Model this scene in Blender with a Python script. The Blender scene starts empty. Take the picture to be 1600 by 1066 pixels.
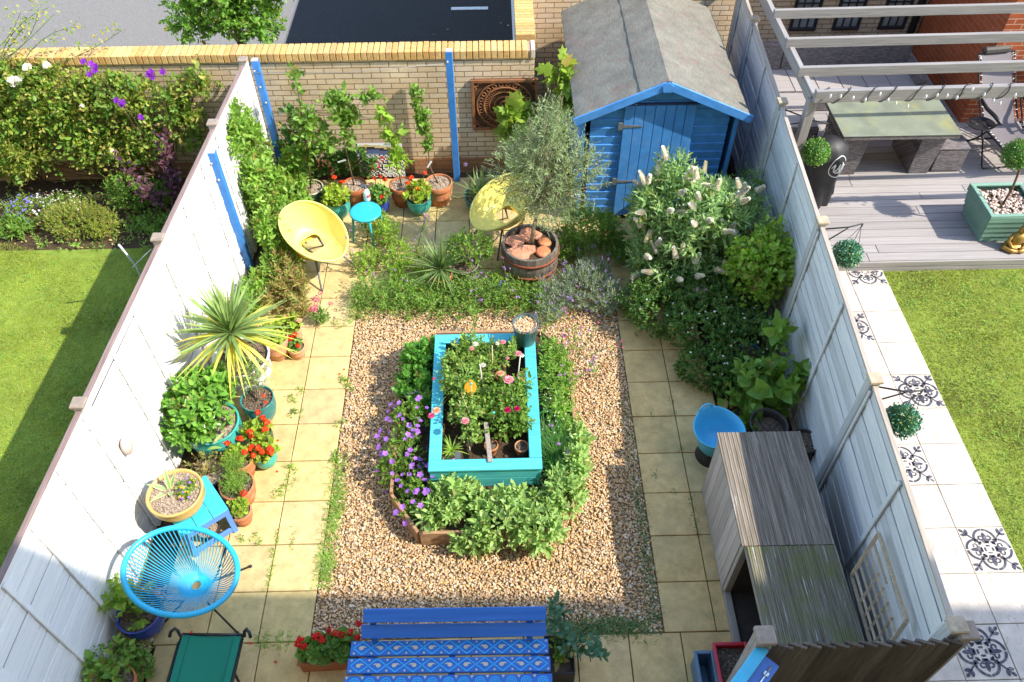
import bpy, bmesh, math, random
import numpy as np
from mathutils import Vector, Matrix, Euler

RAD = math.radians
scene = bpy.context.scene

# ------------------------------------------------------------------ camera, sky, sun, exposure
cam_data = bpy.data.cameras.new("camera")
cam_data.sensor_width = 36.0
cam_data.lens = 28.71
cam_data.clip_start = 0.05
cam_data.clip_end = 2000.0
camera = bpy.data.objects.new("camera", cam_data)
scene.collection.objects.link(camera)
_p, _y, _r = 0.8457, 0.0192, -0.006
_f = Vector((math.sin(_y) * math.cos(_p), math.cos(_y) * math.cos(_p), -math.sin(_p)))
_s = Vector((math.cos(_y), -math.sin(_y), 0.0))
_u = _s.cross(_f)
_s2 = _s * math.cos(_r) + _u * math.sin(_r)
_u2 = _u * math.cos(_r) - _s * math.sin(_r)
camera.matrix_world = Matrix(((_s2.x, _u2.x, -_f.x, 1.6975), (_s2.y, _u2.y, -_f.y, -2.298),
                              (_s2.z, _u2.z, -_f.z, 6.958), (0, 0, 0, 1)))
scene.camera = camera

SUN_TO = Vector((0.962, -0.305, 1.0)).normalized()          # towards the sun
SUN_ELEV = math.asin(SUN_TO.z)
SUN_AZ = math.atan2(SUN_TO.x, SUN_TO.y)                      # clockwise from +Y
world = bpy.data.worlds.new("World")
scene.world = world
world.use_nodes = True
_nt = world.node_tree
_bg = _nt.nodes["Background"]
_sky = _nt.nodes.new("ShaderNodeTexSky")
_sky.sky_type = 'NISHITA'
_sky.sun_disc = False
_sky.sun_elevation = SUN_ELEV
_sky.sun_rotation = SUN_AZ
_sky.air_density = 1.0
_sky.dust_density = 0.6
_sky.ozone_density = 1.0
_nt.links.new(_sky.outputs[0], _bg.inputs[0])
_bg.inputs[1].default_value = 0.15
sun_data = bpy.data.lights.new("sun", 'SUN')
sun_data.energy = 2.1
sun_data.angle = RAD(0.5)
sun_data.color = (1.0, 0.92, 0.79)
sun = bpy.data.objects.new("sun", sun_data)
scene.collection.objects.link(sun)
sun.rotation_euler = (-SUN_TO).to_track_quat('-Z', 'Y').to_euler()
sun.location = SUN_TO * 40
scene.view_settings.view_transform = 'Standard'
scene.view_settings.look = 'None'
scene.view_settings.exposure = 1.82
scene.view_settings.gamma = 1.0
scene.render.engine = 'CYCLES'
scene.cycles.max_bounces = 7
scene.cycles.diffuse_bounces = 4
scene.cycles.glossy_bounces = 3
scene.cycles.transmission_bounces = 4
scene.cycles.caustics_reflective = False
scene.cycles.caustics_refractive = False
scene.cycles.use_denoising = True
scene.cycles.sample_clamp_indirect = 6.0

# ------------------------------------------------------------------ mesh building
ROOT = {}


def rootm(o):
    while o.parent is not None:
        o = o.parent
    return ROOT.get(o.name, Matrix())


def thing(name, label, cat, loc=(0, 0, 0), rz=0.0, group=None, rot=None):
    o = bpy.data.objects.new(name, None)
    scene.collection.objects.link(o)
    o.empty_display_size = 0.1
    o.location = loc
    o.rotation_euler = rot if rot else (0, 0, rz)
    ROOT[o.name] = Matrix.Translation(Vector(loc)) @ Euler(o.rotation_euler).to_matrix().to_4x4()
    tag(o, label, cat, group)
    return o


def tag(o, label, cat=None, group=None):
    o['label'] = label
    if cat:
        o['category'] = cat
    if group:
        o['group'] = group
    return o


def kind(o, k):
    o['kind'] = k
    return o


class MB:
    """collects faces, links them as one mesh object"""

    def __init__(s):
        s.V, s.F, s.M, s.S, s.n = [], [], [], [], 0

    def add(s, V, F, mi=0, smooth=False):
        V = np.asarray(V, dtype=np.float64).reshape(-1, 3)
        if isinstance(F, np.ndarray):
            groups = [F]
        else:
            d = {}
            for f in F:
                d.setdefault(len(f), []).append(f)
            groups = [np.array(x) for x in d.values()]
        for g in groups:
            s.F.append(g + s.n)
            s.M.append(mi)
            s.S.append(smooth)
        s.V.append(V)
        s.n += len(V)
        return s

    def box(s, c, size, bev=0.004, rot=None, mi=0):
        size = np.asarray(size, float)
        b = min(bev, size.min() * 0.35)
        V = CB_S * (size / 2)[None, :] - np.sign(CB_S) * CB_I * b
        if rot is not None:
            V = V @ np.array(rot.to_3x3() if isinstance(rot, (Matrix,)) else rot.to_matrix()).T
        return s.add(V + np.asarray(c, float), CB_F, mi)

    def bar(s, a, b, w, h, bev=0.003, up=(0, 0, 1), mi=0):
        """a chamfered bar from a to b, w wide (sideways) and h high"""
        a, b = Vector(a), Vector(b)
        d = b - a
        L = d.length
        x = d.normalized()
        y = Vector(up).cross(x)
        if y.length < 1e-4:
            y = Vector((0, 1, 0)).cross(x)
        y.normalize()
        z = x.cross(y)
        m = Matrix((x, y, z)).transposed()
        return s.box((a + b) / 2, (L, w, h), bev, m, mi)

    def tube(s, pts, r, n=8, caps=True, mi=0, closed=False):
        P = np.asarray(pts, float)
        k = len(P)
        rr = np.full(k, r, float) if np.isscalar(r) else np.asarray(r, float)
        if closed:
            T = np.roll(P, -1, 0) - np.roll(P, 1, 0)
        else:
            T = np.gradient(P, axis=0)
        T /= np.linalg.norm(T, axis=1)[:, None] + 1e-12
        ref = np.array([0, 0, 1.0]) if abs(T[0][2]) < 0.9 else np.array([1.0, 0, 0])
        A = np.zeros_like(P)
        u = ref - T[0] * (ref @ T[0])
        u /= np.linalg.norm(u)
        for i in range(k):
            u = u - T[i] * (u @ T[i])
            u /= np.linalg.norm(u) + 1e-12
            A[i] = u
        B = np.cross(T, A)
        an = np.linspace(0, 2 * math.pi, n, endpoint=False)
        V = P[:, None, :] + rr[:, None, None] * (A[:, None, :] * np.cos(an)[None, :, None] + B[:, None, :] * np.sin(an)[None, :, None])
        V = V.reshape(-1, 3)
        kk = k if closed else k - 1
        i, j = np.meshgrid(np.arange(kk), np.arange(n), indexing='ij')
        i2 = (i + 1) % k
        j2 = (j + 1) % n
        F = np.stack([i * n + j, i * n + j2, i2 * n + j2, i2 * n + j], -1).reshape(-1, 4)
        s.add(V, F, mi, True)
        if caps and not closed:
            s.F.append(np.array([list(range(n))[::-1]]) + s.n - len(V)); s.M.append(mi); s.S.append(False)
            s.F.append(np.array([list(range((k - 1) * n, k * n))]) + s.n - len(V)); s.M.append(mi); s.S.append(False)
        return s

    def lathe(s, prof, n=32, c=(0, 0, 0), mi=0, smooth=True, sx=1.0, sy=1.0):
        """revolves (r, z) pairs; a radius of 0 closes"""
        pr = np.asarray(prof, float)
        an = np.linspace(0, 2 * math.pi, n, endpoint=False)
        V = np.stack([pr[:, 0][:, None] * np.cos(an) * sx, pr[:, 0][:, None] * np.sin(an) * sy, np.repeat(pr[:, 1][:, None], n, 1)], -1)
        k = len(pr)
        i, j = np.meshgrid(np.arange(k - 1), np.arange(n), indexing='ij')
        j2 = (j + 1) % n
        F = np.stack([i * n + j, i * n + j2, (i + 1) * n + j2, (i + 1) * n + j], -1).reshape(-1, 4)
        return s.add(V.reshape(-1, 3) + np.asarray(c, float), F, mi, smooth)

    def prism(s, poly, z0, z1, mi=0, fn=None):
        """a polygon (x, y) given thickness; fn maps (x, y, z) rows to space"""
        p = np.asarray(poly, float)
        n = len(p)
        V = np.concatenate([np.c_[p, np.full(n, z0)], np.c_[p, np.full(n, z1)]])
        if fn:
            V = fn(V)
        F = [tuple(range(n))[::-1], tuple(range(n, 2 * n))]
        F += [(i, (i + 1) % n, n + (i + 1) % n, n + i) for i in range(n)]
        return s.add(V, F, mi)

    def ball(s, c, r, n=12, mi=0, sc=(1, 1, 1), jitter=0.0, rng=None):
        th = np.linspace(0, math.pi, n // 2 + 2)
        pr = np.c_[np.sin(th), -np.cos(th)]
        k0 = len(s.V)
        s.lathe(pr, n, (0, 0, 0), mi)
        V = s.V[k0] * r * np.asarray(sc)
        if jitter and rng is not None:
            V = V * (1 + rng.normal(0, jitter, (len(V), 1)))
        s.V[k0] = V + np.asarray(c, float)
        return s

    def build(s, name, mats, parent=None, world=False, label=None):
        V = np.concatenate(s.V) if s.V else np.zeros((0, 3))
        if world and parent is not None:
            m = np.array(rootm(parent).inverted())
            V = V @ m[:3, :3].T + m[:3, 3]
        me = bpy.data.meshes.new(name)
        me.vertices.add(len(V))
        me.vertices.foreach_set('co', V.astype(np.float32).ravel())
        nl = sum(g.size for g in s.F)
        npoly = sum(len(g) for g in s.F)
        me.loops.add(nl)
        me.polygons.add(npoly)
        li = np.concatenate([g.ravel() for g in s.F]).astype(np.int32)
        tot = np.concatenate([np.full(len(g), g.shape[1]) for g in s.F])
        st = np.concatenate([[0], np.cumsum(tot)[:-1]]).astype(np.int32)
        me.loops.foreach_set('vertex_index', li)
        me.polygons.foreach_set('loop_start', st)
        me.polygons.foreach_set('material_index', np.concatenate([np.full(len(g), m) for g, m in zip(s.F, s.M)]).astype(np.int32))
        me.polygons.foreach_set('use_smooth', np.concatenate([np.full(len(g), m) for g, m in zip(s.F, s.S)]).astype(bool))
        me.update(calc_edges=True)
        me.validate()
        for m in (mats if isinstance(mats, (list, tuple)) else [mats]):
            me.materials.append(m)
        o = bpy.data.objects.new(name, me)
        scene.collection.objects.link(o)
        if parent is not None:
            o.parent = parent
        if label:
            o['label'] = label
        return o


# chamfered-cube template
_bm = bmesh.new()
bmesh.ops.create_cube(_bm, size=2.0)
bmesh.ops.bevel(_bm, geom=_bm.edges[:], offset=0.25, segments=1, affect='EDGES', profile=0.5)
_bm.verts.ensure_lookup_table()
_cv = np.array([v.co[:] for v in _bm.verts])
CB_S = np.sign(_cv)
CB_I = (np.abs(_cv) < 0.9).astype(float)
CB_F = [[v.index for v in f.verts] for f in _bm.faces]
_bm.free()


# ------------------------------------------------------------------ leaves
def unit(a):
    return a / (np.linalg.norm(a, axis=-1, keepdims=True) + 1e-12)


LEAF_OVAL = (np.array([[0, 0, 0], [.3, -.42, .09], [.3, 0, 0], [.3, .42, .09], [.68, -.4, .06], [.68, 0, -.03], [.68, .4, .06], [1, 0, -.1]]),
             [[0, 2, 1], [0, 3, 2], [1, 2, 5, 4], [2, 3, 6, 5], [4, 5, 7], [5, 6, 7]])
LEAF_HEART = (np.array([[0, 0, 0], [.02, -.3, .03], [.25, -.5, .07], [.3, 0, -.02], [.02, .3, .03], [.25, .5, .07], [.62, -.36, .03], [.65, 0, -.05], [.62, .36, .03], [1, 0, -.16]]),
              [[0, 3, 2, 1], [0, 4, 5, 3], [2, 3, 7, 6], [3, 5, 8, 7], [6, 7, 9], [7, 8, 9]])
LEAF_LANCE = (np.array([[0, 0, 0], [.3, -.5, .05], [.3, .5, .05], [.7, -.32, 0.0], [.7, .32, 0.0], [1, 0, -.1]]),
              [[0, 2, 1], [1, 2, 4, 3], [3, 4, 5]])
LEAF_TINY = (np.array([[0, 0, 0], [.5, -.5, .06], [.5, .5, .06], [1, 0, 0]]), [[0, 2, 3], [0, 3, 1]])
_a = np.linspace(0, 2 * math.pi, 7, endpoint=False)
LEAF_ROUND = (np.concatenate([[[.45, 0, -.12]], np.c_[.5 + .55 * np.cos(_a + .45), .55 * np.sin(_a + .45), .08 * np.cos(3 * _a)]]),
              [[0, 1 + i, 1 + (i + 1) % 7] for i in range(7)])
# a lobed leaf, five points
_lob = [(0, 0), (-.05, -.32), (.3, -.5), (.38, -.26), (.72, -.42), (.7, -.16), (1.02, 0)]
LEAF_LOBED = (np.array([[x, y, .05 * abs(y)] for x, y in _lob] + [[x, -y, .05 * abs(y)] for x, y in _lob[1:-1]] + [[.4, 0, -.04]]),
              [[0, 12, 1], [1, 12, 2], [2, 12, 3], [3, 12, 4], [4, 12, 5], [5, 12, 6],
               [0, 7, 12], [7, 8, 12], [8, 9, 12], [9, 10, 12], [10, 11, 12], [11, 6, 12]])


def put_leaves(mb, P, D, U, L, W, tpl=LEAF_OVAL, mi=0):
    """one leaf per row: base P, pointing along D, its face towards U"""
    N = len(P)
    if N == 0:
        return mb
    D = unit(D)
    S = np.cross(D, U)
    bad = np.linalg.norm(S, axis=1) < 1e-3
    S[bad] = np.cross(D[bad], np.array([0.3, 0.9, 0.1]))
    S = unit(S)
    Nn = np.cross(S, D)
    L = np.broadcast_to(np.asarray(L, float), (N,))
    W = np.broadcast_to(np.asarray(W, float), (N,))
    t, F = tpl
    V = P[:, None, :] + (t[:, 0][None, :, None] * L[:, None, None]) * D[:, None, :] \
        + (t[:, 1][None, :, None] * W[:, None, None]) * S[:, None, :] \
        + (t[:, 2][None, :, None] * L[:, None, None]) * Nn[:, None, :]
    k = len(t)
    off = (np.arange(N) * k)
    d = {}
    for f in F:
        d.setdefault(len(f), []).append(f)
    V = V.reshape(-1, 3)
    base = mb.n
    mb.V.append(V)
    mb.n += len(V)
    for fs in d.values():
        fs = np.array(fs)
        mb.F.append((off[:, None, None] + fs[None]).reshape(-1, fs.shape[1]) + base)
        mb.M.append(mi)
        mb.S.append(True)
    return mb


def put_blades(mb, P, D, L, W, droop=0.3, K=4, fold=0.0, mi=0, tipw=0.04, side=None, belly=0.5):
    """long strap leaves that bend down towards their tips"""
    N = len(P)
    D = unit(np.asarray(D, float))
    L = np.broadcast_to(np.asarray(L, float), (N,))
    W = np.broadcast_to(np.asarray(W, float), (N,))
    dr = np.broadcast_to(np.asarray(droop, float), (N,))
    S = side if side is not None else np.cross(D, np.array([0, 0, 1.0]))
    bad = np.linalg.norm(S, axis=1) < 1e-2
    S[bad] = [1, 0, 0]
    S = unit(S)
    rows = []
    for i in range(K + 1):
        t = i / K
        C = P + (L * t)[:, None] * D
        C[:, 2] -= dr * L * t * t
        w = W * (min(1.0, .55 + t / max(belly, .01) * .45) if t < belly else (1 - (t - belly) / (1 - belly)) * (1 - tipw) + tipw) * .5
        Nn = np.cross(S, D)
        if fold:
            rows += [C - S * w[:, None] + Nn * (w * fold)[:, None], C, C + S * w[:, None] + Nn * (w * fold)[:, None]]
        else:
            rows += [C - S * w[:, None], C + S * w[:, None]]
    c = 3 if fold else 2
    V = np.stack(rows, 1).reshape(-1, 3)
    per = c * (K + 1)
    fs = []
    for i in range(K):
        for j in range(c - 1):
            a = i * c + j
            fs.append([a, a + 1, a + 1 + c, a + c])
    fs = np.array(fs)
    base = mb.n
    mb.V.append(V)
    mb.n += len(V)
    mb.F.append((np.arange(N)[:, None, None] * per + fs[None]).reshape(-1, 4) + base)
    mb.M.append(mi)
    mb.S.append(True)
    return mb


def rdirs(rng, n):
    return unit(rng.normal(size=(n, 3)))


def shell(rng, n, blobs, inner=0.6, zmin=0.02, upbias=0.0):
    """points near the skin of a union of ellipsoids ((cx,cy,cz),(rx,ry,rz)) and the outward direction there"""
    C = np.array([b[0] for b in blobs], float)
    Rr = np.array([b[1] if np.ndim(b[1]) else (b[1],) * 3 for b in blobs], float)
    w = (Rr[:, 0] * Rr[:, 1] + Rr[:, 0] * Rr[:, 2] + Rr[:, 1] * Rr[:, 2])
    P, O = [], []
    got = 0
    while got < n:
        m = int((n - got) * 1.8) + 8
        k = rng.choice(len(C), m, p=w / w.sum())
        d = rng.normal(size=(m, 3))
        d[:, 2] += upbias
        d = unit(d)
        s = inner + (1 - inner) * rng.random(m) ** 0.6
        p = C[k] + d * Rr[k] * s[:, None]
        keep = p[:, 2] > zmin
        # drop points deep inside another blob
        q = ((p[:, None, :] - C[None]) / Rr[None])
        inside = (np.sum(q * q, -1) < (inner * 0.85) ** 2).any(1)
        keep &= ~inside
        P.append(p[keep]); O.append(unit(d / Rr[k])[keep])
        got += keep.sum()
        if len(P) > 60:
            break
    return np.concatenate(P)[:n], np.concatenate(O)[:n]


def put_shoots(mb, rng, P, O, length=.12, nl=7, ll=.05, lw=.6, up=.5, spread=.55, rand=.3, tpl=LEAF_OVAL, mi=0, tiltup=0.2, var=.25):
    """leafy shoots whose tips sit at P: nl leaves spiral along each"""
    n = len(P)
    A = unit(O * 1.0 + np.array([0, 0, up]) + rng.normal(0, rand, (n, 3)))
    ref = unit(np.cross(A, rdirs(rng, n)))
    ref2 = np.cross(A, ref)
    Ls = length * (1 + rng.normal(0, var, n)).clip(.4, 1.8)
    sz = ll * (1 + rng.normal(0, var, n)).clip(.45, 1.7)
    for i in range(nl):
        t = i / max(1, nl - 1)
        ph = i * 2.399 + rng.random(n) * .6
        rad = ref * np.cos(ph)[:, None] + ref2 * np.sin(ph)[:, None]
        ang = spread * (1.35 - .75 * t)
        D = A * math.cos(ang * 1.3) + rad * math.sin(ang * 1.3)
        D[:, 2] += tiltup * (t - .5)
        B = P - A * (Ls * (1 - t))[:, None]
        s = sz * (1.0 - .35 * t) * (1 + rng.normal(0, .12, n)).clip(.6, 1.4)
        U = A + rdirs(rng, n) * .35
        put_leaves(mb, B, D, U, s, s * lw, tpl, mi)
    return mb


def put_stems(mb, A, B, r0=.006, r1=.003, bow=.1, n=4, seg=3, mi=0, rng=None):
    for a, b in zip(A, B):
        a, b = np.asarray(a, float), np.asarray(b, float)
        L = np.linalg.norm(b - a)
        off = np.array([0, 0, bow * L]) if rng is None else rng.normal(0, bow * L * .5, 3)
        t = np.linspace(0, 1, seg + 1)
        pts = a + (b - a) * t[:, None] + off * (4 * t * (1 - t))[:, None] * .5
        mb.tube(pts, np.linspace(r0, r1, seg + 1), n, False, mi)
    return mb


# ------------------------------------------------------------------ materials
MATS = {}


def newmat(name):
    m = bpy.data.materials.new(name)
    m.use_nodes = True
    nt = m.node_tree
    b = nt.nodes["Principled BSDF"]
    MATS[name] = m
    return m, nt, b


def N_(nt, t, **kw):
    n = nt.nodes.new(t)
    for k, v in kw.items():
        setattr(n, k, v)
    return n


def ramp(nt, stops, interp='LINEAR'):
    r = nt.nodes.new("ShaderNodeValToRGB")
    cr = r.color_ramp
    cr.interpolation = interp
    while len(cr.elements) < len(stops):
        cr.elements.new(0.5)
    for e, (p, c) in zip(cr.elements, stops):
        e.position = p
        e.color = (*c, 1) if len(c) == 3 else c
    return r


def coords(nt, scale=(1, 1, 1), rot=(0, 0, 0), src='Object'):
    tc = nt.nodes.new("ShaderNodeTexCoord")
    mp = nt.nodes.new("ShaderNodeMapping")
    mp.inputs['Scale'].default_value = scale
    mp.inputs['Rotation'].default_value = rot
    nt.links.new(tc.outputs[src], mp.inputs[0])
    return mp.outputs[0]


def noise(nt, vec, scale, detail=4, rough=.6):
    n = nt.nodes.new("ShaderNodeTexNoise")
    n.inputs['Scale'].default_value = scale
    n.inputs['Detail'].default_value = detail
    n.inputs['Roughness'].default_value = rough
    if vec is not None:
        nt.links.new(vec, n.inputs['Vector'])
    return n.outputs['Fac']


def bump(nt, b, h, strength=.3, dist=.01):
    n = nt.nodes.new("ShaderNodeBump")
    n.inputs['Strength'].default_value = strength
    n.inputs['Distance'].default_value = dist
    nt.links.new(h, n.inputs['Height'])
    nt.links.new(n.outputs[0], b.inputs['Normal'])
    return n


def mixc(nt, fac, a, b, mode='MIX'):
    m = nt.nodes.new("ShaderNodeMix")
    m.data_type = 'RGBA'
    m.blend_type = mode
    for sock, v in ((m.inputs[0], fac), (m.inputs[6], a), (m.inputs[7], b)):
        if isinstance(v, (int, float)):
            sock.default_value = v
        elif isinstance(v, tuple):
            sock.default_value = (*v, 1) if len(v) == 3 else v
        else:
            nt.links.new(v, sock)
    return m.outputs[2]


def m_paint(name, col, rough=.5, var=.12, scale=6, bmp=.15, spec=.4, dirt=None, dirt_amt=.5, dirt_scale=3, metal=0.0):
    if name in MATS:
        return MATS[name]
    m, nt, b = newmat(name)
    v = coords(nt)
    f = noise(nt, v, scale, 5)
    lo = tuple(c * (1 - var) for c in col)
    hi = tuple(min(1, c * (1 + var)) for c in col)
    r = ramp(nt, [(.3, lo), (.7, hi)])
    nt.links.new(f, r.inputs[0])
    c = r.outputs[0]
    if dirt:
        g = noise(nt, v, dirt_scale, 7, .7)
        r2 = ramp(nt, [(.5, (0, 0, 0)), (.72, (dirt_amt,) * 3)])
        nt.links.new(g, r2.inputs[0])
        c = mixc(nt, r2.outputs[0], c, dirt)
    nt.links.new(c, b.inputs['Base Color'])
    b.inputs['Roughness'].default_value = rough
    b.inputs['Specular IOR Level'].default_value = spec
    b.inputs['Metallic'].default_value = metal
    if bmp:
        bump(nt, b, noise(nt, v, scale * 8, 3), bmp, .004)
    return m


def m_wood(name, stops, axis='Y', grain=60, rough=.75, bmp=.3, island=True, stretch=.04, spec=.3, wear=None, wear_at=.6, moss=None, vlo=.84):
    """wood with grain along an axis; wear shows a second colour in streaks"""
    if name in MATS:
        return MATS[name]
    m, nt, b = newmat(name)
    sc = {'X': (stretch, 1, 1), 'Y': (1, stretch, 1), 'Z': (1, 1, stretch)}[axis]
    v = coords(nt, sc)
    if island:
        g = nt.nodes.new("ShaderNodeNewGeometry")
        ad = nt.nodes.new("ShaderNodeVectorMath")
        ad.operation = 'MULTIPLY_ADD'
        nt.links.new(g.outputs['Random Per Island'], ad.inputs[0])
        ad.inputs[1].default_value = (7.3, 5.1, 9.7)
        nt.links.new(v, ad.inputs[2])
        v2 = ad.outputs[0]
    else:
        v2 = v
    f = noise(nt, v2, grain, 6, .65)
    r = ramp(nt, stops)
    nt.links.new(f, r.inputs[0])
    c = r.outputs[0]
    if island:
        hs = nt.nodes.new("ShaderNodeHueSaturation")
        mr = nt.nodes.new("ShaderNodeMapRange")
        mr.inputs[3].default_value = vlo
        mr.inputs[4].default_value = 2 - vlo
        nt.links.new(g.outputs['Random Per Island'], mr.inputs[0])
        nt.links.new(mr.outputs[0], hs.inputs['Value'])
        nt.links.new(c, hs.inputs['Color'])
        c = hs.outputs[0]
    if wear:
        w = noise(nt, v2, grain * .6, 8, .75)
        r2 = ramp(nt, [(wear_at, (0, 0, 0)), (wear_at + .06, (1, 1, 1))])
        nt.links.new(w, r2.inputs[0])
        c = mixc(nt, r2.outputs[0], c, wear)
    if moss:
        w = noise(nt, coords(nt), 3.6, 7, .7)
        r3 = ramp(nt, [(.45, (0, 0, 0)), (.68, (.75,) * 3)])
        nt.links.new(w, r3.inputs[0])
        c = mixc(nt, r3.outputs[0], c, moss)
    nt.links.new(c, b.inputs['Base Color'])
    b.inputs['Roughness'].default_value = rough
    b.inputs['Specular IOR Level'].default_value = spec
    bump(nt, b, f, bmp, .006)
    return m


def m_leaf(name, cols, trans=.3, rough=.45, spec=.35, nscale=5, nr=.25, old=None):
    """foliage: each leaf picks its own tone, light passes through it"""
    if name in MATS:
        return MATS[name]
    m, nt, b = newmat(name)
    g = nt.nodes.new("ShaderNodeNewGeometry")
    k = len(cols)
    st = [((i / (k - 1) if k > 1 else 0) * (.93 if old else 1), c) for i, c in enumerate(cols)]
    if old:
        st += [(.96, old), (1.0, tuple(q * .6 for q in old))]
    r = ramp(nt, st)
    nt.links.new(g.outputs['Random Per Island'], r.inputs[0])
    v = coords(nt)
    hs = nt.nodes.new("ShaderNodeHueSaturation")
    mr = nt.nodes.new("ShaderNodeMapRange")
    mr.inputs[1].default_value = .3
    mr.inputs[2].default_value = .7
    mr.inputs[3].default_value = 1 - nr
    mr.inputs[4].default_value = 1 + nr
    nt.links.new(noise(nt, v, nscale, 3), mr.inputs[0])
    nt.links.new(mr.outputs[0], hs.inputs['Value'])
    nt.links.new(r.outputs[0], hs.inputs['Color'])
    c = hs.outputs[0]
    nt.links.new(c, b.inputs['Base Color'])
    b.inputs['Roughness'].default_value = rough
    b.inputs['Specular IOR Level'].default_value = spec
    tr = nt.nodes.new("ShaderNodeBsdfTranslucent")
    tc = mixc(nt, 1.0, c, (1.5, 1.35, .7, 1), 'MULTIPLY')
    nt.links.new(tc, tr.inputs[0])
    mx = nt.nodes.new("ShaderNodeMixShader")
    mx.inputs[0].default_value = trans
    out = nt.nodes["Material Output"]
    nt.links.new(b.outputs[0], mx.inputs[1])
    nt.links.new(tr.outputs[0], mx.inputs[2])
    nt.links.new(mx.outputs[0], out.inputs[0])
    return m


def m_brick(name, c1, c2, c3, mortar, axes='XZ', off=(0, 0), w=.235, h=.075, bmp=.6, patch=None):
    if name in MATS:
        return MATS[name]
    m, nt, b = newmat(name)
    tc = nt.nodes.new("ShaderNodeTexCoord")
    sp = nt.nodes.new("ShaderNodeSeparateXYZ")
    cb = nt.nodes.new("ShaderNodeCombineXYZ")
    nt.links.new(tc.outputs['Object'], sp.inputs[0])
    nt.links.new(sp.outputs[axes[0]], cb.inputs[0])
    nt.links.new(sp.outputs[axes[1]], cb.inputs[1])
    # slightly wavy courses
    bt = nt.nodes.new("ShaderNodeTexBrick")
    bt.offset = .5
    bt.inputs['Scale'].default_value = 1
    bt.inputs['Mortar Size'].default_value = .0065
    bt.inputs['Mortar Smooth'].default_value = .15
    bt.inputs['Bias'].default_value = 0
    bt.inputs['Brick Width'].default_value = w
    bt.inputs['Row Height'].default_value = h
    bt.inputs['Color1'].default_value = (*c1, 1)
    bt.inputs['Color2'].default_value = (*c2, 1)
    bt.inputs['Mortar'].default_value = (*mortar, 1)
    nd = nt.nodes.new("ShaderNodeVectorMath")
    nd.operation = 'MULTIPLY_ADD'
    nn = nt.nodes.new("ShaderNodeTexNoise")
    nn.inputs['Scale'].default_value = 9
    nt.links.new(cb.outputs[0], nn.inputs['Vector'])
    nt.links.new(nn.outputs['Color'], nd.inputs[0])
    nd.inputs[1].default_value = (.012, .008, 0)
    nt.links.new(cb.outputs[0], nd.inputs[2])
    nt.links.new(nd.outputs[0], bt.inputs['Vector'])
    f = noise(nt, cb.outputs[0], 3.2, 6, .7)
    r = ramp(nt, [(.42, (0, 0, 0)), (.7, (.8,) * 3)])
    nt.links.new(f, r.inputs[0])
    mm = nt.nodes.new("ShaderNodeMath")
    mm.operation = 'MULTIPLY'
    inv = nt.nodes.new("ShaderNodeMath")
    inv.operation = 'SUBTRACT'
    inv.inputs[0].default_value = 1
    nt.links.new(bt.outputs['Fac'], inv.inputs[1])
    nt.links.new(r.outputs[0], mm.inputs[0])
    nt.links.new(inv.outputs[0], mm.inputs[1])
    c = mixc(nt, mm.outputs[0], bt.outputs['Color'], c3)
    f2 = noise(nt, cb.outputs[0], 60, 5, .7)
    r2 = ramp(nt, [(.3, (.8,) * 3), (.7, (1.12,) * 3)])
    nt.links.new(f2, r2.inputs[0])
    c = mixc(nt, 1.0, c, r2.outputs[0], 'MULTIPLY')
    r7 = ramp(nt, [(.35, (.82, .8, .76)), (.65, (1.06,) * 3)])
    nt.links.new(noise(nt, cb.outputs[0], 1.1, 4, .6), r7.inputs[0])
    c = mixc(nt, 1.0, c, r7.outputs[0], 'MULTIPLY')
    nt.links.new(c, b.inputs['Base Color'])
    b.inputs['Roughness'].default_value = .9
    b.inputs['Specular IOR Level'].default_value = .15
    hh = nt.nodes.new("ShaderNodeMath")
    hh.operation = 'MULTIPLY_ADD'
    nt.links.new(bt.outputs['Fac'], hh.inputs[0])
    hh.inputs[1].default_value = -1
    nt.links.new(f2, hh.inputs[2])
    bump(nt, b, hh.outputs[0], bmp, .008)
    return m


def m_island(name, cols, rough=.7, spec=.3, bscale=30, bmp=.3, fine=None):
    """each separate piece (pebble, brick, slab) picks a tone of its own"""
    if name in MATS:
        return MATS[name]
    m, nt, b = newmat(name)
    g = nt.nodes.new("ShaderNodeNewGeometry")
    k = len(cols)
    r = ramp(nt, [(i / (k - 1), c) for i, c in enumerate(cols)])
    nt.links.new(g.outputs['Random Per Island'], r.inputs[0])
    v = coords(nt)
    f = noise(nt, v, bscale, 5, .7)
    r2 = ramp(nt, [(.3, (.72,) * 3), (.7, (1.18,) * 3)])
    nt.links.new(f, r2.inputs[0])
    c = mixc(nt, 1.0, r.outputs[0], r2.outputs[0], 'MULTIPLY')
    nt.links.new(c, b.inputs['Base Color'])
    b.inputs['Roughness'].default_value = rough
    b.inputs['Specular IOR Level'].default_value = spec
    if bmp:
        bump(nt, b, f, bmp, .006)
    return m

# ================================================================== THE SETTING
def lf(y):
    return -1.715 + 0.0536 * y          # line of the white fence


def rf(y):
    return 4.575 + 0.058 * y            # line of the grey fence


rng = np.random.default_rng(11)

M_SOIL = m_island("soil", [(.06, .042, .026), (.1, .07, .042)], .95, .1, 18, .8)
M_SLAB = m_island("paving_slab", [(.55, .415, .185), (.64, .49, .225), (.6, .46, .19), (.53, .41, .2), (.65, .505, .24)], .85, .2, 7, .35)
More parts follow.
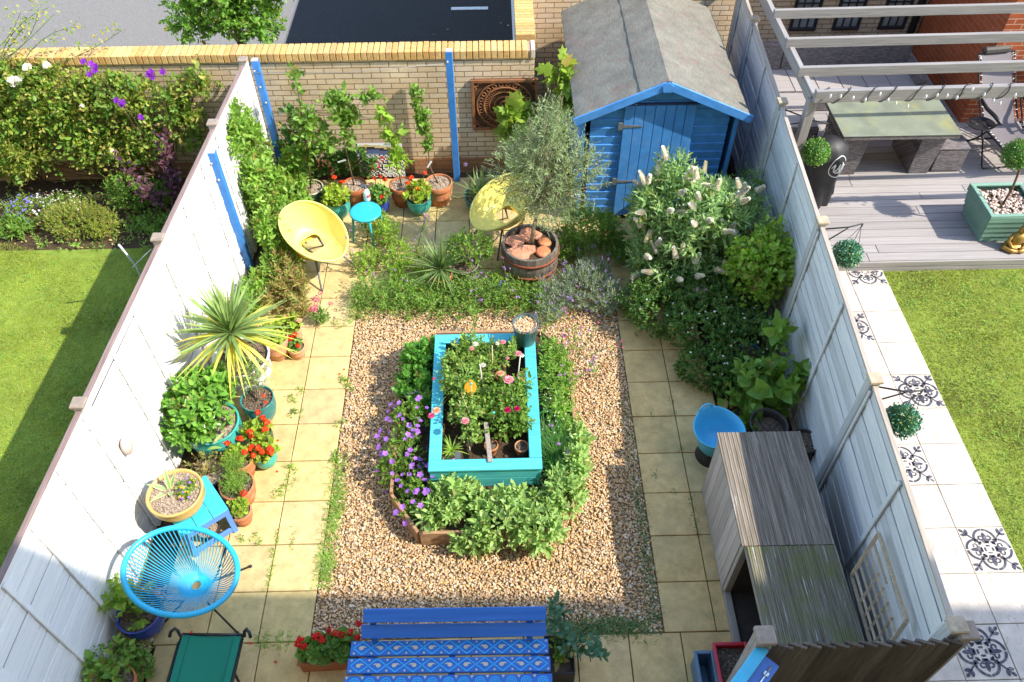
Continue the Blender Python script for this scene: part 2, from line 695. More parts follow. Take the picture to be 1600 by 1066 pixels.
# faint riven cracks, dirt in the joints and lichen on the slabs
_m = M_SLAB; _nt = _m.node_tree; _b = _nt.nodes["Principled BSDF"]
_src = _b.inputs['Base Color'].links[0].from_socket
_vv = coords(_nt)
_wn = _nt.nodes.new("ShaderNodeTexVoronoi"); _wn.feature = 'DISTANCE_TO_EDGE'; _wn.inputs['Scale'].default_value = 3.1
_ad = _nt.nodes.new("ShaderNodeVectorMath"); _ad.operation = 'MULTIPLY_ADD'; _ad.inputs[1].default_value = (.35, .35, .35)
_n3 = _nt.nodes.new("ShaderNodeTexNoise"); _n3.inputs['Scale'].default_value = 5; _n3.inputs['Detail'].default_value = 5
_nt.links.new(_vv, _n3.inputs['Vector']); _nt.links.new(_n3.outputs['Color'], _ad.inputs[0]); _nt.links.new(_vv, _ad.inputs[2])
_nt.links.new(_ad.outputs[0], _wn.inputs['Vector'])
_rr = ramp(_nt, [(0.0, (.84, .82, .78)), (.007, (1, 1, 1))]); _nt.links.new(_wn.outputs[0], _rr.inputs[0])
_c = mixc(_nt, 1.0, _src, _rr.outputs[0], 'MULTIPLY')
_r4 = ramp(_nt, [(.6, (0, 0, 0)), (.74, (.5,) * 3)]); _nt.links.new(noise(_nt, _vv, 26, 8, .75), _r4.inputs[0])
_c = mixc(_nt, _r4.outputs[0], _c, (.24, .2, .12))
_r5 = ramp(_nt, [(.45, (0, 0, 0)), (.75, (.35,) * 3)]); _nt.links.new(noise(_nt, _vv, 1.3, 5, .6), _r5.inputs[0])
_c = mixc(_nt, _r5.outputs[0], _c, (.5, .42, .24))
_nt.links.new(_c, _b.inputs['Base Color'])

M_GRAVEL = m_island("gravel_stone", [(0.750, 0.528, 0.284), (0.600, 0.337, 0.121), (0.840, 0.664, 0.421), (0.450, 0.227, 0.089), (0.700, 0.437, 0.186), (0.500, 0.382, 0.259), (0.800, 0.555, 0.292),
                                    (0.340, 0.200, 0.105), (0.840, 0.728, 0.567), (0.660, 0.391, 0.162), (0.420, 0.337, 0.267), (0.780, 0.546, 0.308)], .6, .35, 60, .1)
M_GRAVEL_BED = m_island("gravel_bed", [(.26, .18, .1), (.34, .24, .13)], .95, .1, 50, 1.0)

# the path beside the grey fence and the patio by the house get a warmer slab colour to offset the blue light of their shade
M_SLAB_SHADE = M_SLAB.copy()
M_SLAB_SHADE.name = "paving_slab_shade"
for _n in M_SLAB_SHADE.node_tree.nodes:
    if _n.type == 'VALTORGB' and _n.inputs[0].links and _n.inputs[0].links[0].from_node.type == 'NEW_GEOMETRY':
        for _e, _c in zip(_n.color_ramp.elements, [(.62, .43, .175), (.72, .5, .215), (.66, .455, .185), (.57, .41, .185), (.74, .525, .23)]):
            _e.color = (*_c, 1)


def sheet(name, x0, x1, y0, y1, z, mat, k='structure', thick=None):
    b = MB()
    if thick:
        b.box(((x0 + x1) / 2, (y0 + y1) / 2, z - thick / 2), (x1 - x0, y1 - y0, thick), 0.002)
    else:
        b.add([(x0, y0, z), (x1, y0, z), (x1, y1, z), (x0, y1, z)], [(0, 1, 2, 3)])
    return kind(b.build(name, mat), k)


sheet("ground", -400, 400, -400, 400, -0.06, M_SOIL)

# road beyond the back wall
M_ASPH = m_paint("asphalt", (.2, .185, .165), .9, .25, 40, .5, .2, (.22, .21, .2), .6, 9)
sheet("road", -60, 60, 7.5, 60, -0.045, M_ASPH)
_tb = MB(); _tb.box((.19, 14.2, -.043), (4.1, 13, .01), .001)  # dark patch paints the tall building's shadow onto the road
kind(_tb.build("road_shadow_patch", m_paint("road_shadow_tone", (.022, .021, .022), .85, .25, 40, .5, .25, (.04, .038, .036), .6, 20)), 'structure')
_mk = MB()
_mk.box((1.245, 11.88, -.035), (.66, .1, .006), 0)
_mk.box((2.02, 11.2, -.035), (.05, 3.2, .006), 0)
kind(_mk.build("road_marking", m_paint("road_paint", (.72, .72, .7), .8, .1, 30, .2, .2, (.2, .2, .2), .7, 25)), 'structure')
_lr = MB()
for _x, _y, _s in ((.86, 11.1, .05), (.63, 10.95, .03), (1.9, 11.2, .06), (1.78, 11.3, .04), (-3.6, 12.1, .05), (-2.9, 12.2, .03), (-5.1, 11.3, .05)):
    put_leaves(_lr, np.array([[_x, _y, -.03]]), np.array([[.8, .5, .15]]), np.array([[0, .1, 1.]]), _s, _s * .6)
kind(_lr.build("fallen_leaves", m_leaf("dry_leaf", [(.3, .17, .06), (.5, .36, .18)], .1, .7, .2)), 'stuff')

# ---- buff slab paving (paths either side of the gravel, patio near and far)
_b = MB()


_bo = MB()


def slab(x0, x1, y0, y1, old=False):  # old picks the slab copy recoloured for shaded ground
    j = .0045
    dz = rng.normal(0, .0015)
    m = Euler((rng.normal(0, .002), rng.normal(0, .002), rng.normal(0, .003))).to_matrix()
    (_bo if old else _b).box(((x0 + x1) / 2, (y0 + y1) / 2, -.02 + dz), (x1 - x0 - 2 * j, y1 - y0 - 2 * j, .04), .004, m)


PY = .4605
YS = [3.69 + PY * k for k in range(-7, 8)]
for k in range(-7, 7):
    y0 = 3.69 + PY * k
    for i in (-2, -1):
        slab(.4515 * i, .4515 * (i + 1), y0, y0 + PY)
    if k < 2:
        slab(-1.355, -.903, y0, y0 + PY)
    if k < 5:
        slab(3.053, 3.508, y0, y0 + PY, True)
        slab(3.508, 3.962, y0, y0 + PY, True)
    if k >= 2:
        for i in range(7):
            slab(.4361 * i, .4361 * (i + 1), y0, y0 + PY)
for k in range(0, 7):
    y1 = .4665 - .4605 * k
    for i in range(-11, 3):
        x0 = 3.19 + .4515 * i - (.2 if k % 2 else 0) * 0
        if k == 0 and i < -10:
            continue
        slab(x0, x0 + .4515, y1 - .4605, y1, True)
kind(_b.build("paving", M_SLAB), 'structure')
kind(_bo.build("paving", M_SLAB_SHADE), 'structure')
sheet("paving_bed", -1.36, 3.97, .46, 6.92, -.031, m_paint("joint_sand", (.16, .13, .08), .95, .3, 30, .4, .1))

# ---- gravel: base sheet and loose pebbles
sheet("gravel_base", .004, 3.049, .4695, 4.607, -.018, M_GRAVEL_BED)
_ico = bmesh.new(); bmesh.ops.create_icosphere(_ico, subdivisions=1, radius=1.0)
_ico.verts.ensure_lookup_table()
ICO_V = np.array([v.co[:] for v in _ico.verts]); ICO_F = np.array([[v.index for v in f.verts] for f in _ico.faces]); _ico.free()


def pebbles(name, P, size, mat, k='stuff', parent=None, flat=.62):
    n = len(P)
    s = size * np.exp(rng.normal(0, .26, n))
    sc = np.stack([s * rng.uniform(.8, 1.25, n), s * rng.uniform(.7, 1.0, n), s * rng.uniform(.75, 1.1, n) * flat], 1)
    V = ICO_V[None] * sc[:, None, :] * rng.uniform(.82, 1.12, (n, 12, 1))
    th = rng.uniform(0, 2 * math.pi, n); ti = rng.normal(0, .35, n)
    x, y, z = V[..., 0], V[..., 1], V[..., 2]
    ct, st = np.cos(ti)[:, None], np.sin(ti)[:, None]
    y, z = y * ct - z * st, y * st + z * ct
    c, s_ = np.cos(th)[:, None], np.sin(th)[:, None]
    x, y = x * c - y * s_, x * s_ + y * c
    V = np.stack([x, y, z], -1) + P[:, None, :]
    b = MB()
    b.add(V.reshape(-1, 3), (ICO_F[None] + (np.arange(n) * 12)[:, None, None]).reshape(-1, 3), 0, True)
    o = b.build(name, mat, parent)
    if k:
        kind(o, k)
    return o


OCT = [(.62, 1.78), (.9, 1.36), (2.1, 1.36), (2.42, 1.75), (2.42, 3.5), (2.14, 3.83), (.96, 3.83), (.62, 3.62)]


def in_poly(P, poly):
    x, y = P[:, 0], P[:, 1]
    c = np.zeros(len(P), bool)
    n = len(poly)
    for i in range(n):
        (x1, y1), (x2, y2) = poly[i], poly[(i + 1) % n]
        c ^= ((y1 > y) != (y2 > y)) & (x < (x2 - x1) * (y - y1) / (y2 - y1 + 1e-12) + x1)
    return c


n = 62000
P = np.c_[rng.uniform(.01, 3.045, n), rng.uniform(.475, 4.75, n), np.full(n, -.008) + rng.uniform(0, .014, n)]
P = P[~in_poly(P, [(a * .96 + .06, b * .97 + .07) for a, b in OCT])]
pebbles("gravel", P, .0105, M_GRAVEL)
n = 2600
P = np.c_[rng.uniform(-1.74, -1.365, n), rng.uniform(-.9, 1.0, n), rng.uniform(-.02, .0, n)]
pebbles("gravel", P, .016, M_GRAVEL)

# ---- lawns
M_LAWN = m_island("lawn_soil", [(.17, .24, .035), (.22, .3, .05)], .95, .1, 12, .6)
M_GRASS = m_leaf("grass_blade", [(.27, .36, .035), (.34, .43, .05), (.42, .49, .08), (.3, .39, .04), (.5, .46, .17), (.22, .32, .03)], .5, .5, .3, 1.3, .42)
sheet("lawn", -12, -1.62, -6, 5.6, -.03, M_LAWN)
sheet("lawn", 6.36, 14, -6, 4.925, -.02, M_LAWN)


def grass(name, n, x0, x1, y0, y1, z, L=.036, W=.006, clip=None, mat=None):
    P = np.c_[rng.uniform(x0, x1, n), rng.uniform(y0, y1, n), np.full(n, z)]
    if clip is not None:
        P = P[clip(P)]
    n = len(P)
    # patchy height
    h = .7 + .3 * np.sin(P[:, 0] * 3.1 + 1.7 * np.sin(P[:, 1] * 2.3)) * np.sin(P[:, 1] * 2.7 + P[:, 0]) + rng.normal(0, .25, n)
    D = np.c_[rng.normal(0, 1.0, n), rng.normal(0, 1.0, n), np.ones(n)]
    b = MB()
    put_blades(b, P, D, L * h.clip(.35, 1.6), W, .35, 2, side=rdirs(rng, n) * np.array([1, 1, .1]))
    return kind(b.build(name, mat or M_GRASS), 'stuff')


grass("grass", 120000, -4.9, -1.58, -.2, 5.75, -.03, .038, .008,
      lambda P: (P[:, 0] < lf(P[:, 1]) - .03) & (P[:, 1] < 5.62 + .18 * np.sin(P[:, 0] * 2.2) - .25 * (P[:, 0] > -2.4)))
M_GRASS2 = m_leaf("grass_blade_dull", [(.2, .26, .03), (.26, .32, .045), (.31, .35, .07), (.22, .28, .035), (.4, .36, .15), (.17, .23, .03)], .45, .5, .3, 1.1, .5)
grass("grass", 75000, 6.3, 8.7, .2, 4.93, -.02, .038, .008, lambda P: P[:, 0] > 6.3 + .05 * np.sin(P[:, 1] * 3.3) + .03 * np.sin(P[:, 1] * 9) + rng.normal(0, .02, len(P)), M_GRASS2)

# ---- pale tile path with stencilled tiles, right of the grey fence
M_TILE = m_island("path_tile", [(.58, .52, .45), (.63, .57, .49), (.6, .535, .46), (.65, .6, .52)], .6, .35, 4, .12)
_nt = M_TILE.node_tree; _bb = _nt.nodes["Principled BSDF"]
_src = _bb.inputs['Base Color'].links[0].from_socket
_vv = coords(_nt, (1, .5, 1))
_wn = _nt.nodes.new("ShaderNodeTexVoronoi"); _wn.feature = 'DISTANCE_TO_EDGE'; _wn.inputs['Scale'].default_value = 2.6
_ad = _nt.nodes.new("ShaderNodeVectorMath"); _ad.operation = 'MULTIPLY_ADD'; _ad.inputs[1].default_value = (.3, .3, .3)
_n3 = _nt.nodes.new("ShaderNodeTexNoise"); _n3.inputs['Scale'].default_value = 6
_nt.links.new(_vv, _n3.inputs['Vector']); _nt.links.new(_n3.outputs['Color'], _ad.inputs[0]); _nt.links.new(_vv, _ad.inputs[2])
_nt.links.new(_ad.outputs[0], _wn.inputs['Vector'])
_rr = ramp(_nt, [(0.0, (.72, .68, .62)), (.008, (1, 1, 1))]); _nt.links.new(_wn.outputs[0], _rr.inputs[0])
_nt.links.new(mixc(_nt, 1.0, _src, _rr.outputs[0], 'MULTIPLY'), _bb.inputs['Base Color'])
TY = [-.92, -.46, 0.0, .47, .94, 1.4, 1.87, 2.35, 2.8, 3.26, 3.73, 4.22, 4.66, 4.925]
_b = MB()
for y0, y1 in zip(TY[:-1], TY[1:]):
    for x0, x1 in ((4.7, 5.045), (5.045, 5.497), (5.497, 5.95), (5.95, 6.4)):
        _b.box(((x0 + x1) / 2, (y0 + y1) / 2, -.02 + rng.normal(0, .0012)), (x1 - x0 - .007, y1 - y0 - .007, .04), .003)
kind(_b.build("tile_path", M_TILE), 'structure')


def stencil(cx, cy, size, ymax=None):
    """scroll-and-fleur-de-lis stencil in thin paint on one tile"""
    b = MB()
    h = size / 2
    z0, z1 = -.001, .0035

    def shape(pts):
        p = np.asarray(pts, float)
        if ymax is not None and (p[:, 1] * h).max() + cy > ymax:
            return
        b.prism(p * h + np.array([cx, cy]), z0, z1)

    def rotp(p, a):
        p = np.asarray(p, float)
        c, s = math.cos(a), math.sin(a)
        return np.c_[p[:, 0] * c - p[:, 1] * s, p[:, 0] * s + p[:, 1] * c]

    def arc(c, r0, r1, a0, a1, a, n=10):
        t = np.linspace(a0, a1, n)
        for i in range(n - 1):
            q = [(c[0] + r0 * math.cos(t[i]), c[1] + r0 * math.sin(t[i])), (c[0] + r1 * math.cos(t[i]), c[1] + r1 * math.sin(t[i])),
                 (c[0] + r1 * math.cos(t[i + 1]), c[1] + r1 * math.sin(t[i + 1])), (c[0] + r0 * math.cos(t[i + 1]), c[1] + r0 * math.sin(t[i + 1]))]
            shape(rotp(q, a)[::-1])

    def petal(c, d, L, w, a):
        t = np.linspace(0, 1, 7)
        pr = np.sin(t * math.pi) ** .7 * w
        up = np.c_[t * L, pr]
        dn = np.c_[t[1:-1] * L, -pr[1:-1]][::-1]
        q = rotp(np.concatenate([up, dn]), d) + np.array(c)
        shape(rotp(q, a)[::-1])

    for k in range(4):
        a = k * math.pi / 2
        # big ring lobe
        arc((0, .47), .40, .49, -.35, math.pi / 2 - .06, a)
        arc((0, .47), .40, .49, math.pi / 2 + .06, math.pi + .35, a)
        # fleur-de-lis
        petal((0, .34), math.pi / 2, .44, .085, a)
        arc((.17, .52), .06, .12, -2.6, 2.2, a, 8)
        arc((-.17, .52), .06, .12, math.pi - 2.2, math.pi + 2.6, a, 8)
        petal((-.02, .3), .5, .2, .05, a)
        petal((.02, .3), math.pi - .5, .2, .05, a)
        shape(rotp([(-.13, .27), (.13, .27), (.05, .36), (-.05, .36)], a))
        # middle ring pieces
        arc((0, 0), .13, .2, math.pi / 2 - .5, math.pi / 2 + .5, a, 5)
        # diagonal: knot, stem, three leaves
        d = a + math.pi / 4
        for u, w in ((.33, .07), (.42, .05)):
            petal((math.cos(math.pi / 4) * u, math.sin(math.pi / 4) * u), math.pi / 4, .14, w, a)
        petal((.28, .28), math.pi / 4 + 1.57, .11, .045, a)
        petal((.28, .28), math.pi / 4 - 1.57, .11, .045, a)
        petal((.4, .4), math.pi / 4, .62, .028, a)
        petal((.68, .68), math.pi / 4 + .75, .28, .07, a)
        petal((.68, .68), math.pi / 4 - .75, .28, .07, a)
        petal((.8, .8), math.pi / 4, .22, .06, a)
    return kind(b.build("tile_pattern", M_STENCIL), 'structure')


M_STENCIL = m_paint("stencil_paint", (.055, .058, .09), .7, .15, 20, .1, .3, (.45, .42, .4), .75, 16)
for _x, _y in ((6.175, 1.17), (6.175, 3.03), (5.725, 2.11), (5.725, 3.975), (5.725, .235), (6.175, 4.88)):
    stencil(_x, _y, .44, 4.9)

# ---- decking
M_DECK = m_wood("deck_board", [(.25, (.22, .205, .2)), (.5, (.34, .315, .305)), (.75, (.42, .395, .385))], 'X', 70, .8, .5, True, .02, vlo=.92)
_b = MB()
y = 4.99
while y < 9.9:
    x = 4.95 - rng.uniform(0, 2.5)
    while x < 13:
        L = 3.6
        x0, x1 = max(x, rf(y) + .06), x + L
        if x1 - x0 > .1:
            _b.box(((x0 + x1) / 2, y, .135 + rng.normal(0, .0008)), (x1 - x0 - .004, .138, .03), .004)
        x += L
    y += .145
_b.box((9, 4.912, .095), (8.1, .022, .08), .003)
_b.box((9, 4.914, .0), (8.1, .022, .09), .003)
kind(_b.build("decking", M_DECK), 'structure')
sheet("deck_gap_shade", 4.9, 13, 4.93, 9.85, .1, m_paint("dark_void", (.02, .018, .016), .95, .2, 4, 0))  # dark sheet under the boards stands for the shade in their gaps

# ---- the terrace behind the camera that throws the shade across the near patio
M_BRICK = m_brick("buff_brick", (.72, .53, .32), (.82, .68, .48), (.68, .55, .43), (.3, .21, .12))
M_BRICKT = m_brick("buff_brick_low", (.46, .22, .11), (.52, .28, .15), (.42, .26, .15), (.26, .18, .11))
house = thing("terraced_house", "tall brick terrace whose eaves throw the shade over the near patio", "house", (2.5, -2.5, 0), -0.045)
_b = MB(); _b.box((0, -3.3, 5.3), (34, 6.0, 10.6), .01); _b.build("wall", M_BRICK, house)
_b = MB(); _b.box((0, -3.0, 10.85), (34.6, 6.7, .3), .02)
_b.prism([(-3.0, 0), (3.6, 0), (.3, 2.6)], -17.2, 17.2, 0, lambda V: np.c_[V[:, 2], V[:, 0] - 3.19, V[:, 1] + 11.0])
_b.build("roof", m_paint("roof_slate", (.12, .12, .13), .8, .2, 3, .3), house)

# ================================================================== WALLS, FENCES, BUILDINGS
# ---- back garden wall
gw = thing("garden_wall", "low buff brick wall with a brick-on-edge coping across the far end of the gardens", "wall", (-3.4, 7.22, 0))
_b = MB(); _b.box((0, 0, .945), (11.16, .23, 1.51), .004); _b.build("brickwork", M_BRICK, gw)
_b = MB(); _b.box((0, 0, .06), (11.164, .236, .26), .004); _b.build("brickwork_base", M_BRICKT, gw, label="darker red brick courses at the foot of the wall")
M_COPE = m_island("coping_brick", [(.66, .42, .15), (.58, .33, .11), (.7, .48, .2), (.6, .36, .13), (.67, .45, .18), (.52, .31, .13)], .85, .2, 25, .5)
_b = MB()
x = -5.6
while x < 5.5:
    _b.box((x, -.015, 1.735 + rng.normal(0, .0015)), (.065, .25, .108), .004, Euler((0, 0, rng.normal(0, .006))).to_matrix())
    x += .0768
_b.build("coping", M_COPE, gw)
_b = MB(); _b.box((0, -.01, 1.728), (11.15, .225, .09), .003)
_b.build("mortar", m_paint("mortar", (.4, .3, .2), .95, .2, 30, .4, .1), gw)
_b = MB(); _b.box((5.56, -.015, 1.735), (.05, .25, .108), .004); _b.build("coping_end", m_paint("end_block", (.55, .47, .38), .9, .1), gw)

rw = thing("return_wall", "short brick wall running back from the coping beside the shed to the tall building", "wall", (2.08, 8.1, 0))
_b = MB(); _b.box((0, 0, .85), (.22, 1.27, 1.7), .004)
_b.build("brickwork", m_brick("buff_brick_side", (.62, .43, .235), (.7, .52, .31), (.52, .39, .27), (.52, .42, .29), 'YZ'), rw)
_b = MB()
y = -.6
while y < .62:
    _b.box((0, y, 1.745), (.25, .064, .09), .004); y += .0755
_b.build("coping", M_COPE, rw)

bd = thing("brick_building", "tall buff brick building with small barred windows behind the shed and the decking", "building", (5.0, 12, 0))
_b = MB()
_b.box((-1.37, 1.0, 2.1), (2.86, 8.5, 4.2), .004)
_b.box((2.06, 1.4, 2.09), (4.0, 7.0, 4.18), .004)
_b.build("wall", M_BRICK, bd)
M_FRAME = m_paint("window_frame", (.03, .03, .032), .4, .1, 5, 0, .5)
M_GLASS = m_paint("window_glass", (.35, .38, .38), .15, .3, 3, 0, .8)
for wx in (6.4 + .16, 7.05 + .2, 7.78 + .2):
    _b = MB()
    x0, x1 = wx - 5 - .19, wx - 5 + .19
    for xx in (x0, x1):
        _b.box((xx, -2.11, .95), (.045, .05, .88), .003)
    for zz in (.53, 1.37):
        _b.box(((x0 + x1) / 2, -2.112, zz), (.425, .055, .05), .003)
    for k in (1, 2):
        _b.box((x0 + .38 * k / 3, -2.115, .95), (.018, .03, .8), .002)
    for k in range(1, 4):
        _b.box(((x0 + x1) / 2, -2.117, .53 + .84 * k / 4), (.36, .028, .018), .002)
    fr = _b.build("window", M_FRAME, bd)
    _b = MB(); _b.box(((x0 + x1) / 2, -2.098, .95), (.36, .012, .82), .001); _b.build("pane", M_GLASS, fr)
_b = MB(); _b.tube([(3.3, -2.16, .2), (3.3, -2.16, 4.1)], .055, 12); _b.build("downpipe", M_FRAME, bd)

M_RED = m_brick("red_brick", (.42, .1, .04), (.5, .14, .055), (.36, .09, .045), (.6, .42, .3))
rh = thing("red_brick_house", "corner of a red brick house standing at the edge of the decking", "house", (8.42, 7.8, 0.15))
_b = MB(); _b.box((3, 1.04, 2.6), (6.0, 2.08, 5.2), .004)
_b.build("wall", M_RED, rh)
_b = MB(); _b.add([(-.003, .003, 0), (-.003, 2.05, 0), (-.003, 2.05, 5.2), (-.003, .003, 5.2)], [(0, 1, 2, 3)][::-1])
_b.build("side_wall", m_brick("red_brick_side", (.42, .1, .04), (.5, .14, .055), (.36, .09, .045), (.38, .2, .13), 'YZ'), rh)

# ---- fences
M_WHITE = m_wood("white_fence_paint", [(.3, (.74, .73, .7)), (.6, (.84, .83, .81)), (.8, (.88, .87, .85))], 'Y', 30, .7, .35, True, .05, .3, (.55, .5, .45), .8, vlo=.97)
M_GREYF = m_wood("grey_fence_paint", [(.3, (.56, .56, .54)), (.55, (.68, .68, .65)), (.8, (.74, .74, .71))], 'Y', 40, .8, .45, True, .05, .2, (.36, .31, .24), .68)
M_CAPW = m_wood("fence_cap_purple", [(.3, (.17, .11, .1)), (.7, (.3, .22, .2))], 'Y', 60, .85, .4, True, .04)
M_CAPG = m_wood("fence_cap_grey", [(.3, (.3, .25, .2)), (.7, (.5, .44, .37))], 'Y', 60, .85, .4, True, .04)
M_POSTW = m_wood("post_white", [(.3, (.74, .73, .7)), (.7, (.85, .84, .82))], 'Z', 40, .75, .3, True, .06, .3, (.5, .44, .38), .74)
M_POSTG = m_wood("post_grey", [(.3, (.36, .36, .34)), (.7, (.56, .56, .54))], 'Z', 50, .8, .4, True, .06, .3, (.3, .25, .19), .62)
M_CAPB = m_paint("post_cap", (.46, .38, .27), .85, .2, 20, .4, .2, (.2, .15, .1), .6, 12)
M_CAPD = m_paint("post_cap_dark", (.3, .24, .19), .85, .2, 20, .4, .2)


M_BACKW = m_paint('fence_gap_shade', (.16, .15, .15), .9, .2, 10, 0, .1)
M_BACKG = m_paint('fence_gap_shade_grey', (.1, .1, .1), .9, .2, 10, 0, .1)


def lap_fence(name, label, line, posts, y0, y1, side, mb_, mcap, mpost, mcapb, batt, mback, top=1.80):
    root = thing(name, label, "fence", (line((y0 + y1) / 2), (y0 + y1) / 2, 0))
    edges = sorted(set([y0] + [p for p in posts if y0 < p < y1] + [y1]))
    for a, b in zip(edges[:-1], edges[1:]):
        m = MB()
        z = .02
        k = 0
        nb = 17
        hb = (top + .05) / nb
        for k in range(nb):
            zc = -.05 + hb * (k + .5)
            wob = rng.normal(0, .003)
            p0 = Vector((line(a + .03) + wob, a + .035, zc + rng.normal(0, .004)))
            p1 = Vector((line(b - .03) + wob, b - .035, zc + rng.normal(0, .004)))
            d = (p1 - p0).normalized()
            nrm = Vector((d.y, -d.x, 0)) * side
            tilt = .16 * side
            up = (Vector((0, 0, 1)) + nrm * rng.normal(.01, .015)).normalized()
            m.bar(p0, p1, .011, hb - rng.uniform(.004, .012), .002, up=up)
        panel = m.build("panel", mb_, root, True)
        m = MB(); off = Vector((-.012 * side, 0, 0)); m.bar(Vector((line(a + .03), a + .04, .9)) + off, Vector((line(b - .03), b - .04, .9)) + off, .004, 1.78, .001)
        m.build("gap_shade_sheet", mback, panel, True)  # dark sheet added behind the boards; the gaps stand for shadow lines
        for yb in [a + .05, b - .05] + [q for q in batt if a + .12 < q < b - .12]:
            xx = line(yb) + .021 * side
            m = MB(); m.bar((xx, yb, .03), (xx, yb, top - .03), .04, .018, .002, up=(side, 0, 0))
            m.build("batten", mb_, panel, True)
        m = MB(); m.bar((line(a), a + .04, top + .012), (line(b), b - .04, top + .012), .042, .02, .003)
        m.build("capping", mcap, panel, True)
    for p in posts:
        m = MB(); m.box((line(p), p, .92), (.085, .085, 1.86), .004)
        po = m.build("post", mpost, root, True)
        m = MB(); m.box((line(p), p, 1.862), (.115, .115, .035), .008)
        m.build("cap", mcapb, po, True)
    return root


lap_fence("panel_fence", "white painted lap panel fence with purplish capping, sunlit beside the left lawn", lf,
          [6.83, 5.5, 3.61, 1.66, -.29, -2.2], -2.4, 6.95, 1, M_WHITE, M_CAPW, M_POSTW, M_CAPD, [2.26, 2.76, 1.11, .64, .2, 4.25, 4.9, 5.95, 6.4], M_BACKW)
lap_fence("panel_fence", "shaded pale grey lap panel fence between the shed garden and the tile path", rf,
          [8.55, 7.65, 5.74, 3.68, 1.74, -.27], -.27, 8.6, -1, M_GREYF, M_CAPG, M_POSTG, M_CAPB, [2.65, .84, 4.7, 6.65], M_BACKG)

# dark close-board fence at the bottom edge and the blue gate
M_DARKF = m_wood("dark_fence", [(.3, (.055, .045, .034)), (.6, (.11, .09, .07)), (.85, (.19, .165, .13))], 'Z', 50, .85, .5, True, .05, vlo=.7)
cb = thing("close_board_fence", "dark brown close-board fence seen from above with sawtooth board tops", "fence", (3.95, -.36, 0))
_b = MB()
for i in range(13):
    x = -.51 + i * .09
    _b.box((x, -.0, .92 + rng.normal(0, .005)), (.112, .02, 1.8), .002, Euler((0, 0, -.33 + rng.normal(0, .015))).to_matrix())
_b.build("boarding", M_DARKF, cb)
_b = MB()
for z in (.35, 1.0, 1.55):
    _b.box((0, .05, z), (1.2, .05, .075), .004)
_b.build("rail", M_DARKF, cb)
M_GREYW = m_wood("weathered_post", [(.3, (.2, .17, .14)), (.7, (.4, .36, .31))], 'Z', 60, .85, .5, True, .08)
for px in (-.63, .66):
    _b = MB(); _b.box((px, .06, .9), (.09, .09, 1.84), .004); po = _b.build("post", M_GREYW, cb)
    _b = MB(); _b.box((px + .01, .06, 1.835), (.125, .12, .04), .006); _b.build("cap", M_CAPD, po)
M_GATE = m_paint("gate_blue", (.06, .17, .5), .45, .12, 10, .2, .5)
M_TURQ_E = m_paint("gate_edge", (.05, .42, .62), .45, .1, 10, .2, .5)
gt = thing("garden_gate", "blue wooden gate standing open with a silver bolt, hung on the brown fence post", "gate", (3.33, -.34, 0), RAD(-134))
_b = MB()
for i in range(8):
    _b.box((.06 + i * .1, 0, .9), (.096, .022, 1.66), .003)
_b.build("boarding", M_GATE, gt)
_b = MB(); _b.box((.42, .0, 1.745), (.84, .075, .03), .005); _b.build("top_rail", M_TURQ_E, gt)
for z in (.25, 1.0, 1.69):
    _b = MB(); _b.box((.42, .075, z), (.8, .125, .05), .004); _b.build("ledge", M_GATE, gt)
M_STEEL = m_paint("galvanised", (.6, .62, .64), .35, .1, 30, .1, .5, metal=.8)
_b = MB(); _b.tube([(.36, .1, 1.722), (.06, .1, 1.722)], .006, 8); _b.box((.3, .1, 1.719), (.03, .035, .014), .003); _b.box((.12, .1, 1.719), (.03, .035, .014), .003)
_b.tube([(.2, .1, 1.722), (.2, .12, 1.735)], .005, 8)
_b.build("bolt", M_STEEL, gt)

# ---- blue garden posts
M_BLUE = m_paint("post_blue", (.04, .21, .6), .42, .12, 9, .2, .5, (.1, .28, .62), .5, 6)
_posttop = m_paint("post_top_grey", (.42, .42, .42), .8, .15)
for lab, x, y, h, kn in (("blue post with a grey top against the white fence near the yucca", -1.40, 5.17, 1.72, 2),
                         ("blue post in the far corner beside the climber and the white fence end", -1.24, 6.93, 1.8, 3),
                         ("blue post standing against the brick wall right of the potted pear tree", 1.13, 6.86, 1.92, 1)):
    po = thing("garden_post", lab, "post", (x, y, 0), 0, "blue posts round the far patio")
    _b = MB(); _b.box((0, 0, h / 2), (.085, .085, h), .005); _b.build("post", M_BLUE, po)
    _b = MB(); _b.box((0, 0, h + .004), (.08, .08, .012), .004); _b.build("cap", _posttop, po)
    _b = MB()
    for i in range(kn):
        _b.ball((.02 * (i - 1), -.055, h - .12 - .22 * i), .014, 10)
    _b.build("screw_eye", _posttop, po)
wr = MB(); wr.tube([(-1.24, 6.88, 1.66), (-.1, 6.9, 1.63), (1.11, 6.81, 1.78)], .0035, 5)
tag(wr.build("wire", m_paint("wire", (.3, .3, .3), .5, .05, 5, 0)), "thin wire strung between the two blue posts by the brick wall", "wire")

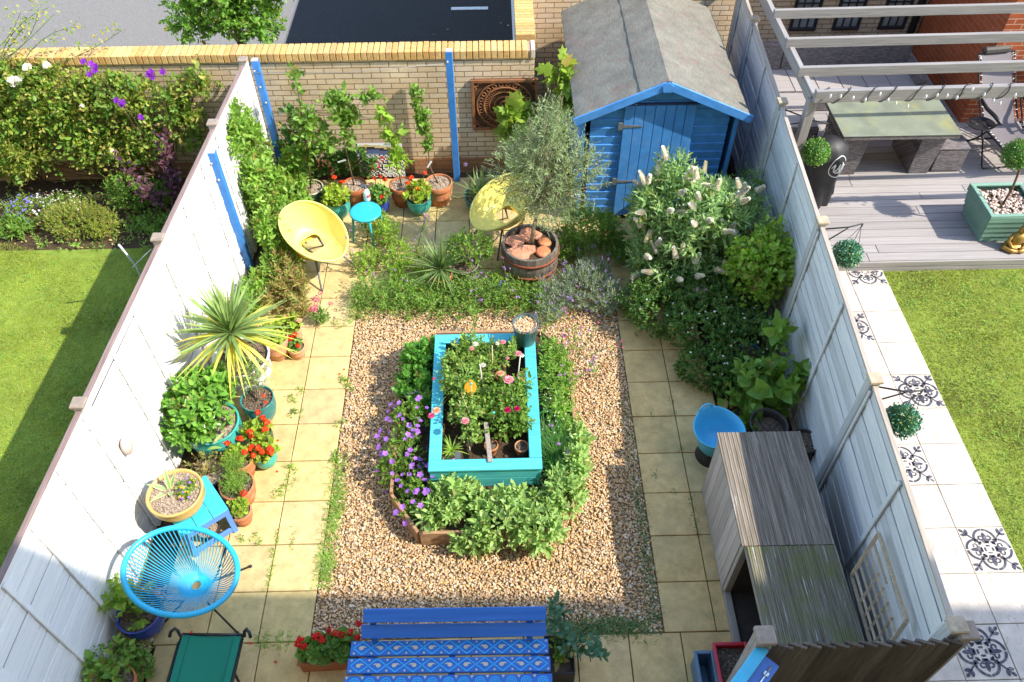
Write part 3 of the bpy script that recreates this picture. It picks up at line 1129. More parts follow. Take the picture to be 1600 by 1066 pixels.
# ================================================================== SHED
sh = thing("garden_shed", "bright blue wooden shed with a grey felt gable roof in the far right corner", "shed", (3.62, 6.0, 0))
SW, SD, EH, RH = .9, 2.33, 1.6, 2.04       # half width, depth, eaves, ridge
M_SHED = m_paint("shed_blue", (.07, .27, .66), .5, .16, 7, .3, .4, (.13, .36, .72), .6, 4)
M_SHEDD = m_paint("shed_door_blue", (.065, .26, .64), .48, .14, 7, .3, .4, (.14, .35, .7), .6, 5)
_b = MB()
z = .08
while z < RH - .05:
    hw = SW if z + .06 < EH else SW * (RH - z - .06) / (RH - EH)
    hw -= .08
    if hw > .05:
        _b.bar((-hw, .0, z + .06), (hw, .0, z + .06), .02, .128, .004, up=(0, -.12, 1))
    z += .118
for sx in (-1, 1):
    z = .08
    while z < EH - .1:
        _b.bar((sx * SW, 0.02, z + .06), (sx * SW, SD, z + .06), .02, .128, .004, up=(-.12 * -sx, 0, 1))
        z += .118
_b.box((0, SD, .8), (2 * SW, .02, 1.6), .003)
_b.prism([(-SW + .01, EH), (SW - .01, EH), (0, RH - .02)], SD - .02, SD, 0, lambda V: np.c_[V[:, 0], V[:, 2], V[:, 1]])
_b.build("wall", M_SHED, sh)
for sx in (-1, 1):
    _b = MB(); _b.box((sx * (SW + .003), -.014, EH / 2), (.045, .045, EH - .04), .004); _b.build("corner_trim", M_SHED, sh)
# roof
M_FELT = m_paint("roof_felt", (.19, .185, .155), .95, .2, 4, .5, .15, (.2, .14, .12), .85, 5)
_nt = M_FELT.node_tree; _bb = _nt.nodes["Principled BSDF"]
_src = _bb.inputs['Base Color'].links[0].from_socket
_r = ramp(_nt, [(.35, (.78,) * 3), (.65, (1.2,) * 3)])
_nt.links.new(noise(_nt, coords(_nt, (1, .25, 1)), 55, 7, .75), _r.inputs[0])
_nt.links.new(mixc(_nt, 1.0, _src, _r.outputs[0], 'MULTIPLY'), _bb.inputs['Base Color'])
_b = MB()
oy0, oy1 = -.14, SD + .1
ew = 1.02
ez = EH + .0
nx, ny = 14, 26
for sx in (-1, 1):
    top = []
    for j in range(ny + 1):
        for i in range(nx + 1):
            t = i / nx
            x = sx * ew * t
            zz = RH + .03 + (ez - RH - .02) * t + .004 * math.sin(j * 1.7 + i) + rng.normal(0, .0016)
            if t > .97:
                zz -= .015
            top.append((x, oy0 + (oy1 - oy0) * j / ny, zz))
    F = []
    for j in range(ny):
        for i in range(nx):
            a = j * (nx + 1) + i
            q = (a, a + 1, a + nx + 2, a + nx + 1)
            F.append(q if sx > 0 else q[::-1])
    V = np.array(top)
    _b.add(V, F, 0, True)
    _b.add(V - [0, 0, .022], [f[::-1] for f in F], 0, True)
    e = [nx + j * (nx + 1) for j in range(ny + 1)]
    n0 = len(V)
    W = np.concatenate([V, V - [0, 0, .022]])
    _b.add(W, [(e[j], e[j + 1], e[j + 1] + n0, e[j] + n0) for j in range(ny)] + [(i, i + 1, i + 1 + n0, i + n0) for i in range(nx)]
           + [(ny * (nx + 1) + i, ny * (nx + 1) + i + 1, ny * (nx + 1) + i + 1 + n0, ny * (nx + 1) + i + n0) for i in range(nx)])
roof = _b.build("roof", M_FELT, sh)
_b = MB()
for sx in (-1, 1):
    pts = [(sx * ew * t, .62 + .02 * math.sin(t * 9), RH + .037 + (ez - RH - .02) * t) for t in np.linspace(0.02, 1, 12)]
    if False:
        for p, q in zip(pts[:-1], pts[1:]):
            _b.bar(p, q, .012, .006, .001)
    pass
pts = [(-(.3 + .006 * math.sin(t * 7)), oy0 + (oy1 - oy0) * t, RH + .036 + (ez - RH - .02) * .3 / ew) for t in np.linspace(0, 1, 14)]
for p, q in zip(pts[:-1], pts[1:]):
    _b.bar(p, q, .014, .006, .001)
_b.build("felt_seam", m_paint("felt_seam", (.1, .11, .1), .9, .1), roof)
_b = MB()
for sx in (-1, 1):
    a = Vector((sx * .01, oy0 - .012, RH - .03)); c = Vector((sx * (ew + .012), oy0 - .012, ez - .045))
    bb = MB(); bb.bar(a, c, .022, .1, .004)
    bb.build("barge_board", M_SHED, sh)
_b.prism([(-.05, 0), (.05, 0), (.065, .07), (0, .12), (-.065, .07)], -.025, .0, 0, lambda V: np.c_[V[:, 0], V[:, 2] + oy0 - .012, V[:, 1] + RH - .1])
_b.build("finial", M_SHED, sh)
# door
_b = MB()
dx0, dx1 = -.44, .4
nb = 7
for i in range(nb):
    x = dx0 + (dx1 - dx0) * (i + .5) / nb
    _b.box((x, -.034, .88), ((dx1 - dx0) / nb - .006, .02, 1.62), .004)
dr = _b.build("door", M_SHEDD, sh)
_b = MB(); _b.box(((dx0 + dx1) / 2, -.03, 1.706), (dx1 - dx0 + .08, .03, .02), .003); _b.build("drip_board", m_paint("door_gap", (.03, .05, .12), .8, .1), dr)
M_IRON = m_paint("black_iron", (.02, .02, .022), .5, .2, 30, .2, .5)
M_HINGE = m_paint("hinge_steel", (.3, .31, .32), .45, .2, 30, .2, .5, metal=.6)
for z in (1.42, .62):
    _b = MB(); _b.box((dx0 - .03, -.045, z), (.05, .012, .1), .002)
    _b.prism([(0, -.022), (.24, -.007), (.24, .007), (0, .022)], -.052, -.046, 0, lambda V: np.c_[V[:, 0] + dx0 - .01, V[:, 2], V[:, 1] + z])
    _b.build("hinge", M_HINGE, dr)

# ================================================================== PERGOLA
M_PERG = m_wood("pergola_wood", [(.3, (.19, .18, .175)), (.55, (.28, .265, .255)), (.8, (.35, .33, .32))], 'X', 60, .8, .4, True, .03)
M_PERGY = m_wood("pergola_wood_side", [(.3, (.22, .2, .19)), (.55, (.31, .29, .27)), (.8, (.38, .35, .33))], 'Y', 60, .8, .4, True, .03)
M_PERGZ = m_wood("pergola_post", [(.3, (.22, .2, .19)), (.55, (.31, .29, .27)), (.8, (.38, .35, .33))], 'Z', 60, .8, .4, True, .03)
pg = thing("pergola", "weathered grey timber pergola with four cross beams over the decking", "pergola", (5.12, 5.5, .15))
for bx, by in ((-.08, .43), (-.06, 1.06), (-.04, 1.75)):
    _b = MB(); _b.box((bx + 3.2, by, 2.0), (6.4, .05, .115), .004, Euler((0, 0, .02)).to_matrix()); _b.build("rafter", M_PERG, pg)
_b = MB(); _b.box((3.2, .0, 1.96), (6.4, .06, .14), .004, Euler((0, 0, .02)).to_matrix()); fbm = _b.build("front_beam", M_PERG, pg)
_b = MB(); _b.box((.02, 2.1, 1.89), (.06, 4.2, .14), .004); _b.build("side_beam", M_PERGY, pg)
_b = MB(); _b.box((.02, .0, .95), (.1, .1, 1.86), .005); _b.build("post", M_PERGZ, pg)
_b = MB(); _b.box((.02, 4.1, .9), (.1, .1, 1.8), .005); _b.build("post", M_PERGZ, pg)
sl = thing("string_lights", "string of small clear fairy lights wound round the front pergola beam", "string lights", (5.12, 5.5, 2.11))
_b = MB()
M_WIREB = m_paint("light_cable", (.03, .03, .03), .5, .1, 5, 0)
pts = []
for i in range(400):
    x = .12 + i * .0085
    a = i * .21 + .6 * math.sin(i * .09)
    pts.append((x + .02 * math.sin(i * .31), .05 * math.sin(a) + (x - 3.2) * .02, .09 * math.cos(a) + .0))
_b.tube(pts, .006, 5); _b.build("cable", M_WIREB, sl)
M_BULB = m_paint("clear_bulb", (.75, .75, .72), .15, .1, 5, 0, .7)
for i in range(26):
    x = .15 + i * .128 + .02 * math.sin(i * 5)
    _b = MB(); _b.ball((x, -.06 + (x - 3.2) * .02 - .01 * (i % 3), .03 - .1 * (i % 4) / 3 + .05 * math.sin(i * 7)), .018, 8, sc=(.7, .7, 1.5))
    _b.build("bulb", M_BULB, sl)

# ================================================================== POTS AND FURNITURE
M_TERRA = m_paint("terracotta", (.5, .19, .085), .85, .14, 12, .2, .2, (.62, .38, .25), .5, 6)
M_TERRAP = m_paint("terracotta_pale", (.56, .29, .16), .85, .14, 12, .2, .2, (.68, .48, .34), .6, 6)
M_TERRAD = m_paint("terracotta_plastic", (.4, .13, .05), .55, .1, 12, .05, .4)
M_TURQ = m_paint("turquoise_glaze", (.06, .42, .36), .18, .2, 7, .05, .6, (.03, .25, .24), .7, 5)
M_TEAL = m_paint("teal_glaze", (.03, .19, .19), .2, .2, 7, .05, .6, (.05, .3, .28), .6, 5)
M_COBALT = m_paint("cobalt_glaze", (.02, .05, .3), .15, .15, 7, .03, .7)
M_DGREEN = m_paint("dark_green_glaze", (.03, .07, .05), .25, .2, 7, .05, .6)
M_CREAM = m_paint("cream_glaze", (.62, .56, .42), .35, .1, 7, .05, .5)
M_OCHRE = m_paint("ochre_glaze", (.58, .37, .12), .35, .12, 5, .1, .5, (.66, .47, .2), .5, 3)
M_WPOT = m_paint("white_pot", (.78, .77, .74), .5, .06, 5, .1, .4, (.55, .5, .42), .4, 3)
M_BLACKP = m_paint("black_plastic", (.018, .018, .02), .45, .2, 12, .1, .5)
M_GREYP = m_paint("grey_pot", (.22, .21, .19), .7, .15, 10, .2, .3)
M_DARKP = m_paint("dark_brown_pot", (.055, .048, .045), .6, .2, 10, .2, .4)
M_POTSOIL = m_island("potting_soil", [(.11, .075, .05), (.2, .15, .11), (.06, .045, .03), (.26, .2, .15), (.15, .1, .07)], .95, .1, 30, .7)
M_POTGRIT = m_island("pot_grit", [(.36, .27, .2), (.45, .36, .28), (.26, .2, .15), (.5, .4, .3), (.2, .15, .1)], .9, .15, 30, .5)


def pot(parent, r, h, mat, style='flower', rb=None, soil=M_POTSOIL, rim_mat=None, soil_z=None, seed=0, grit=260):
    rg = np.random.default_rng(seed + 5)
    rb = rb if rb else r * .68
    t = max(.008, r * .07)
    if style == 'flower':
        pr = [(0, 0), (rb * .95, 0), (rb, .006), (r * .91, h * .76), (r * .99, h * .77), (r, h * .79), (r, h - .006), (r - .006, h), (r - t, h), (r - t - .003, h - .006), (r - t * 1.3, h * .72), (r - t * 1.6, h * .4)]
    elif style == 'glazed':
        pr = [(0, 0), (rb * .9, 0), (rb, .008), (rb + (r - rb) * .55, h * .22), (r * .98, h * .5), (r * 1.0, h * .74), (r * .93, h * .9), (r * .96, h * .955), (r * 1.01, h * .98), (r, h), (r - t, h * .995), (r - t * 1.4, h * .93), (r - t * 1.1, h * .7), (r - t * 2, h * .4)]
    elif style == 'bowl':
        pr = [(0, 0), (rb * .9, 0), (rb, .01), (r * .84, h * .3), (r * .98, h * .62), (r * .93, h * .8), (r * .97, h * .86), (r * 1.02, h * .93), (r * 1.0, h), (r * .94, h * 1.0), (r * .88, h * .9), (r * .88, h * .6), (r * .7, h * .4)]
    else:
        pr = [(0, 0), (rb * .96, 0), (rb, .006), (r * .97, h * .93), (r, h * .94), (r, h), (r - t, h), (r - t * 1.2, h * .9), (r - t * 1.5, h * .4)]
    b = MB(); b.lathe(pr, 36)
    p = b.build("pot", mat, parent)
    if rim_mat:
        b = MB(); an = np.linspace(0, 2 * math.pi, 40, endpoint=False)
        b.tube(np.c_[np.cos(an) * (r - t * .4), np.sin(an) * (r - t * .4), np.full(40, h)], t * .75, 8, False, 0, True)
        b.build("rim", rim_mat, p)
    sz = soil_z if soil_z is not None else h - max(.02, h * .1)
    b = MB()
    rs = r - t * 1.15 if style != 'bowl' else r * .885
    rr = [rs, rs * .8, rs * .55, rs * .3, 0.0001]
    b.lathe([(q, sz + .012 * (1 - (q / rs) ** 2)) for q in rr], 24)
    n = int(grit * (rs / .15) ** 2)
    if n:
        a = rg.uniform(0, 2 * math.pi, n); q = rs * np.sqrt(rg.random(n)) * .97
        P = np.c_[q * np.cos(a), q * np.sin(a), sz + .012 * (1 - (q / rs) ** 2) + rg.uniform(-.002, .006, n)]
        s = .0075 * np.exp(rg.normal(0, .35, n))
        V = ICO_V[None] * s[:, None, None] * rg.uniform(.6, 1.3, (n, 12, 1)) + P[:, None, :]
        b.add(V.reshape(-1, 3), (ICO_F[None] + (np.arange(n) * 12)[:, None, None]).reshape(-1, 3), 0, True)
    b.build("soil", soil, p)
    return p


def xy(p):
    return (p[0], p[1], 0.0)


# ---- turquoise stool and spray bottle
M_STOOL = m_paint("turquoise_paint", (.03, .42, .5), .35, .06, 8, .08, .5)
st = thing("stool", "small round turquoise metal stool with four splayed legs on the far patio", "stool", xy((0.037, 5.683, 0.43)))
_b = MB(); _b.lathe([(0, .405), (.17, .405), (.19, .41), (.197, .42), (.197, .432), (.19, .44), (.17, .442), (0, .439)], 44)
_b.build("seat", M_STOOL, st)
for a in (-70, 20, 110, 200):
    c, s = math.cos(RAD(a)), math.sin(RAD(a))
    _b = MB(); _b.tube([(.14 * c, .14 * s, .405), (.165 * c, .165 * s, .38), (.22 * c, .22 * s, .0)], [.017, .018, .011], 10)
    _b.build("leg", M_STOOL, st)
sb = thing("spray_bottle", "white plastic spray bottle with a dark nozzle standing on the turquoise stool", "bottle", (0.042, 5.905, 0.443), .4)
M_WPL = m_paint("white_plastic", (.75, .8, .83), .3, .05, 10, 0, .5)
_b = MB(); _b.lathe([(0, 0), (.04, 0), (.043, .006), (.043, .12), (.036, .145), (.017, .165), (.016, .18), (0, .18)], 24); _b.build("bottle", M_WPL, sb)
_b = MB(); _b.lathe([(.019, .178), (.019, .198), (.012, .2), (.012, .215), (0, .215)], 16); _b.box((-.018, 0, .222), (.085, .022, .024), .005); _b.bar((-.045, 0, .212), (-.04, 0, .165), .014, .008)
_b.build("nozzle", m_paint("dark_nozzle", (.08, .09, .13), .4, .1), sb)
_b = MB()
for k in range(9):
    a = RAD(-100 + 10 * k)
    _b.box((.0435 * math.cos(a), .0435 * math.sin(a), .075), (.002, .0076, .045 if k % 3 else .03), 0, Euler((0, 0, a)).to_matrix())
_b.build("label_sticker", m_paint("label_red", (.55, .1, .12), .5, .2, 60, 0), sb)

# ---- yellow tub chairs
M_YEL = m_paint("yellow_plastic", (.8, .72, .19), .4, .07, 4, .08, .45, (.6, .5, .1), .35, 5)
M_LEGD = m_paint("grey_leg", (.1, .1, .12), .4, .1, 20, .05, .5)


def tub_chair(label, loc, rz):
    t = thing("tub_chair", label, "chair", loc, rz, "yellow moulded tub chairs on the far patio")
    # the seat faces +x; the back is the high side at -x
    nu, nv = 72, 16
    V = []
    for j in range(nv):
        v = j / (nv - 1)
        for i in range(nu):
            a = 2 * math.pi * i / nu
            ca, sa = math.cos(a), math.sin(a)
            # rim outline and height
            back = max(0, -ca)
            rx, ry = .415 * (1.02 if ca > 0 else 1.0), .345
            rimz = .42 + .17 * (1 - ca) + .035 * abs(sa)
            bx, by = .125, .135                              # the hole
            e = 5
            hr = (abs(ca / bx) ** e + abs(sa / by) ** e) ** (-1 / e)
            hx, hy, hz = hr * ca - .07, hr * sa, .345 + .05 * max(0, -ca)
            w = v ** .85
            prof = v ** 2.1
            V.append((hx + (rx * ca - hx) * w, hy + (ry * sa - hy) * w, hz + (rimz - hz) * prof))
    V = np.array(V)
    F = []
    for j in range(nv - 1):
        for i in range(nu):
            i2 = (i + 1) % nu
            F.append((j * nu + i, j * nu + i2, (j + 1) * nu + i2, (j + 1) * nu + i))
    b = MB()
    b.add(V, F, 0, True)
    V2 = V.copy(); V2[:, 2] -= .01
    b.add(V2, [f[::-1] for f in F], 0, True)
    b.tube(V[(nv - 1) * nu:] - [0, 0, .004], .014, 8, False, 0, True)
    b.tube(V[:nu] - [0, 0, .004], .008, 6, False, 0, True)
    b.build("shell", M_YEL, t)
    b = MB()
    lo = V[4 * nu:5 * nu]
    b.lathe([(.2, .3), (.235, .315), (.26, .345)], 40, (-.03, 0, 0))
    b.build("seat_ring", m_paint("yellow_under", (.62, .4, .03), .5, .08), t)
    for sx, sy in ((1, 1), (1, -1), (-1, 1), (-1, -1)):
        b = MB(); b.tube([(sx * .14 - .02, sy * .14, .31), (sx * .3, sy * .27, .02), (sx * .303, sy * .273, 0)], [.012, .011, .013], 10)
        b.build("leg", M_LEGD, t)
    return t


tub_chair("yellow plastic tub chair with a square hole, beside the leafy climber", (-.50, 5.14, 0), RAD(-42))
tub_chair("yellow plastic tub chair half hidden behind the olive tree", (1.74, 5.62, 0), RAD(218))

# ---- acapulco chair
M_CORD = m_paint("turquoise_cord", (.025, .42, .66), .32, .06, 20, 0, .5)
M_BLK = m_paint("black_steel", (.015, .015, .017), .4, .1, 20, 0, .5)
ac = thing("string_chair", "turquoise round string chair on black steel legs beside the white fence", "chair", (-1.0, .84, 0), 0)
an = np.linspace(0, 2 * math.pi, 96, endpoint=False)
hi = RAD(158)                        # direction of the high back


def ringp(a):
    ca, sa = np.cos(a - hi), np.sin(a - hi)
    return np.stack([.43 * np.cos(a), .365 * np.sin(a), .63 + .13 * ca], -1)


_b = MB(); _b.tube(ringp(an), .024, 10, False, 0, True); _b.build("outer_ring", M_CORD, ac)
hc = np.array((-0.976, 0.859, 0.3)) - np.array([-1.0, .84, 0])
_b = MB(); _b.tube(np.stack([hc[0] + .045 * np.cos(an[::4]), hc[1] + .045 * np.sin(an[::4]), np.full(24, hc[2])], -1), .008, 8, False, 0, True)
_b.build("inner_ring", M_CORD, ac)
_b = MB()
NS = 76
for i in range(NS):
    a = 2 * math.pi * i / NS
    p = ringp(np.array([a]))[0]
    q = hc + np.array([.045 * math.cos(a), .045 * math.sin(a), 0])
    t = np.linspace(0, 1, 8)[:, None]
    pts = p + (q - p) * t
    # strings hang over a lower hoop half-way, giving the seat its bowl
    pts[:, 2] -= .1 * np.sin(t[:, 0] * math.pi) ** 1.0 * (1 - .3 * t[:, 0])
    _b.tube(pts, .0046, 5, False)
_b.build("cord_seat", M_CORD, ac)
mid = ringp(an) * np.array([.62, .62, 1]) + np.r_[hc[:2] * .38, 0]
mid[:, 2] = mid[:, 2] * .6 + hc[2] * .4 - .115
loc = np.array([-1.0, .84, 0])
for q in ((-0.639, 1.169, 0), (-1.31, 0.63, 0), (-0.634, 0.55, 0), (-1.42, 1.2, 0)):
    f = np.array(q) - loc
    top = np.array([f[0] * .72, f[1] * .72, 0])
    k = ringp(np.array([math.atan2(f[1] / .415, f[0] / .45)]))[0]
    _b = MB(); _b.tube([k, k * [.55, .55, .45], (f[0] * .35, f[1] * .35, .2)], .008, 8)
    _b.tube([(f[0] * .3, f[1] * .3, .19), (f[0], f[1], .012)], .009, 8); _b.ball((f[0], f[1], .014), .016, 8)
    _b.build("leg", M_BLK, ac)

# ---- small slatted table with the ochre bowl
M_TABT = m_paint("turquoise_table_paint", (.05, .5, .6), .4, .06, 6, .1, .5)
M_TABB = m_paint("table_blue_paint", (.1, .26, .66), .45, .08, 6, .1, .5)
tb = thing("plant_table", "small table with a turquoise top and blue legs beside the white fence", "table", (-1.13, 1.58, 0), RAD(38))
_b = MB()
for i in range(3):
    _b.box((-.15 + i * .15, 0, .41), (.146, .46, .022), .004)
_b.build("tabletop", M_TABT, tb)
for sx in (-1, 1):
    for sy in (-1, 1):
        _b = MB(); _b.box((sx * .195, sy * .195, .2), (.05, .05, .4), .004); _b.build("leg", M_TABB, tb)
for s in (-1, 1):
    for cc_, sz_ in (((0, s * .215, .36), (.4, .02, .075)), ((s * .215, 0, .36), (.02, .4, .075)), ((s * .205, 0, .06), (.022, .42, .07)), ((0, s * .205, .06), (.42, .022, .07))):
        _b = MB(); _b.box(cc_, sz_, .003); _b.build("apron_board", M_TABB, tb)

# ---- painted bench
M_BEN = m_wood("bench_blue", [(.3, (.02, .125, .44)), (.6, (.03, .16, .52)), (.85, (.045, .2, .58))], "X", 30, .45, .3, True, .04, .45, (.16, .24, .36), .74, None, .92)
M_BENL = m_paint("bench_line_blue", (.05, .45, .85), .45, .1, 10, .05, .4)
M_BENG = m_paint("bench_gold", (.6, .52, .36), .4, .12, 40, .1, .5, metal=.15)
bn = thing("garden_bench", "blue slatted bench with painted lozenges and spirals on its seat slats", "bench", (1.25, .02, 0), -.012)


class PB:
    def __init__(s, b):
        s.b = b

    def prism(s, poly, z0, z1, mi=0, fn=None):
        s.b.prism(poly, z0, z1, 1, fn)


def bench_slat(y, z, L, w, dx, pat, tilt=0.0, name="seat_slat"):
    m = Euler((tilt, 0, 0)).to_matrix()
    b = MB(); b.box((dx, y, z), (L, w, .03), .004, m)
    sl_ = b.build(name, M_BEN, bn)
    if not pat:
        return
    top = .0155

    def fn(V):
        A = np.c_[V[:, 0], V[:, 1], V[:, 2]] @ np.array(m).T
        return A + np.array([dx, y, z])
    lb = MB()
    gb = PB(lb)

    def stroke(pts, wd, bb, closed=False):
        p = np.asarray(pts, float)
        for a, c in zip(p[:-1], p[1:]):
            d = c - a
            l = np.hypot(*d)
            nn = np.array([-d[1], d[0]]) / (l + 1e-9) * wd / 2
            e = d / (l + 1e-9) * wd * .3
            bb.prism([a - nn - e, c - nn + e, c + nn + e, a + nn - e], top, top + .0012 + .0002 * (len(bb.V) % 3), 0, fn)

    def dot(c, r):
        t = np.linspace(0, 2 * math.pi, 11)[:-1]
        gb.prism(np.c_[c[0] + r * np.cos(t) * (1 + .1 * np.sin(3 * t + c[0] * 40)), c[1] + r * np.sin(t)], top, top + .0014, 0, fn)
    h = w * .44
    if pat == 'lozenge':
        nlo = 11
        px = L * .97 / nlo
        for i in range(nlo):
            cx = -L * .485 + px * (i + .5)
            stroke([(cx - px / 2, 0), (cx, h), (cx + px / 2, 0), (cx, -h), (cx - px / 2, 0)], .0075, lb)
            s = 1 if (i + int(y * 100)) % 2 else -1
            # a comma
            t = np.linspace(0, 2 * math.pi, 12)[:-1]
            gb.prism(np.c_[cx - s * .008 + .019 * np.cos(t), .016 * np.sin(t)], top, top + .0013, 0, fn)
            tl = [(cx - s * .008, .014), (cx + s * .018, .017), (cx + s * .038, .004), (cx + s * .018, .006), (cx + s * .004, -.002)]
            gb.prism(tl if s < 0 else tl[::-1], top, top + .0011, 0, fn)
            for sy in (-1, 1):
                dot((cx - px / 2 + .006, sy * h * .8), .0085)
        for sy in (-1, 1):
            dot((L * .488, sy * h * .8), .0085)
    else:
        nsp = 13
        px = L * .98 / nsp
        for i in range(nsp):
            cx = -L * .49 + px * (i + .5)
            s = 1 if i % 2 else -1
            t = np.linspace(.6, 5.6 * math.pi, 40)
            rr = .048 * t / t[-1]
            stroke(np.c_[cx + s * rr * np.cos(t), rr * np.sin(t)], .0075, lb)
            for sy in (-1, 1):
                gb.prism([(cx - px / 2 - .014, sy * .054), (cx - px / 2 + .014, sy * .054), (cx - px / 2, sy * .03)][::sy], top, top + .0012, 0, fn)
    lb.build("painted_pattern", [M_BENL, M_BENG], sl_)


bench_slat(.348, .712, 1.44, .105, .03, None, .6, "back_slat")
bench_slat(.268, .60, 1.46, .105, .02, None, .6, "back_slat")
bench_slat(.19, .44, 1.58, .118, -.02, 'lozenge', 0)
bench_slat(.052, .44, 1.6, .118, -.02, 'lozenge', 0)
bench_slat(-.086, .44, 1.62, .118, -.02, 'spiral', 0)
bench_slat(-.224, .44, 1.62, .118, -.02, 'spiral', 0)
for sx in (-1, 1):
    for yy in (.2, -.2):
        _b = MB(); _b.box((sx * .66, yy, .21), (.06, .06, .42), .004); _b.build("leg", M_BEN, bn)
    _b = MB(); _b.box((sx * .66, 0, .405), (.05, .5, .04), .004); _b.bar((sx * .62, .2, .36), (sx * .62, .36, .7), .05, .035, .004, up=(0, 1, 0)); _b.build("side_frame", M_BEN, bn)
_b = MB(); _b.box((0, 0, .405), (.05, .46, .035), .004); _b.build("cross_bar", M_BEN, bn)

# ---- green folding sunbed
M_CANV = m_paint("green_canvas", (.015, .19, .12), .75, .06, 300, .25, .2)
sn = thing("sunbed", "folding sunbed with dark green canvas and a black tube frame at the near left", "sunbed", (-.76, .02, 0), RAD(-2))
V = []
for j in range(30):
    y = .40 - j * .06
    for i in range(9):
        x = -.245 + .49 * i / 8
        V.append((x * (1 + .0 * j), y, .3 - .025 * math.sin(math.pi * i / 8) + .004 * math.sin(j * .7)))
F = [(j * 9 + i, j * 9 + i + 1, j * 9 + i + 10, j * 9 + i + 9) for j in range(29) for i in range(8)]
_b = MB(); _b.add(V, F, 0, True); _b.add(np.array(V) - [0, 0, .004], [f[::-1] for f in F], 0, True)
cv = _b.build("canvas", M_CANV, sn)
_b = MB()
for sx in (-1, 1):
    _b.box((sx * .215, -.47, .302), (.055, 1.72, .008), .002)
_b.build("hem", M_CANV, cv)
_b = MB()
for sx in (-1, 1):
    _b.tube([(sx * .258, .34, .3), (sx * .258, -1.4, .3)], .013, 10)
    _b.tube([(sx * .2, .40, .285), (sx * .27, .40, .29), (sx * .275, .415, .34), (sx * .295, .425, .37), (sx * .325, .4, .36), (sx * .335, .37, .33)], .014, 10)
    _b.tube([(sx * .255, .38, .29), (sx * .255, .2, .3)], .012, 8)
_b.tube([(-.25, .41, .285), (.25, .41, .285)], .012, 10)
for yy in (.1, -.9):
    _b.tube([(-.25, yy, .28), (-.25, yy - .02, .012), (.25, yy - .02, .012), (.25, yy, .28)], .012, 8)
_b.build("frame", M_BLK, sn)

# ---- weathered storage box with two lids
M_LID = m_wood("lid_board", [(.28, (.12, .1, .075)), (.5, (.24, .2, .155)), (.75, (.36, .31, .25))], 'Y', 45, .95, .6, True, .05, .08, (.5, .49, .46), .6)
M_LIDM = m_wood("lid_board_mossy", [(.28, (.1, .085, .055)), (.5, (.2, .175, .125)), (.75, (.32, .29, .23))], 'Y', 45, .95, .6, True, .05, .08, (.5, .5, .46), .57, (.16, .18, .045))
M_CLAD = m_wood("box_cladding", [(.3, (.36, .31, .27)), (.7, (.52, .46, .41))], 'Z', 40, .8, .4, True, .06)
M_CLADD = m_wood("box_frame", [(.3, (.25, .22, .18)), (.7, (.38, .34, .28))], 'Y', 40, .8, .4, True, .06)
bx = thing("storage_box", "long weathered timber storage box with two grooved lids beside the grey fence", "storage box", (3.98, .9, 0), -.005)


def box_lid(y0, y1, mat, dz, x0=-.38, x1=.37):
    m = MB()
    nbd = 5
    w = (x1 - x0) / nbd
    for i in range(nbd):
        xa = x0 + w * i
        g = 8
        for k in range(g):                 # the grooves of decking boards
            m.box((xa + w * (k + .5) / g, (y0 + y1) / 2 + rng.normal(0, .001), .93 + dz + (0 if k % 2 else -.004)), (w / g - (.0012 if k < g - 1 else .004), y1 - y0, .024), .002)
    return m.build("lid", mat, bx)


box_lid(-.12, .99, M_LID, .0)
box_lid(-.97, -.128, M_LIDM, .004, -.345, .37)
_b = MB()
for i in range(9):
    _b.box((-.355, -.06 + (i + .5) * .113, .47), (.02, .109, .88), .003)
_b.build("front_cladding", M_CLAD, bx)
_b = MB()
_b.box((-.33, 0, .035), (.06, 1.92, .07), .004); _b.box((-.335, -.95, .45), (.05, .05, .88), .004); _b.box((-.33, -.09, .45), (.06, .05, .88), .004)
_b.box((-.33, -.5, .895), (.04, .85, .05), .004)
_b.build("frame", M_CLADD, bx)
_b = MB()
_b.box((.34, 0, .46), (.02, 1.9, .88), .003); _b.box((0, .96, .46), (.68, .02, .88), .003); _b.box((0, -.95, .46), (.68, .02, .88), .003)
_b.box((0, 0, .03), (.66, 1.9, .02), .003); _b.box((0, -.1, .46), (.66, .02, .88), .003)
_b.build("carcass", m_paint("box_inside", (.06, .05, .04), .95, .2, 10, .3, .1), bx)

# ---- trug tub on a black pot, empty pots
M_TRUG = m_paint("turquoise_rubber", (.09, .5, .74), .4, .05, 6, .04, .45)
bp = thing("nursery_pot", "upturned black nursery pot under the turquoise trug", "pot", (3.79, 2.27, 0))
_b = MB(); _b.lathe([(0, .16), (.12, .16), (.125, .15), (.15, .02), (.16, .0), (.15, 0), (.115, .14)], 30); _b.build("pot", M_BLACKP, bp)
tr = thing("trug", "flexible turquoise rubber tub with two looped handles beside the storage box", "tub", (3.80, 2.29, .165))
pr = [(0, 0), (.14, 0), (.155, .012), (.2, .19), (.226, .27), (.232, .275), (.226, .281), (.216, .272), (.19, .185), (.148, .02), (0, .016)]
_b = MB(); _b.lathe(pr, 48)
V = _b.V[0]
up = np.clip((V[:, 2] - .14) / .14, 0, 1)
a_ = np.arctan2(V[:, 1], V[:, 0])
V[:, 0] *= 1.1; V[:, 1] *= 1.1
V[:, 2] += up * .035 * np.abs(np.cos(a_ - RAD(115))) ** 3 - up * .012 * np.abs(np.sin(a_ - RAD(115))) ** 2
_b.build("tub", M_TRUG, tr)
for s in (0, math.pi):
    a0 = RAD(115) + s
    t = np.linspace(-1, 1, 13)
    pts = np.stack([.25 * np.cos(a0 + t * .34), .25 * np.sin(a0 + t * .34), .3 + .055 * np.sqrt(np.clip(1 - t ** 2, 0, 1)) - .012 * t ** 2], -1)
    _b = MB(); _b.tube(pts, .011, 8); _b.build("handle", M_TRUG, tr)
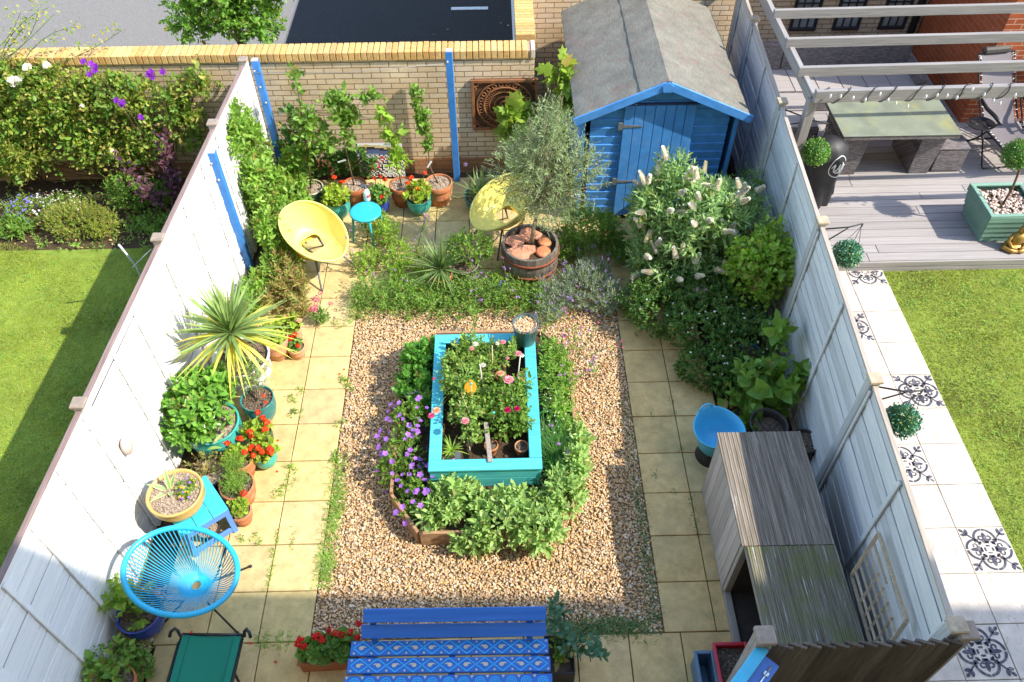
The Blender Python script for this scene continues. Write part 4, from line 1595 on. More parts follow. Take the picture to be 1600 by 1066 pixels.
for lab, q, r, h in (("large empty dark grey planter behind the storage box", (4.304, 2.345, 0.42), 0.376 / 2, .42),
                     ("smaller dark pot of soil between the storage box and the grey fence", (4.606, 2.154, 0.4), 0.285 / 2, .4)):
    e = thing("planter", lab, "planter", xy(q))
    pot(e, r, h, M_DARKP, 'plain', r * .74, seed=int(r * 1000), soil_z=h * .72 if 'empty' in lab else None)
# red crate and grey crate
for nm, lab, x, y, z, w, d, h, mat, so in (("crate", "red plastic crate holding dark soil next to the blue gate", 3.51, .03, .0, .26, .4, .32, m_paint("red_plastic", (.55, .025, .04), .4, .06, 5, .05, .5), True),
                                           ("crate", "grey blue plastic crate against the red crate", 3.3, -.02, .0, .14, .42, .26, m_paint("greyblue_plastic", (.12, .2, .27), .5, .1, 5, .05, .4), False)):
    c = thing(nm, lab, "crate", (x, y, z))
    _b = MB()
    for s in (-1, 1):
        _b.box((s * (w / 2 - .006), 0, h / 2), (.012, d, h), .004); _b.box((0, s * (d / 2 - .006), h / 2), (w - .026, .0115, h), .004)
    _b.box((0, 0, .01), (w - .03, d - .03, .015), .002)
    _b.build("bin", mat, c)
    _b = MB()
    for s in (-1, 1):
        _b.box((s * w / 2, 0, h + .002), (.03, d + .03, .018), .006); _b.box((0, s * d / 2, h + .0015), (w - .034, .03, .0175), .006)
    _b.build("rim", mat, c)
    if so:
        _b = MB(); _b.box((0, 0, h - .07), (w - .03, d - .03, .04), .003)
        n = 500
        P = np.c_[rng.uniform(-w / 2 + .02, w / 2 - .02, n), rng.uniform(-d / 2 + .02, d / 2 - .02, n), np.full(n, h - .048)]
        Vv = ICO_V[None] * (.008 * np.exp(rng.normal(0, .3, n)))[:, None, None] + P[:, None, :]
        _b.add(Vv.reshape(-1, 3), (ICO_F[None] + (np.arange(n) * 12)[:, None, None]).reshape(-1, 3), 0, True)
        _b.build("soil", M_POTSOIL, c)

# ---- folding trellis leaning on the grey fence
M_TREL = m_wood("trellis_wood", [(.3, (.36, .27, .17)), (.7, (.55, .44, .29))], 'Z', 50, .8, .3, True, .1)
tl = thing("trellis", "wooden trellis frame with diagonal laths leaning on the grey fence", "trellis", (4.5, .45, 0))
_b = MB()
A, Bq, Cq = Vector((4.53, 0.656, 1.34)), Vector((4.5, -0.033, 1.358)), Vector((4.42, 0.527, 0.89))
Dq = Bq + (Cq - A)
_b.bar(A, Bq, .03, .022); fr0 = _b
_b.bar(A + Vector((.0, .0, .01)), Cq + Vector((0, 0, .01)), .03, .022); _b.bar(Bq, Dq, .03, .022); _b.bar(Cq, Dq, .03, .022)
_b.build("frame", M_TREL, tl, True)
_b = MB()
for k in range(1, 6):
    t = k / 6
    p, q = A + (Cq - A) * t, Bq + (Dq - Bq) * t
    p2 = p + (q - p) * (.02); q2 = p + (q - p) * (.5 if k in (1,) else 1.0)
    _b.bar(p2 + Vector((0, 0, -.014)), q2 + Vector((0, 0, -.014)), .02, .008, .001)
    p, q = A + (Bq - A) * t, Cq + (Dq - Cq) * t
    if k != 1:
        _b.bar(p + (q - p) * .25 + Vector((0, 0, -.024)), q + Vector((0, 0, -.024)), .02, .008, .001)
_b.build("lath", M_TREL, tl, True)

# ---- stone ornament on the white fence
so = thing("stone_ornament", "speckled pink stone egg hung on the white fence", "ornament", (-1.565, 1.79, 1.08))
_b = MB(); _b.ball((0, 0, 0), .1, 20, sc=(.42, .72, 1.0)); _b.build("stone", m_island("stone_pink", [(.55, .43, .36), (.6, .48, .42)], .8, .2, 22, .5), so)

# ---- terracotta wall panel and mosaic
M_PANEL = m_paint("terracotta_panel", (.27, .115, .05), .9, .25, 14, .5, .15, (.16, .13, .09), .7, 8)
wp = thing("wall_panel", "square fretwork terracotta panel with a round medallion on the brick wall", "wall panel", (1.8, 7.075, 1.03))
_b = MB()
S = .43
_b.box((0, .012, 0), (2 * S, .02, 2 * S * .86), .004)
wpb = _b.build("back_plate", m_paint("panel_dark", (.1, .055, .035), .95, .2, 10, .3, .1), wp)
_b = MB()
H2 = S * .86
for s in (-1, 1):
    _b.box((s * (S - .02), -.012, 0), (.04, .03, 2 * H2 - .002), .004); _b.box((0, -.012, s * (H2 - .02)), (2 * S - .082, .0295, .04), .004)
for r_, w_ in ((.36, .012), (.27, .014), (.2, .008), (.13, .012), (.06, .014)):
    a = np.linspace(0, 2 * math.pi, 56, endpoint=False)
    _b.tube(np.c_[r_ * np.cos(a), np.full(56, -.012), r_ * np.sin(a) * .95], w_, 6, False, 0, True)
for k in range(22):
    a = 2 * math.pi * k / 22
    c = np.array([.315 * math.cos(a), -.01, .315 * .95 * math.sin(a)])
    t = np.linspace(0, 2 * math.pi, 10, endpoint=False)
    _b.tube(np.c_[c[0] + .026 * np.cos(t), np.full(10, -.012), c[2] + .026 * np.sin(t)], .007, 5, False, 0, True)
for k in range(48):
    a = 2 * math.pi * k / 48
    _b.bar((.2 * math.cos(a), -.01, .19 * math.sin(a)), (.265 * math.cos(a), -.01, .25 * math.sin(a)), .006, .01, .001, up=(0, 1, 0))
for sx in (-1, 1):
    for sz in (-1, 1):
        for u, v, r_ in ((.37, .31, .035), (.31, .335, .022), (.385, .245, .022)):
            t = np.linspace(0, 2 * math.pi, 10, endpoint=False)
            _b.tube(np.c_[sx * u + r_ * np.cos(t), np.full(10, -.012), sz * v + r_ * np.sin(t)], .008, 5, False, 0, True)
_b.build("fretwork", M_PANEL, wpb)

mo = thing("mosaic_panel", "mosaic picture of circles and stripes leaning on the brick wall behind the pots", "mosaic", (.1, 6.94, 0), 0, None, (RAD(-6), 0, 0))
_b = MB(); _b.box((0, .02, .26), (.62, .02, .52), .003); mp_ = _b.build("board", m_paint("mosaic_grout", (.35, .35, .36), .9, .1), mo)
cols = {'w': (.7, .7, .68), 'k': (.03, .03, .035), 'r': (.5, .05, .06), 'b': (.1, .13, .3), 'y': (.6, .5, .25), 'g': (.3, .36, .38)}
mz = MB(); ck = list(cols)
for i in range(30):
    for j in range(25):
        x, z = -.295 + i * .0203, .015 + j * .0203
        if z > .36:
            ch = 'bkywgb'[int((z * 31 + .6 * math.sin(x * 9))) % 6]
        else:
            ch = 'w' if (i + j) % 3 else 'k'
            for cx, cz, rr, cc in ((-.1, .2, .085, 'r'), (.06, .16, .07, 'k'), (.15, .25, .06, 'b'), (.12, .08, .05, 'g'), (-.06, .07, .05, 'k'), (.02, .29, .04, 'r'), (.22, .15, .04, 'r'), (-.22, .12, .07, 'g'), (-.22, .27, .05, 'y')):
                d = math.hypot(x - cx, z - cz)
                if d < rr:
                    ch = 'w' if .35 * rr < d < .7 * rr else cc
        mz.box((x, .006, z), (.018, .008, .018), .001, Euler((0, rng.normal(0, .05), 0)).to_matrix(), ck.index(ch))
mz.build("tile_mosaic", [m_paint("tile_" + k, cols[k], .25, .15, 60, 0, .6) for k in ck], mp_)

# ================================================================== CENTRAL RAISED BED
M_SLEEP = m_wood("bed_timber", [(.3, (.24, .14, .075)), (.6, (.36, .22, .12)), (.85, (.45, .3, .18))], 'X', 40, .8, .4, True, .3)
rb_ = thing("raised_bed", "low octagonal timber raised bed ringing the turquoise planter in the gravel", "raised bed", (1.52, 2.6, 0))
for i in range(8):
    a, c = Vector((*OCT[i], 0)), Vector((*OCT[(i + 1) % 8], 0))
    d = (c - a).normalized()
    _b = MB()
    for z in (.055, .165):
        _b.bar(a + Vector((0, 0, z)) + d * .012, c + Vector((0, 0, z)) - d * .012, .032, .106, .004)
    _b.build("side_board", M_SLEEP, rb_, True)
_b = MB()
inn = [(1.52 + (x - 1.52) * .985, 2.6 + (y - 2.6) * .985) for x, y in OCT]
_b.add([(x, y, .15) for x, y in inn], [tuple(range(8))])
n = 1500
P = np.c_[rng.uniform(.65, 2.4, n), rng.uniform(1.4, 3.8, n), np.full(n, .152)]
P = P[in_poly(P, inn)]
V = ICO_V[None] * (.012 * np.exp(rng.normal(0, .4, len(P))))[:, None, None] + P[:, None, :]
_b.add(V.reshape(-1, 3), (ICO_F[None] + (np.arange(len(P)) * 12)[:, None, None]).reshape(-1, 3), 0, True)
_b.build("soil", M_SOIL, rb_, True)
M_TPL = m_wood("turquoise_planter_paint", [(.3, (.06, .42, .48)), (.6, (.09, .5, .56)), (.85, (.13, .57, .62))], 'X', 25, .55, .4, True, .08, .4, (.2, .42, .42), .72, None, .9)
pl = thing("trough_planter", "long turquoise painted timber planter in the middle of the raised bed", "planter", (1.52, 2.72, 0.15))
PX, PYY, PH = .525, .845, .3
_b = MB()
for z in (.07, .21):
    for s in (-1, 1):
        _b.box((0, s * (PYY - .012), z), (2 * PX, .024, .138), .004); _b.box((s * (PX - .012), 0, z), (.0235, 2 * PYY - .05, .138), .004)
_b.build("side_board", M_TPL, pl)
_b = MB()
for s in (-1, 1):
    _b.box((0, s * (PYY - .05), PH - .006), (2 * PX + .02, .125, .026), .005); _b.box((s * (PX - .05), 0, PH - .0065), (.12, 2 * PYY - .23, .0255), .005)
_b.build("rim_board", M_TPL, pl)
_b = MB(); _b.box((0, 0, .05), (2 * PX - .05, 2 * PYY - .05, .1), .003)
n = 900
P = np.c_[rng.uniform(-PX + .05, PX - .05, n), rng.uniform(-PYY + .05, PYY - .05, n), np.full(n, .102)]
V = ICO_V[None] * (.011 * np.exp(rng.normal(0, .4, n)))[:, None, None] + P[:, None, :]
_b.add(V.reshape(-1, 3), (ICO_F[None] + (np.arange(n) * 12)[:, None, None]).reshape(-1, 3), 0, True)
_b.build("soil", M_SOIL, pl)

# pots, canes and ornaments standing in the planter
pz = .25
for lab, q, r, h, mt in (("terracotta pot lying under the roses near the planter's front", (1.575, 2.192, 0.45), .07, .14, M_TERRA), ("terracotta pot in the planter's front right corner", (1.87, 2.177, 0.45), .07, .13, M_TERRAP),
                         ("terracotta pot by the planter's left side with a broken rim", (1.07, 2.409, 0.45), .055, .15, M_TERRA), ("tall terracotta pot by the planter's right side at the back", (1.908, 2.993, 0.5), .065, .2, M_TERRA),
                         ("round terracotta pot in the middle of the roses", (1.68, 3.041, 0.5), .06, .16, M_TERRA)):
    e = thing("clay_pot", lab, "pot", (q[0], q[1], pz))
    pot(e, r, h, mt, 'flower', r * .7, seed=int(q[0] * 100), grit=120)
M_CANE = m_paint("cane", (.55, .42, .24), .6, .15, 60, .1)
M_WCANE = m_paint("white_cane", (.7, .68, .6), .6, .1, 60, .1)
for k, (a, z1, tip) in enumerate((((1.376, 2.187, 0.4), .95, (1.276, 2.549, 0.62)), ((1.431, 2.42, 0.4), .9, (1.314, 2.502, 0.75)), ((1.395, 2.597, 0.5), .9, (1.397, 2.577, 0.85)), ((1.509, 2.853, 0.5), .95, (1.482, 2.814, 0.85)),
                                  ((1.835, 2.944, 0.5), 1.0, (1.88, 2.961, 0.8)), ((1.595, 3.018, 0.5), .9, (1.602, 3.103, 0.8)), ((1.601, 2.447, 0.4), .8, (1.606, 2.341, 0.7)))):
    lab = ["white cane leaning at the front of the planter", "bamboo cane among the front roses of the planter", "cane with a pale blue cap beside the yellow ornament",
           "white cane in the middle of the planter", "pale cane leaning by the planter's right rim", "thin bamboo cane near the planter's back", "short white cane between the two rose bushes"][k]
    cn = thing("garden_cane", lab, "cane", (a[0], a[1], pz), 0, "canes in the turquoise planter")
    d = np.array(tip) - np.array([a[0], a[1], pz])
    _b = MB(); _b.tube([(0, 0, -.05), tuple(d)], .006, 6); _b.build("cane", M_WCANE if k in (0, 3, 4) else M_CANE, cn)
    if k in (2, 6):
        _b = MB(); _b.ball(tuple(d), .016, 10); _b.build("cap", M_TURQ, cn)
bw = thing("plank", "short grey weathered plank propped on the front rim of the planter", "plank", (1.59, 2.0, .46))
_b = MB(); _b.bar((1.568, 1.939, 0.47), (1.528, 2.362, 0.52), .045, .016, .003); _b.build("plank", M_GREYW, bw, True)
orn = thing("garden_ornament", "yellow orange leaf shaped ornament on a rod among the roses", "ornament", (1.385, 2.633, 0.72))
_b = MB()
t = np.linspace(0, 2 * math.pi, 15)[:-1]
_b.prism(np.c_[.05 * np.cos(t) * (1 + .2 * np.cos(2 * t)), .085 * np.sin(t)], -.004, .004, 0, lambda V: np.c_[V[:, 0], V[:, 2] + V[:, 1] * .5, V[:, 1] * .8])
_b.build("leaf", m_paint("yellow_ornament", (.75, .33, .02), .5, .2, 20, .1), orn)
_b = MB(); _b.tube([(0, .0, -.05), (.01, .02, -.45)], .005, 6); _b.build("rod", M_CANE, orn)
tg = thing("slate_tag", "small dark slate plant tag in the planter's front corner", "tag", (1.26, 2.02, .42), .3)
_b = MB(); _b.box((0, 0, .04), (.06, .008, .08), .002, Euler((-.7, .3, 0)).to_matrix()); _b.tube([(0, .02, .0), (0, .04, -.18)], .004, 6); _b.build("tag", m_paint("slate", (.06, .08, .09), .6, .1), tg)

# wire basket bucket on the back corner of the planter
hb_ = thing("bucket_planter", "green grey bucket of gravel with a wire hoop on the planter's back corner", "bucket", (1.95, 3.47, .45))
_b = MB(); _b.lathe([(0, 0), (.1, 0), (.105, .01), (.135, .25), (.14, .255), (.13, .25), (.1, .02), (0, .015)], 30); _b.build("pot", m_paint("bucket_green", (.09, .17, .16), .4, .15, 8, .1, .5), hb_)
n = 420
a = rng.uniform(0, 2 * math.pi, n); q = .124 * np.sqrt(rng.random(n))
pb = pebbles("grit", np.c_[q * np.cos(a), q * np.sin(a), .225 + rng.uniform(0, .012, n)], .012, M_GRAVEL, None, hb_)
_b = MB(); a = np.linspace(0, 2 * math.pi, 40, endpoint=False); _b.tube(np.c_[.135 * np.cos(a), .135 * np.sin(a), np.full(40, .275)], .006, 6, False, 0, True)
a = np.linspace(0, math.pi, 20); _b.tube(np.c_[.138 * np.cos(a), .09 * np.sin(a), .27 + .06 * np.sin(a)], .003, 5); _b.build("wire_hoop", M_LEGD, hb_)

# ================================================================== HALF BARREL
M_STAVE = m_wood("barrel_stave", [(.3, (.1, .085, .07)), (.6, (.2, .17, .14)), (.85, (.28, .24, .2))], 'Z', 40, .85, .5, True, .1)
M_RUST = m_paint("rusty_hoop", (.28, .09, .05), .8, .25, 20, .4, .2, (.12, .05, .035), .7, 12)
br = thing("half_barrel", "old oak half barrel with rusty hoops holding the olive tree", "barrel", (2.06, 4.98, 0))
_b = MB()
BR = .33
for k in range(22):
    a0, a1 = 2 * math.pi * k / 22 + .006, 2 * math.pi * (k + 1) / 22 - .006
    pr = [(.27, 0), (.315, .14), (.34, .3), (.335, .5)]
    V = []
    for r_, z in pr:
        for rr in (r_, r_ - .028):
            for a in (a0, a1):
                V.append((rr * math.cos(a), rr * math.sin(a), z))
    F = []
    for j in range(3):
        o = j * 4
        F += [(o, o + 1, o + 5, o + 4), (o + 3, o + 2, o + 6, o + 7), (o + 1, o + 3, o + 7, o + 5), (o + 2, o, o + 4, o + 6)]
    F += [(12, 13, 15, 14), (0, 2, 3, 1)]
    _b.add(V, F)
_b.build("stave", M_STAVE, br)
for z, r_ in ((.06, .294), (.2, .327), (.4, .341)):
    _b = MB(); _b.lathe([(r_ + .003, z - .022), (r_ + .008, z - .022), (r_ + .009, z + .022), (r_ + .003, z + .022)], 44); _b.build("hoop", M_RUST, br)
_b = MB(); _b.lathe([(.31, .43), (.2, .435), (.0001, .44)], 30); _b.build("soil", M_SOIL, br)
M_TERRAS = m_paint("clay_saucer", (.58, .26, .15), .85, .15, 12, .2, .2, (.66, .42, .32), .5, 8)
for k, (lab, x, y, r_, tl_) in enumerate((("upturned clay saucer at the barrel's right front", .15, -.13, .095, (.1, .05)), ("clay saucer lying behind it at the barrel's right", .17, .03, .085, (-.1, .1)))):
    e = thing("clay_saucer", lab, "saucer", (2.06 + x, 4.98 + y, .455 + .01 * k), 0, "clay saucers in the barrel", (tl_[0], tl_[1], 0))
    _b = MB(); _b.lathe([(0, .022), (r_ * .8, .022), (r_ * .86, .018), (r_, -.0), (r_ * .97, -.002), (r_ * .82, .012), (0, .014)], 30); _b.build("saucer", M_TERRA, e)
for k, (lab, x, y, sx_, sy_) in enumerate((("pale pink slab of broken clay at the barrel's front left", -.1, -.13, .15, .12), ("broken reddish clay piece at the barrel's back left", -.17, .07, .12, .1), ("broken brick red clay piece at the barrel's back", .0, .17, .13, .1))):
    t = np.linspace(0, 2 * math.pi, 12)[:-1]
    rr = 1 + .14 * np.sin(3 * t + k) + .1 * rng.normal(size=11)
    _b = MB(); _b.prism(np.c_[sx_ * np.cos(t) * rr, sy_ * np.sin(t) * rr], 0, .025)
    o = _b.build("clay_shard", M_TERRAS, None); o.location = (2.06 + x, 4.98 + y, .45); o.rotation_euler = (.08, -.06, 0)
    tag(o, lab, "shard", "broken clay pieces in the barrel")

# ================================================================== PLANTS
LG = lambda *c: list(c)
F_GER = m_leaf("leaf_geranium", [(0.246, 0.406, 0.0362), (0.377, 0.522, 0.058), (0.29, 0.464, 0.0435), (0.464, 0.551, 0.087), (0.189, 0.334, 0.0362)], .3, .5, .25, old=(.36, .3, .08))
F_GERD = m_leaf("leaf_geranium_dark", [(0.113, 0.246, 0.0471), (0.17, 0.339, 0.066), (0.133, 0.282, 0.0565), (0.208, 0.377, 0.0754)], .25, .5, .25, old=(.36, .3, .08))
F_CAM = m_leaf("leaf_camellia", [(0.123, 0.296, 0.0444), (0.185, 0.394, 0.0542), (0.148, 0.345, 0.0493), (0.246, 0.493, 0.0739)], .15, .22, .6, old=(.36, .3, .08))
F_CLIMB = m_leaf("leaf_climber", [(0.162, 0.325, 0.0487), (0.26, 0.455, 0.0731), (0.212, 0.39, 0.0569), (0.34, 0.52, 0.0974), (0.13, 0.26, 0.0405)], .32, .45, .3, old=(.36, .3, .08))
F_MID = m_leaf("leaf_mid", [(0.128, 0.271, 0.0453), (0.2, 0.362, 0.0544), (0.164, 0.307, 0.0544), (0.254, 0.435, 0.0725), (0.109, 0.217, 0.0363)], .3, .45, .3, old=(.36, .3, .08))
F_DARK = m_leaf("leaf_dark", [(0.0487, 0.131, 0.0348), (0.0784, 0.192, 0.0434), (0.061, 0.157, 0.0383), (0.104, 0.244, 0.0522), (0.157, 0.313, 0.061)], .25, .4, .35, old=(.36, .3, .08))
F_SHRUB = m_leaf("leaf_ground_shrub", [(0.0605, 0.154, 0.033), (0.0935, 0.209, 0.044), (0.077, 0.176, 0.033), (0.132, 0.264, 0.055), (0.209, 0.352, 0.077)], .28, .4, .35, 3, .35, old=(.36, .3, .08))
F_BUD = m_leaf("leaf_grey_green", [(0.25, 0.407, 0.16), (0.338, 0.521, 0.204), (0.204, 0.362, 0.125), (0.43, 0.612, 0.25)], .3, .5, .25, old=(.36, .3, .08))
F_LIME = m_leaf("leaf_lime", [(0.217, 0.392, 0.0435), (0.319, 0.507, 0.0653), (0.261, 0.435, 0.0508), (0.377, 0.551, 0.087), (0.16, 0.319, 0.0435)], .35, .42, .35, old=(.36, .3, .08))
F_OLIVE = m_leaf("leaf_olive", [(.2, .28, .1), (.28, .36, .17), (.15, .23, .07), (.36, .42, .25), (.24, .32, .12)], .22, .42, .4)
F_SAGE = m_leaf("leaf_sage", [(0.299, 0.483, 0.138), (0.38, 0.552, 0.161), (0.253, 0.425, 0.115), (0.46, 0.621, 0.23)], .25, .6, .2, old=(.4, .4, .14))
F_LAV = m_leaf("leaf_lavender", [(0.271, 0.344, 0.236), (0.344, 0.435, 0.29), (0.217, 0.307, 0.181), (0.399, 0.471, 0.362)], .2, .6, .2, old=(.36, .3, .08))
F_FERN = m_leaf("leaf_lush", [(0.104, 0.295, 0.0522), (0.157, 0.383, 0.0696), (0.122, 0.33, 0.0522), (0.209, 0.47, 0.087)], .3, .45, .3, old=(.36, .3, .08))
F_ROSE = m_leaf("leaf_rose", [(0.133, 0.264, 0.0565), (0.208, 0.377, 0.066), (0.302, 0.471, 0.0849), (0.17, 0.302, 0.0754), (0.377, 0.471, 0.113)], .28, .4, .35, old=(.36, .3, .08))
F_ROSER = m_leaf("leaf_climbing_rose", [(0.16, 0.275, 0.0362), (0.29, 0.392, 0.0508), (0.217, 0.334, 0.0435), (0.406, 0.435, 0.087), (0.478, 0.377, 0.116), (0.116, 0.217, 0.0362)], .32, .45, .3)
F_RUST = m_leaf("leaf_rusty", [(0.232, 0.29, 0.0653), (0.392, 0.29, 0.116), (0.29, 0.348, 0.0725), (0.478, 0.246, 0.131), (0.174, 0.261, 0.058), (0.377, 0.392, 0.116)], .3, .5, .25)
F_PURP = m_leaf("leaf_purple", [(0.087, 0.0319, 0.0508), (0.131, 0.0508, 0.0725), (0.0653, 0.0261, 0.0435), (0.174, 0.0725, 0.0943)], .2, .45, .3)
F_TREE = m_leaf("leaf_street_tree", [(0.145, 0.319, 0.0435), (0.203, 0.406, 0.058), (0.116, 0.261, 0.0362), (0.275, 0.478, 0.087)], .35, .45, .3, old=(.36, .3, .08))
F_FIG = m_leaf("leaf_fig", [(0.246, 0.406, 0.0435), (0.319, 0.478, 0.0653), (0.203, 0.334, 0.0435), (0.377, 0.522, 0.087)], .35, .5, .25, old=(.36, .3, .08))
F_BLUEG = m_leaf("leaf_blue_green", [(0.0725, 0.189, 0.116), (0.116, 0.246, 0.145), (0.087, 0.217, 0.102)], .2, .5, .3, old=(.36, .3, .08))
F_BOX = m_leaf("leaf_box", [(0.102, 0.246, 0.0435), (0.16, 0.348, 0.058), (0.131, 0.29, 0.0508), (0.203, 0.406, 0.0725)], .15, .45, .35, old=(.36, .3, .08))
F_BOXB = m_leaf("leaf_box_blue", [(0.0435, 0.189, 0.109), (0.087, 0.29, 0.174), (0.058, 0.232, 0.131), (0.174, 0.435, 0.29), (0.029, 0.131, 0.0798)], .1, .35, .5, old=(.36, .3, .08))
F_YUC = m_leaf("leaf_cordyline", [(0.189, 0.29, 0.087), (0.246, 0.362, 0.109), (0.29, 0.406, 0.123), (0.16, 0.261, 0.0725)], .15, .4, .4)
F_YUCY = m_leaf("leaf_cordyline_yellow", [(0.493, 0.522, 0.0725), (0.667, 0.623, 0.102), (0.392, 0.478, 0.087), (0.797, 0.667, 0.145)], .2, .45, .35)
F_CHIVE = m_leaf("leaf_chive", [(0.087, 0.246, 0.058), (0.131, 0.319, 0.0725), (0.116, 0.275, 0.0653)], .25, .4, .35, old=(.36, .3, .08))
F_AGAP = m_leaf("leaf_agapanthus", [(0.145, 0.246, 0.087), (0.203, 0.319, 0.102), (0.246, 0.362, 0.116)], .25, .4, .35, old=(.36, .3, .08))
F_AGAV = m_leaf("leaf_agave_edge", [(0.754, 0.754, 0.319), (0.8, 0.8, 0.406)], .1, .45, .35)
F_AGAVG = m_leaf("leaf_agave", [(0.246, 0.435, 0.145), (0.319, 0.522, 0.189)], .1, .45, .35)
F_DRY = m_leaf("leaf_dry", [(0.435, 0.29, 0.145), (0.58, 0.435, 0.217), (0.29, 0.29, 0.0725)], .15, .7, .2)
B_RED = m_leaf("petal_scarlet", [(.75, .06, .015), (.8, .11, .02), (.68, .04, .02)], .25, .5, .2)
B_CRIM = m_leaf("petal_red", [(.72, .025, .02), (.62, .02, .025), (.8, .05, .03)], .25, .5, .2)
B_PINK = m_leaf("petal_pink", [(.75, .3, .38), (.8, .45, .45), (.72, .2, .33)], .3, .5, .2)
B_HPINK = m_leaf("petal_hot_pink", [(.66, .1, .25), (.72, .18, .33), (.6, .07, .2)], .3, .5, .2)
B_CERISE = m_leaf("petal_cerise", [(.45, .01, .08), (.55, .02, .12)], .25, .5, .2)
B_PURP = m_leaf("petal_purple", [(.33, .13, .62), (.42, .2, .7), (.38, .12, .58), (.5, .25, .7)], .3, .5, .2)
B_VERB = m_leaf("petal_verbena", [(.45, .23, .62), (.53, .3, .66), (.4, .18, .55)], .3, .5, .2)
B_CLEM = m_leaf("petal_clematis", [(.25, .03, .5), (.33, .05, .6), (.2, .02, .42)], .3, .5, .2)
B_LAV = m_leaf("petal_lavender", [(.25, .18, .4), (.3, .24, .45), (.2, .15, .33)], .2, .5, .2)
B_LOB = m_leaf("petal_lobelia", [(.2, .2, .62), (.3, .28, .7), (.16, .14, .5)], .25, .5, .2)
B_WHITE = m_leaf("petal_white", [(.75, .74, .68), (.8, .78, .72), (.72, .68, .58)], .25, .5, .2)
B_CREAM = m_leaf("petal_cream", [(.8, .77, .72), (.8, .8, .77), (.78, .7, .6), (.8, .8, .78)], .25, .6, .15)
B_APRI = m_leaf("petal_apricot", [(.8, .42, .25), (.78, .5, .35)], .3, .5, .2)
B_YEL = m_leaf("petal_yellow", [(.8, .62, .03), (.75, .5, .02)], .25, .5, .2)
K_GREEN = m_paint("green_stem", (.12, .2, .05), .6, .2, 20, 0, .3)
K_WOODY = m_paint("woody_stem", (.16, .11, .07), .85, .25, 30, .3, .2)
K_PALE = m_paint("pale_stem", (.3, .24, .16), .8, .2, 30, .3, .2)


def R_(s):
    return np.random.default_rng(s)


def bush(root, seed, blobs, n, mat, ll=.05, lw=.6, nl=7, length=.12, up=.5, tpl=LEAF_OVAL, inner=.55, name="foliage", zmin=.03, spread=.55, rand=.35, stem=None, stem_from=None, nst=14, sr=.006, upbias=.25, tiltup=.2):
    rg = R_(seed)
    P, O = shell(rg, n, blobs, inner, zmin, upbias)
    b = MB(); put_shoots(b, rg, P, O, length, nl, ll, lw, up, spread, rand, tpl, tiltup=tiltup)
    f = b.build(name, mat, root)
    if stem is not None:
        k = rg.choice(len(P), min(nst, len(P)), replace=False)
        src = np.asarray(stem_from if stem_from is not None else [(blobs[0][0][0], blobs[0][0][1], zmin)], float)
        A = src[rg.integers(0, len(src), len(k))] + rg.normal(0, .015, (len(k), 3)) * [1, 1, 0]
        b = MB(); put_stems(b, A, P[k] - O[k] * .04, sr, sr * .4, .15, 5, 4, 0, rg)
        b.build("stem", stem, root)
    return P, O


def flower_ball(c, r, rg, petals=22, size=.014, flat=.7):
    d = rdirs(rg, petals); d[:, 2] = np.abs(d[:, 2]) * 1.0
    d = unit(d)
    P = np.asarray(c) + d * r * np.array([1, 1, flat]) * rg.uniform(.7, 1, (petals, 1))
    T = unit(np.cross(d, rdirs(rg, petals)) + d * .25)
    return P - T * size * .5, T, d


def flower_head(root, c, r, mat, rg, petals=22, size=.018, name="flower_head", flat=.7):
    b = MB(); P, T, d = flower_ball(c, r, rg, petals, size, flat)
    put_leaves(b, P, T, d, size, size * .95, LEAF_ROUND)
    return b.build(name, mat, root)


def scatter_blossom(root, C, N, mat, rg, r=.014, petals=5, name="blossom", w=.8):
    """small open flowers, petals flat round each centre C facing N"""
    b = MB()
    n = len(C)
    N = unit(N)
    e = unit(np.cross(N, rdirs(rg, n)))
    f = np.cross(N, e)
    rr = r * rg.uniform(.7, 1.25, n)
    for k in range(petals):
        a = 2 * math.pi * k / petals
        D = e * math.cos(a) + f * math.sin(a) + N * .25
        put_leaves(b, C, D, N, rr, rr * w, LEAF_TINY)
    return b.build(name, mat, root)


def geranium(root, seed, z, R, H, nf=4, fcol=B_RED, leaf=F_GER, size=.045, n=46, heads=None):
    rg = R_(seed)
    blobs = [((0, 0, z + H * .45), (R, R, H * .55))]
    P, O = shell(rg, n, blobs, .55, z - .01, .6)
    b = MB(); put_shoots(b, rg, P, O, .05, 5, size, 1.0, .8, .75, .3, LEAF_ROUND)
    b.build("foliage", leaf, root)
    k = rg.choice(n, 10, replace=False)
    b = MB(); put_stems(b, np.tile([0, 0, z - .02], (10, 1)) + rg.normal(0, .02, (10, 3)) * [1, 1, 0], P[k], .005, .003, .1, 5, 3, 0, rg)
    b.build("stem", K_GREEN, root)
    for i in range(nf):
        if heads is not None:
            c = heads[i]
        else:
            a = rg.uniform(0, 6.28); q = R * rg.uniform(.3, 1.05)
            c = (q * math.cos(a), q * math.sin(a), z + H * rg.uniform(.75, 1.1))
        fh = flower_head(root, c, .034 * rg.uniform(.8, 1.2), fcol, rg, 26, .024)
        b = MB(); put_stems(b, [(0, 0, z)], [np.array(c) - [0, 0, .01]], .003, .0025, .15, 5, 3, 0, rg)
        b.build("stalk", K_GREEN, fh)


